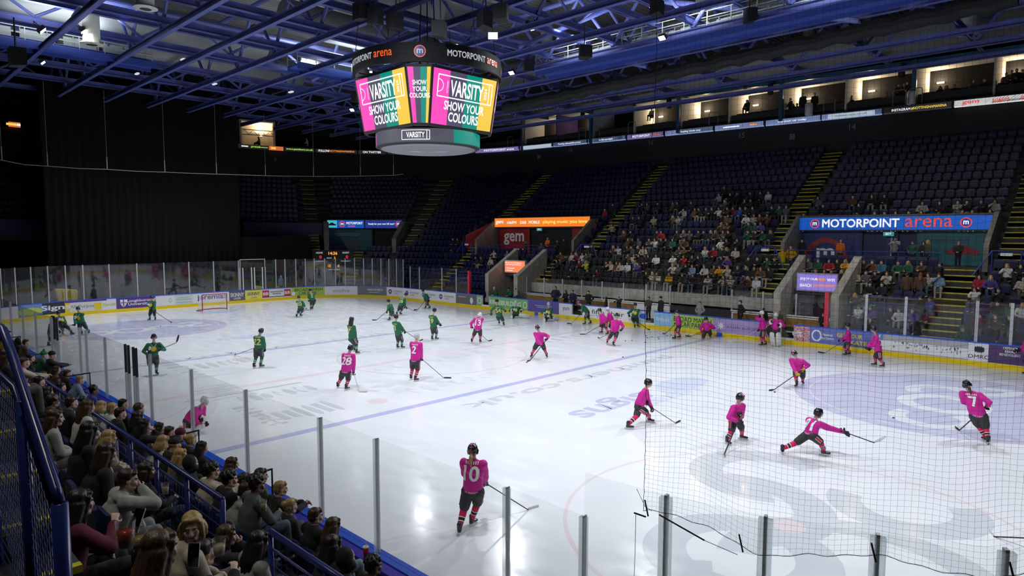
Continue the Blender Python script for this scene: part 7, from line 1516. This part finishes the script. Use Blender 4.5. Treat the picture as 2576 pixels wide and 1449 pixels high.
# ---- near stand, close to the camera: (u, v of the head, row, arm, lean, legs, hair, hair colour, top, trousers, skin, hood, turn, label)
RYZ = [(-15.68, .80), (-16.5, 1.27), (-17.4, 1.68), (-18.2, 2.27), (-18.9, 2.68)]
NP = [
 (324,1208,3,'mouth',.18,0,'short','d','G',(.3,.3,.3),1,1,-.2,'young man in grey hoodie with his hand over his mouth, lower left'),
 (222,1085,3,'lap',.08,0,'long','k','k',(.03,.03,.04),0,0,.2,'woman with very long black hair and dark fur-collared coat, lower left'),
 (270,1138,3,'lap',.16,0,'long','d','k',(.02,.02,.02),0,0,0,'woman with long ombre hair leaning forward in black'),
 (140,1050,3,'lap',.1,0,'long','n','G',(.32,.3,.26),1,0,-.5,'woman in grey coat with long brown hair seen in profile at the left'),
 (213,1294,4,'phone',.12,0,'long','k','m',(.02,.02,.02),0,0,0,'dark-haired person in black holding up a phone at the bottom left'),
 (405,1378,4,'lap',.05,0,'long','n','G',(.1,.1,.1),1,0,.2,'woman with long straight brown hair at the bottom edge'),
 (465,1330,3,'lap',.0,0,'bob','L','c',(.1,.1,.12),1,0,2.35,'blond woman turning round to face the camera, bottom left'),
 (513,1392,3,'phone',.1,0,'short','k','k',(.02,.02,.02),1,1,.1,'dark-haired person in black holding a phone with a blank screen'),
 (582,1343,2,'mouth',.14,0,'long','n','k',JEANS,1,0,-.3,'woman with long light brown hair and a hand at her mouth'),
 (651,1363,2,'lap',.1,1,'long','k','G',JEANS,0,0,.1,'woman with long black hair and grey top at the bottom'),
 (370,1184,2,'cup',.05,2,'long','d','k',(.06,.08,.1),0,0,-.2,'dark-haired woman in black with a drink beside the blue rail'),
 (185,1012,2,'lap',.12,0,'short','d','k',(.02,.02,.02),1,0,0,'bearded young man in black by the left part of the blue rail'),
 (222,1022,2,'lap',.1,0,'long','n','w',(.3,.3,.3),1,0,.2,'woman in white top with long golden brown hair by the rail'),
 (275,1100,2,'lap',.05,0,'wavy','L','c',(.3,.28,.2),1,0,.2,'woman with curly blond hair eating from a box by the rail'),
 (205,1060,2,'lap',.0,0,'long','n','k',(.2,.2,.2),0,0,.1,'woman with brown hair low behind the white-topped woman'),
 (162,1058,2,'lap',.1,0,'short','k','k',(.02,.02,.02),0,0,0,'dark-haired person in black just right of the grey-coated woman'),
 (120,985,2,'lap',.1,0,'long','k','k',(.02,.02,.02),0,0,0,'dark-haired person in black at the left beyond the stair rail'),
 (135,1010,2,'lap',.1,0,'curly','d','k',(.02,.02,.02),0,0,0,'curly-haired person in black at the left beyond the stair rail'),
 (100,960,2,'lap',.1,0,'short','k','r',(.02,.02,.02),0,0,0,'person in red seen past the stair rail'),
 (62,912,2,'front',.1,0,'bun','n','c',(.1,.1,.1),1,0,-.2,'brown-haired woman reaching forward past the stair rail'),
 (20,895,3,'lap',.05,0,'long','n','k',(.1,.1,.1),0,0,-.3,'brown-haired woman in profile at the far left edge'),
 (539,1184,1,'front',.12,0,'curly','k','c',(.1,.1,.1),1,0,-.2,'bearded young man with curly dark hair in beige'),
 (579,1205,1,'lap',.1,0,'curly','k','k',(.02,.02,.02),1,0,-.2,'young man with curly black hair and black top in profile'),
 (620,1234,1,'knees',.2,0,'short','d','G',(.1,.12,.16),1,1,.1,'man in pale grey hoodie seen from behind above the rail gap'),
 (648,1218,1,'cup',.1,0,'curly','k','g',(.1,.14,.2),4,0,-.3,'person in grey-green shirt holding a beer near the glass'),
 (455,1146,1,'lap',.1,0,'long','L','g',(.3,.3,.3),1,0,-.3,'blond woman in profile just below the blue rail'),
 (482,1165,1,'lap',.05,0,'hood','k','k',(.05,.05,.05),0,0,0,'hooded person in black beside the blond woman in profile'),
 (408,1112,1,'lap',.08,0,'bob','L','c',(.3,.28,.22),1,0,0,'woman with a blond bob in a beige coat'),
 (440,1118,1,'lap',.1,0,'cap','k','k',(.02,.02,.02),0,0,0,'man in a dark flat cap near the glass'),
 (365,1070,1,'mouth',.1,0,'long','k','k',(.2,.24,.3),1,0,-.3,'woman with long black hair in profile, hand to her mouth'),
 (348,1050,1,'lap',.1,0,'long','k','k',(.02,.02,.02),0,0,0,'woman in black in front of the curly blond drinker'),
 (304,1040,1,'lap',.1,0,'short','d','k',(.02,.02,.02),1,0,-.1,'brown-haired young man in black above the rail'),
 (281,1028,1,'lap',.08,0,'short','L','w',(.1,.1,.1),1,0,0,'blond young man with cropped hair above the rail'),
 (253,1022,1,'lap',.08,0,'bob','L','G',(.1,.1,.1),1,0,0,'blond woman beside the cropped blond man'),
 (212,1010,1,'lap',.1,0,'short','d','k',(.02,.02,.02),0,0,0,'dark-haired person in black behind the patterned jacket'),
 (155,975,1,'lap',.1,0,'short','k','k',(.02,.02,.02),0,0,0,'dark-haired person in black left of the brown-haired man'),
 (110,955,1,'lap',.1,0,'long','d','g',(.02,.02,.02),0,0,0,'long-haired person in dark grey by the far part of the rail'),
 (78,900,1,'lap',.1,0,'short','k','k',(.02,.02,.02),0,0,0,'small dark head right of the reaching woman'),
 (707,1229,0,'front',.16,0,'short','L','k',(.12,.16,.2),1,0,-.2,'blond young man in a black sweater leaning to the glass'),
 (732,1273,0,'lap',.1,0,'bun','L','k',(.12,.16,.2),1,0,.1,'woman with a blond bun in a black padded jacket'),
 (797,1297,0,'lap',.06,0,'short','n','k',JEANS,1,0,-.1,'man with light brown hair in a black jacket by the ledge'),
 (839,1322,0,'lap',.1,0,'long','n','k',(.22,.28,.36),1,0,.1,'woman with long golden brown hair by the ledge'),
 (847,1367,1,'lap',.14,0,'long','k','k',JEANS,1,0,0,'dark-haired woman leaning forward over the lower rail'),
 (868,1406,1,'lap',.08,0,'hood','k','k',(.14,.16,.2),0,0,0,'person in a black hood at the bottom below the ledge'),
 (942,1426,0,'lap',.1,0,'curly','k','k',(.02,.02,.02),4,0,-.3,'curly-haired person with glasses at the very bottom by the ledge'),
 (658,1196,0,'lap',.1,0,'short','d','g',(.1,.1,.12),1,0,-.2,'dark-haired man in profile close to the glass, left of a post'),
 (612,1208,0,'lap',.08,0,'long','d','g',(.02,.02,.02),1,0,-.2,'woman with dark hair in profile near the curly-haired pair'),
 (585,1167,0,'lap',.05,0,'long','n','g',(.1,.1,.1),1,0,-.3,'woman with long brown hair in profile against the ice'),
 (506,1126,0,'lap',.08,0,'long','k','k',(.02,.02,.02),1,0,-.2,'woman with long dark hair in black against the glass'),
 (479,1107,0,'lap',.08,0,'bun','L','k',(.02,.02,.02),1,0,0,'woman with a blond bun beside the person in maroon beanie'),
 (452,1094,0,'lap',.08,0,'beanie','m','k',(.02,.02,.02),1,0,-.2,'person in a maroon beanie by the glass'),
 (425,1087,0,'lap',.08,0,'short','n','n',(.1,.1,.1),1,0,-.2,'brown-haired man in profile left of the maroon beanie'),
 (399,1077,0,'lap',.08,0,'long','k','k',(.02,.02,.02),1,0,-.2,'woman with long black hair left of the brown-haired man'),
 (352,1030,0,'cup',.1,0,'curly','n','w',(.3,.3,.3),1,0,-.2,'curly fair-haired woman in white sipping a drink by the glass'),
 (311,1016,0,'lap',.05,0,'short','k','k',(.02,.02,.02),0,0,-.1,'black-haired person beside the front row black rail'),
 (240,982,0,'lap',.12,0,'curly','k','b',(.02,.12,.04),4,0,-.2,'person in blue patterned jacket with a green bag by the glass'),
 (202,956,0,'knees',.2,0,'short','L','l',(.1,.14,.2),1,0,-.3,'fair-haired man bent over papers by the glass'),
 (171,940,0,'lap',.1,0,'short','n','k',(.02,.02,.02),1,0,-.2,'brown-haired man in black with a white collar by the glass'),
 (143,930,0,'lap',.1,0,'long','d','n',(.02,.02,.02),1,0,-.2,'woman with dark hair left of the white-collared man'),
 (134,893,0,'front',.12,0,'beanie','k','k',(.02,.02,.02),1,0,-.2,'person in a black beanie by the glass'),
 (111,893,0,'lap',.1,0,'bobble','e','e',(.02,.02,.02),1,0,0,'person in a green and white bobble hat by the glass'),
 (66,862,0,'lap',.1,0,'short','n','a',(.1,.1,.1),1,0,-.1,'brown-haired person in olive near the far black rails'),
 (48,858,0,'lap',.1,0,'hood','k','k',(.02,.02,.02),0,0,0,'person in a black hood near the far black rails'),
 (20,838,0,'lap',.1,0,'cap','k','y',(.3,.2,.02),0,0,0,'person in yellow and a cap at the far left edge'),
 (5,822,0,'lap',.1,0,'short','d','b',(.02,.02,.02),0,0,0,'dark-haired person at the extreme left edge'),
]
for (u, v, rw, arm, ln, lg, hair, hc, tc_, legc, sk_, hood, turn, lab) in NP:
    y, z0 = RYZ[rw]; hy = .015+ln*1.15; q = ony(u, v, y+hy); key = ('seat', arm, ln, lg, turn) if abs(turn) > .01 else ('seat', arm, ln, lg)
    ln2 = ln if ln >= .16 else (.1 if ln > .06 else .05); t2_ = -2.0 if turn > 1 else (-.25 if turn < -.05 else .1)
    key = ('seat', arm, ln2, lg if lg != 2 else 0, t2_)
    z = q.z-1.145; sc_ = 1.0
    zz = max(z0-.3, min(z0+.35, z)); dist = (q-CAM).length
    hcol = {'m': (.12,.01,.03), 'e': (.02,.18,.06)}.get(hc) or HAIRC[hc]
    if hair in ('cap', 'hood', 'beanie') and hc == 'k': hcol = (.012,.012,.014)
    if rw < 3 or u > 60: pass
    r = person(q.x, y, zz, 0, key, hair, hcol, CLO[tc_][0], legc, lab, None, 1 if dist < 13 else 0, bool(hood), sk_, rnd.choice([(.5,.5,.5), (.03,.03,.03)]))
    OCC.append((q.x, y))
# seats under the near spectators
for u, v, rw, *_ in NP:
    y, z0 = RYZ[rw]; q = ony(u, v, y+.1)
    o = mk('stadium_seat', SM['b']); o.location = (q.x, y-.28, z0); o.rotation_euler = (0, 0, 0); o.rotation_euler.z = PI
    o.location.y = y-.02; tag(o, 'navy plastic seat under a near spectator, one of many alike', 'seat', 'navy seats under the near spectators')
# cups, phones and things on the ledge
q = CAM+ray(318, 1375)*3.9; cup(q, 'clear plastic cup of amber drink with a straw at the bottom left', (.28,.04,.01), .055, .16)
q = CAM+ray(352, 1385)*4.2; cup(q, 'second clear plastic cup with pale drink beside the amber one', (.35,.25,.12), .05, .14)
q = CAM+ray(345, 1308)*4.3; phone(q, .5, 'silver-edged phone held up at the bottom left', -.5)
q = CAM+ray(487, 1396)*4.3; phone(q, .75, 'phone with a blank dark screen held up at the bottom', -.2)
q = CAM+ray(552, 1397)*5.0; cup(q, 'plastic cup held beside the woman with a hand at her mouth', (.45,.4,.3), .05, .13)
q = CAM+ray(663, 1285)*8.2; cup(q, 'cup of beer held by the person in grey-green near the glass', (.35,.16,.02), .045, .14)
q = CAM+ray(416, 1243)*7.6; cup(q, 'plastic cup held by the dark-haired woman by the rail', (.3,.22,.12), .045, .13)
q = ony(920, 1352, -14.86); o = empty('drink_carton', (q.x, -14.86, 1.07)); tag(o, 'red paper drink cup with a white lid and straw on the blue ledge', 'cup'); MB().loft([(0,0,0), (0,0,.15)], [.035, .046], 18).obj('cup_wall', mat('cup_red', (.4,.01,.02), .4), o, True); MB().loft([(0,0,.15), (0,0,.165)], [.049, .045], 18).obj('lid', M_white, o); MB().tube([(0,0,.16), (.01,0,.25)], .005, 6).obj('straw', M_white, o)
q = ony(938, 1377, -14.86); o = MB().add([(-.06,-.04,0), (.07,-.05,0), (.08,.04,.0), (-.05,.05,0), (-.03,-.02,.05), (.04,-.03,.06), (.05,.03,.03), (-.02,.03,.05)], [(3,2,1,0),(4,5,6,7),(0,1,5,4),(1,2,6,5),(2,3,7,6),(3,0,4,7)]).obj('crumpled_packet', mat('packet_pink', (.6,.02,.15), .4), None, False, (q.x, -14.86, 1.072)); tag(o, 'crumpled pink packet on the blue ledge beside the red cup', 'packet')
q = ony(536, 1142, -14.86); cup(V((q.x, -14.86, 1.07)), 'small glass of beer standing on the blue ledge', (.4,.2,.02), .04, .12)
lay_seats()
bpy.data.scenes.remove(TMP)
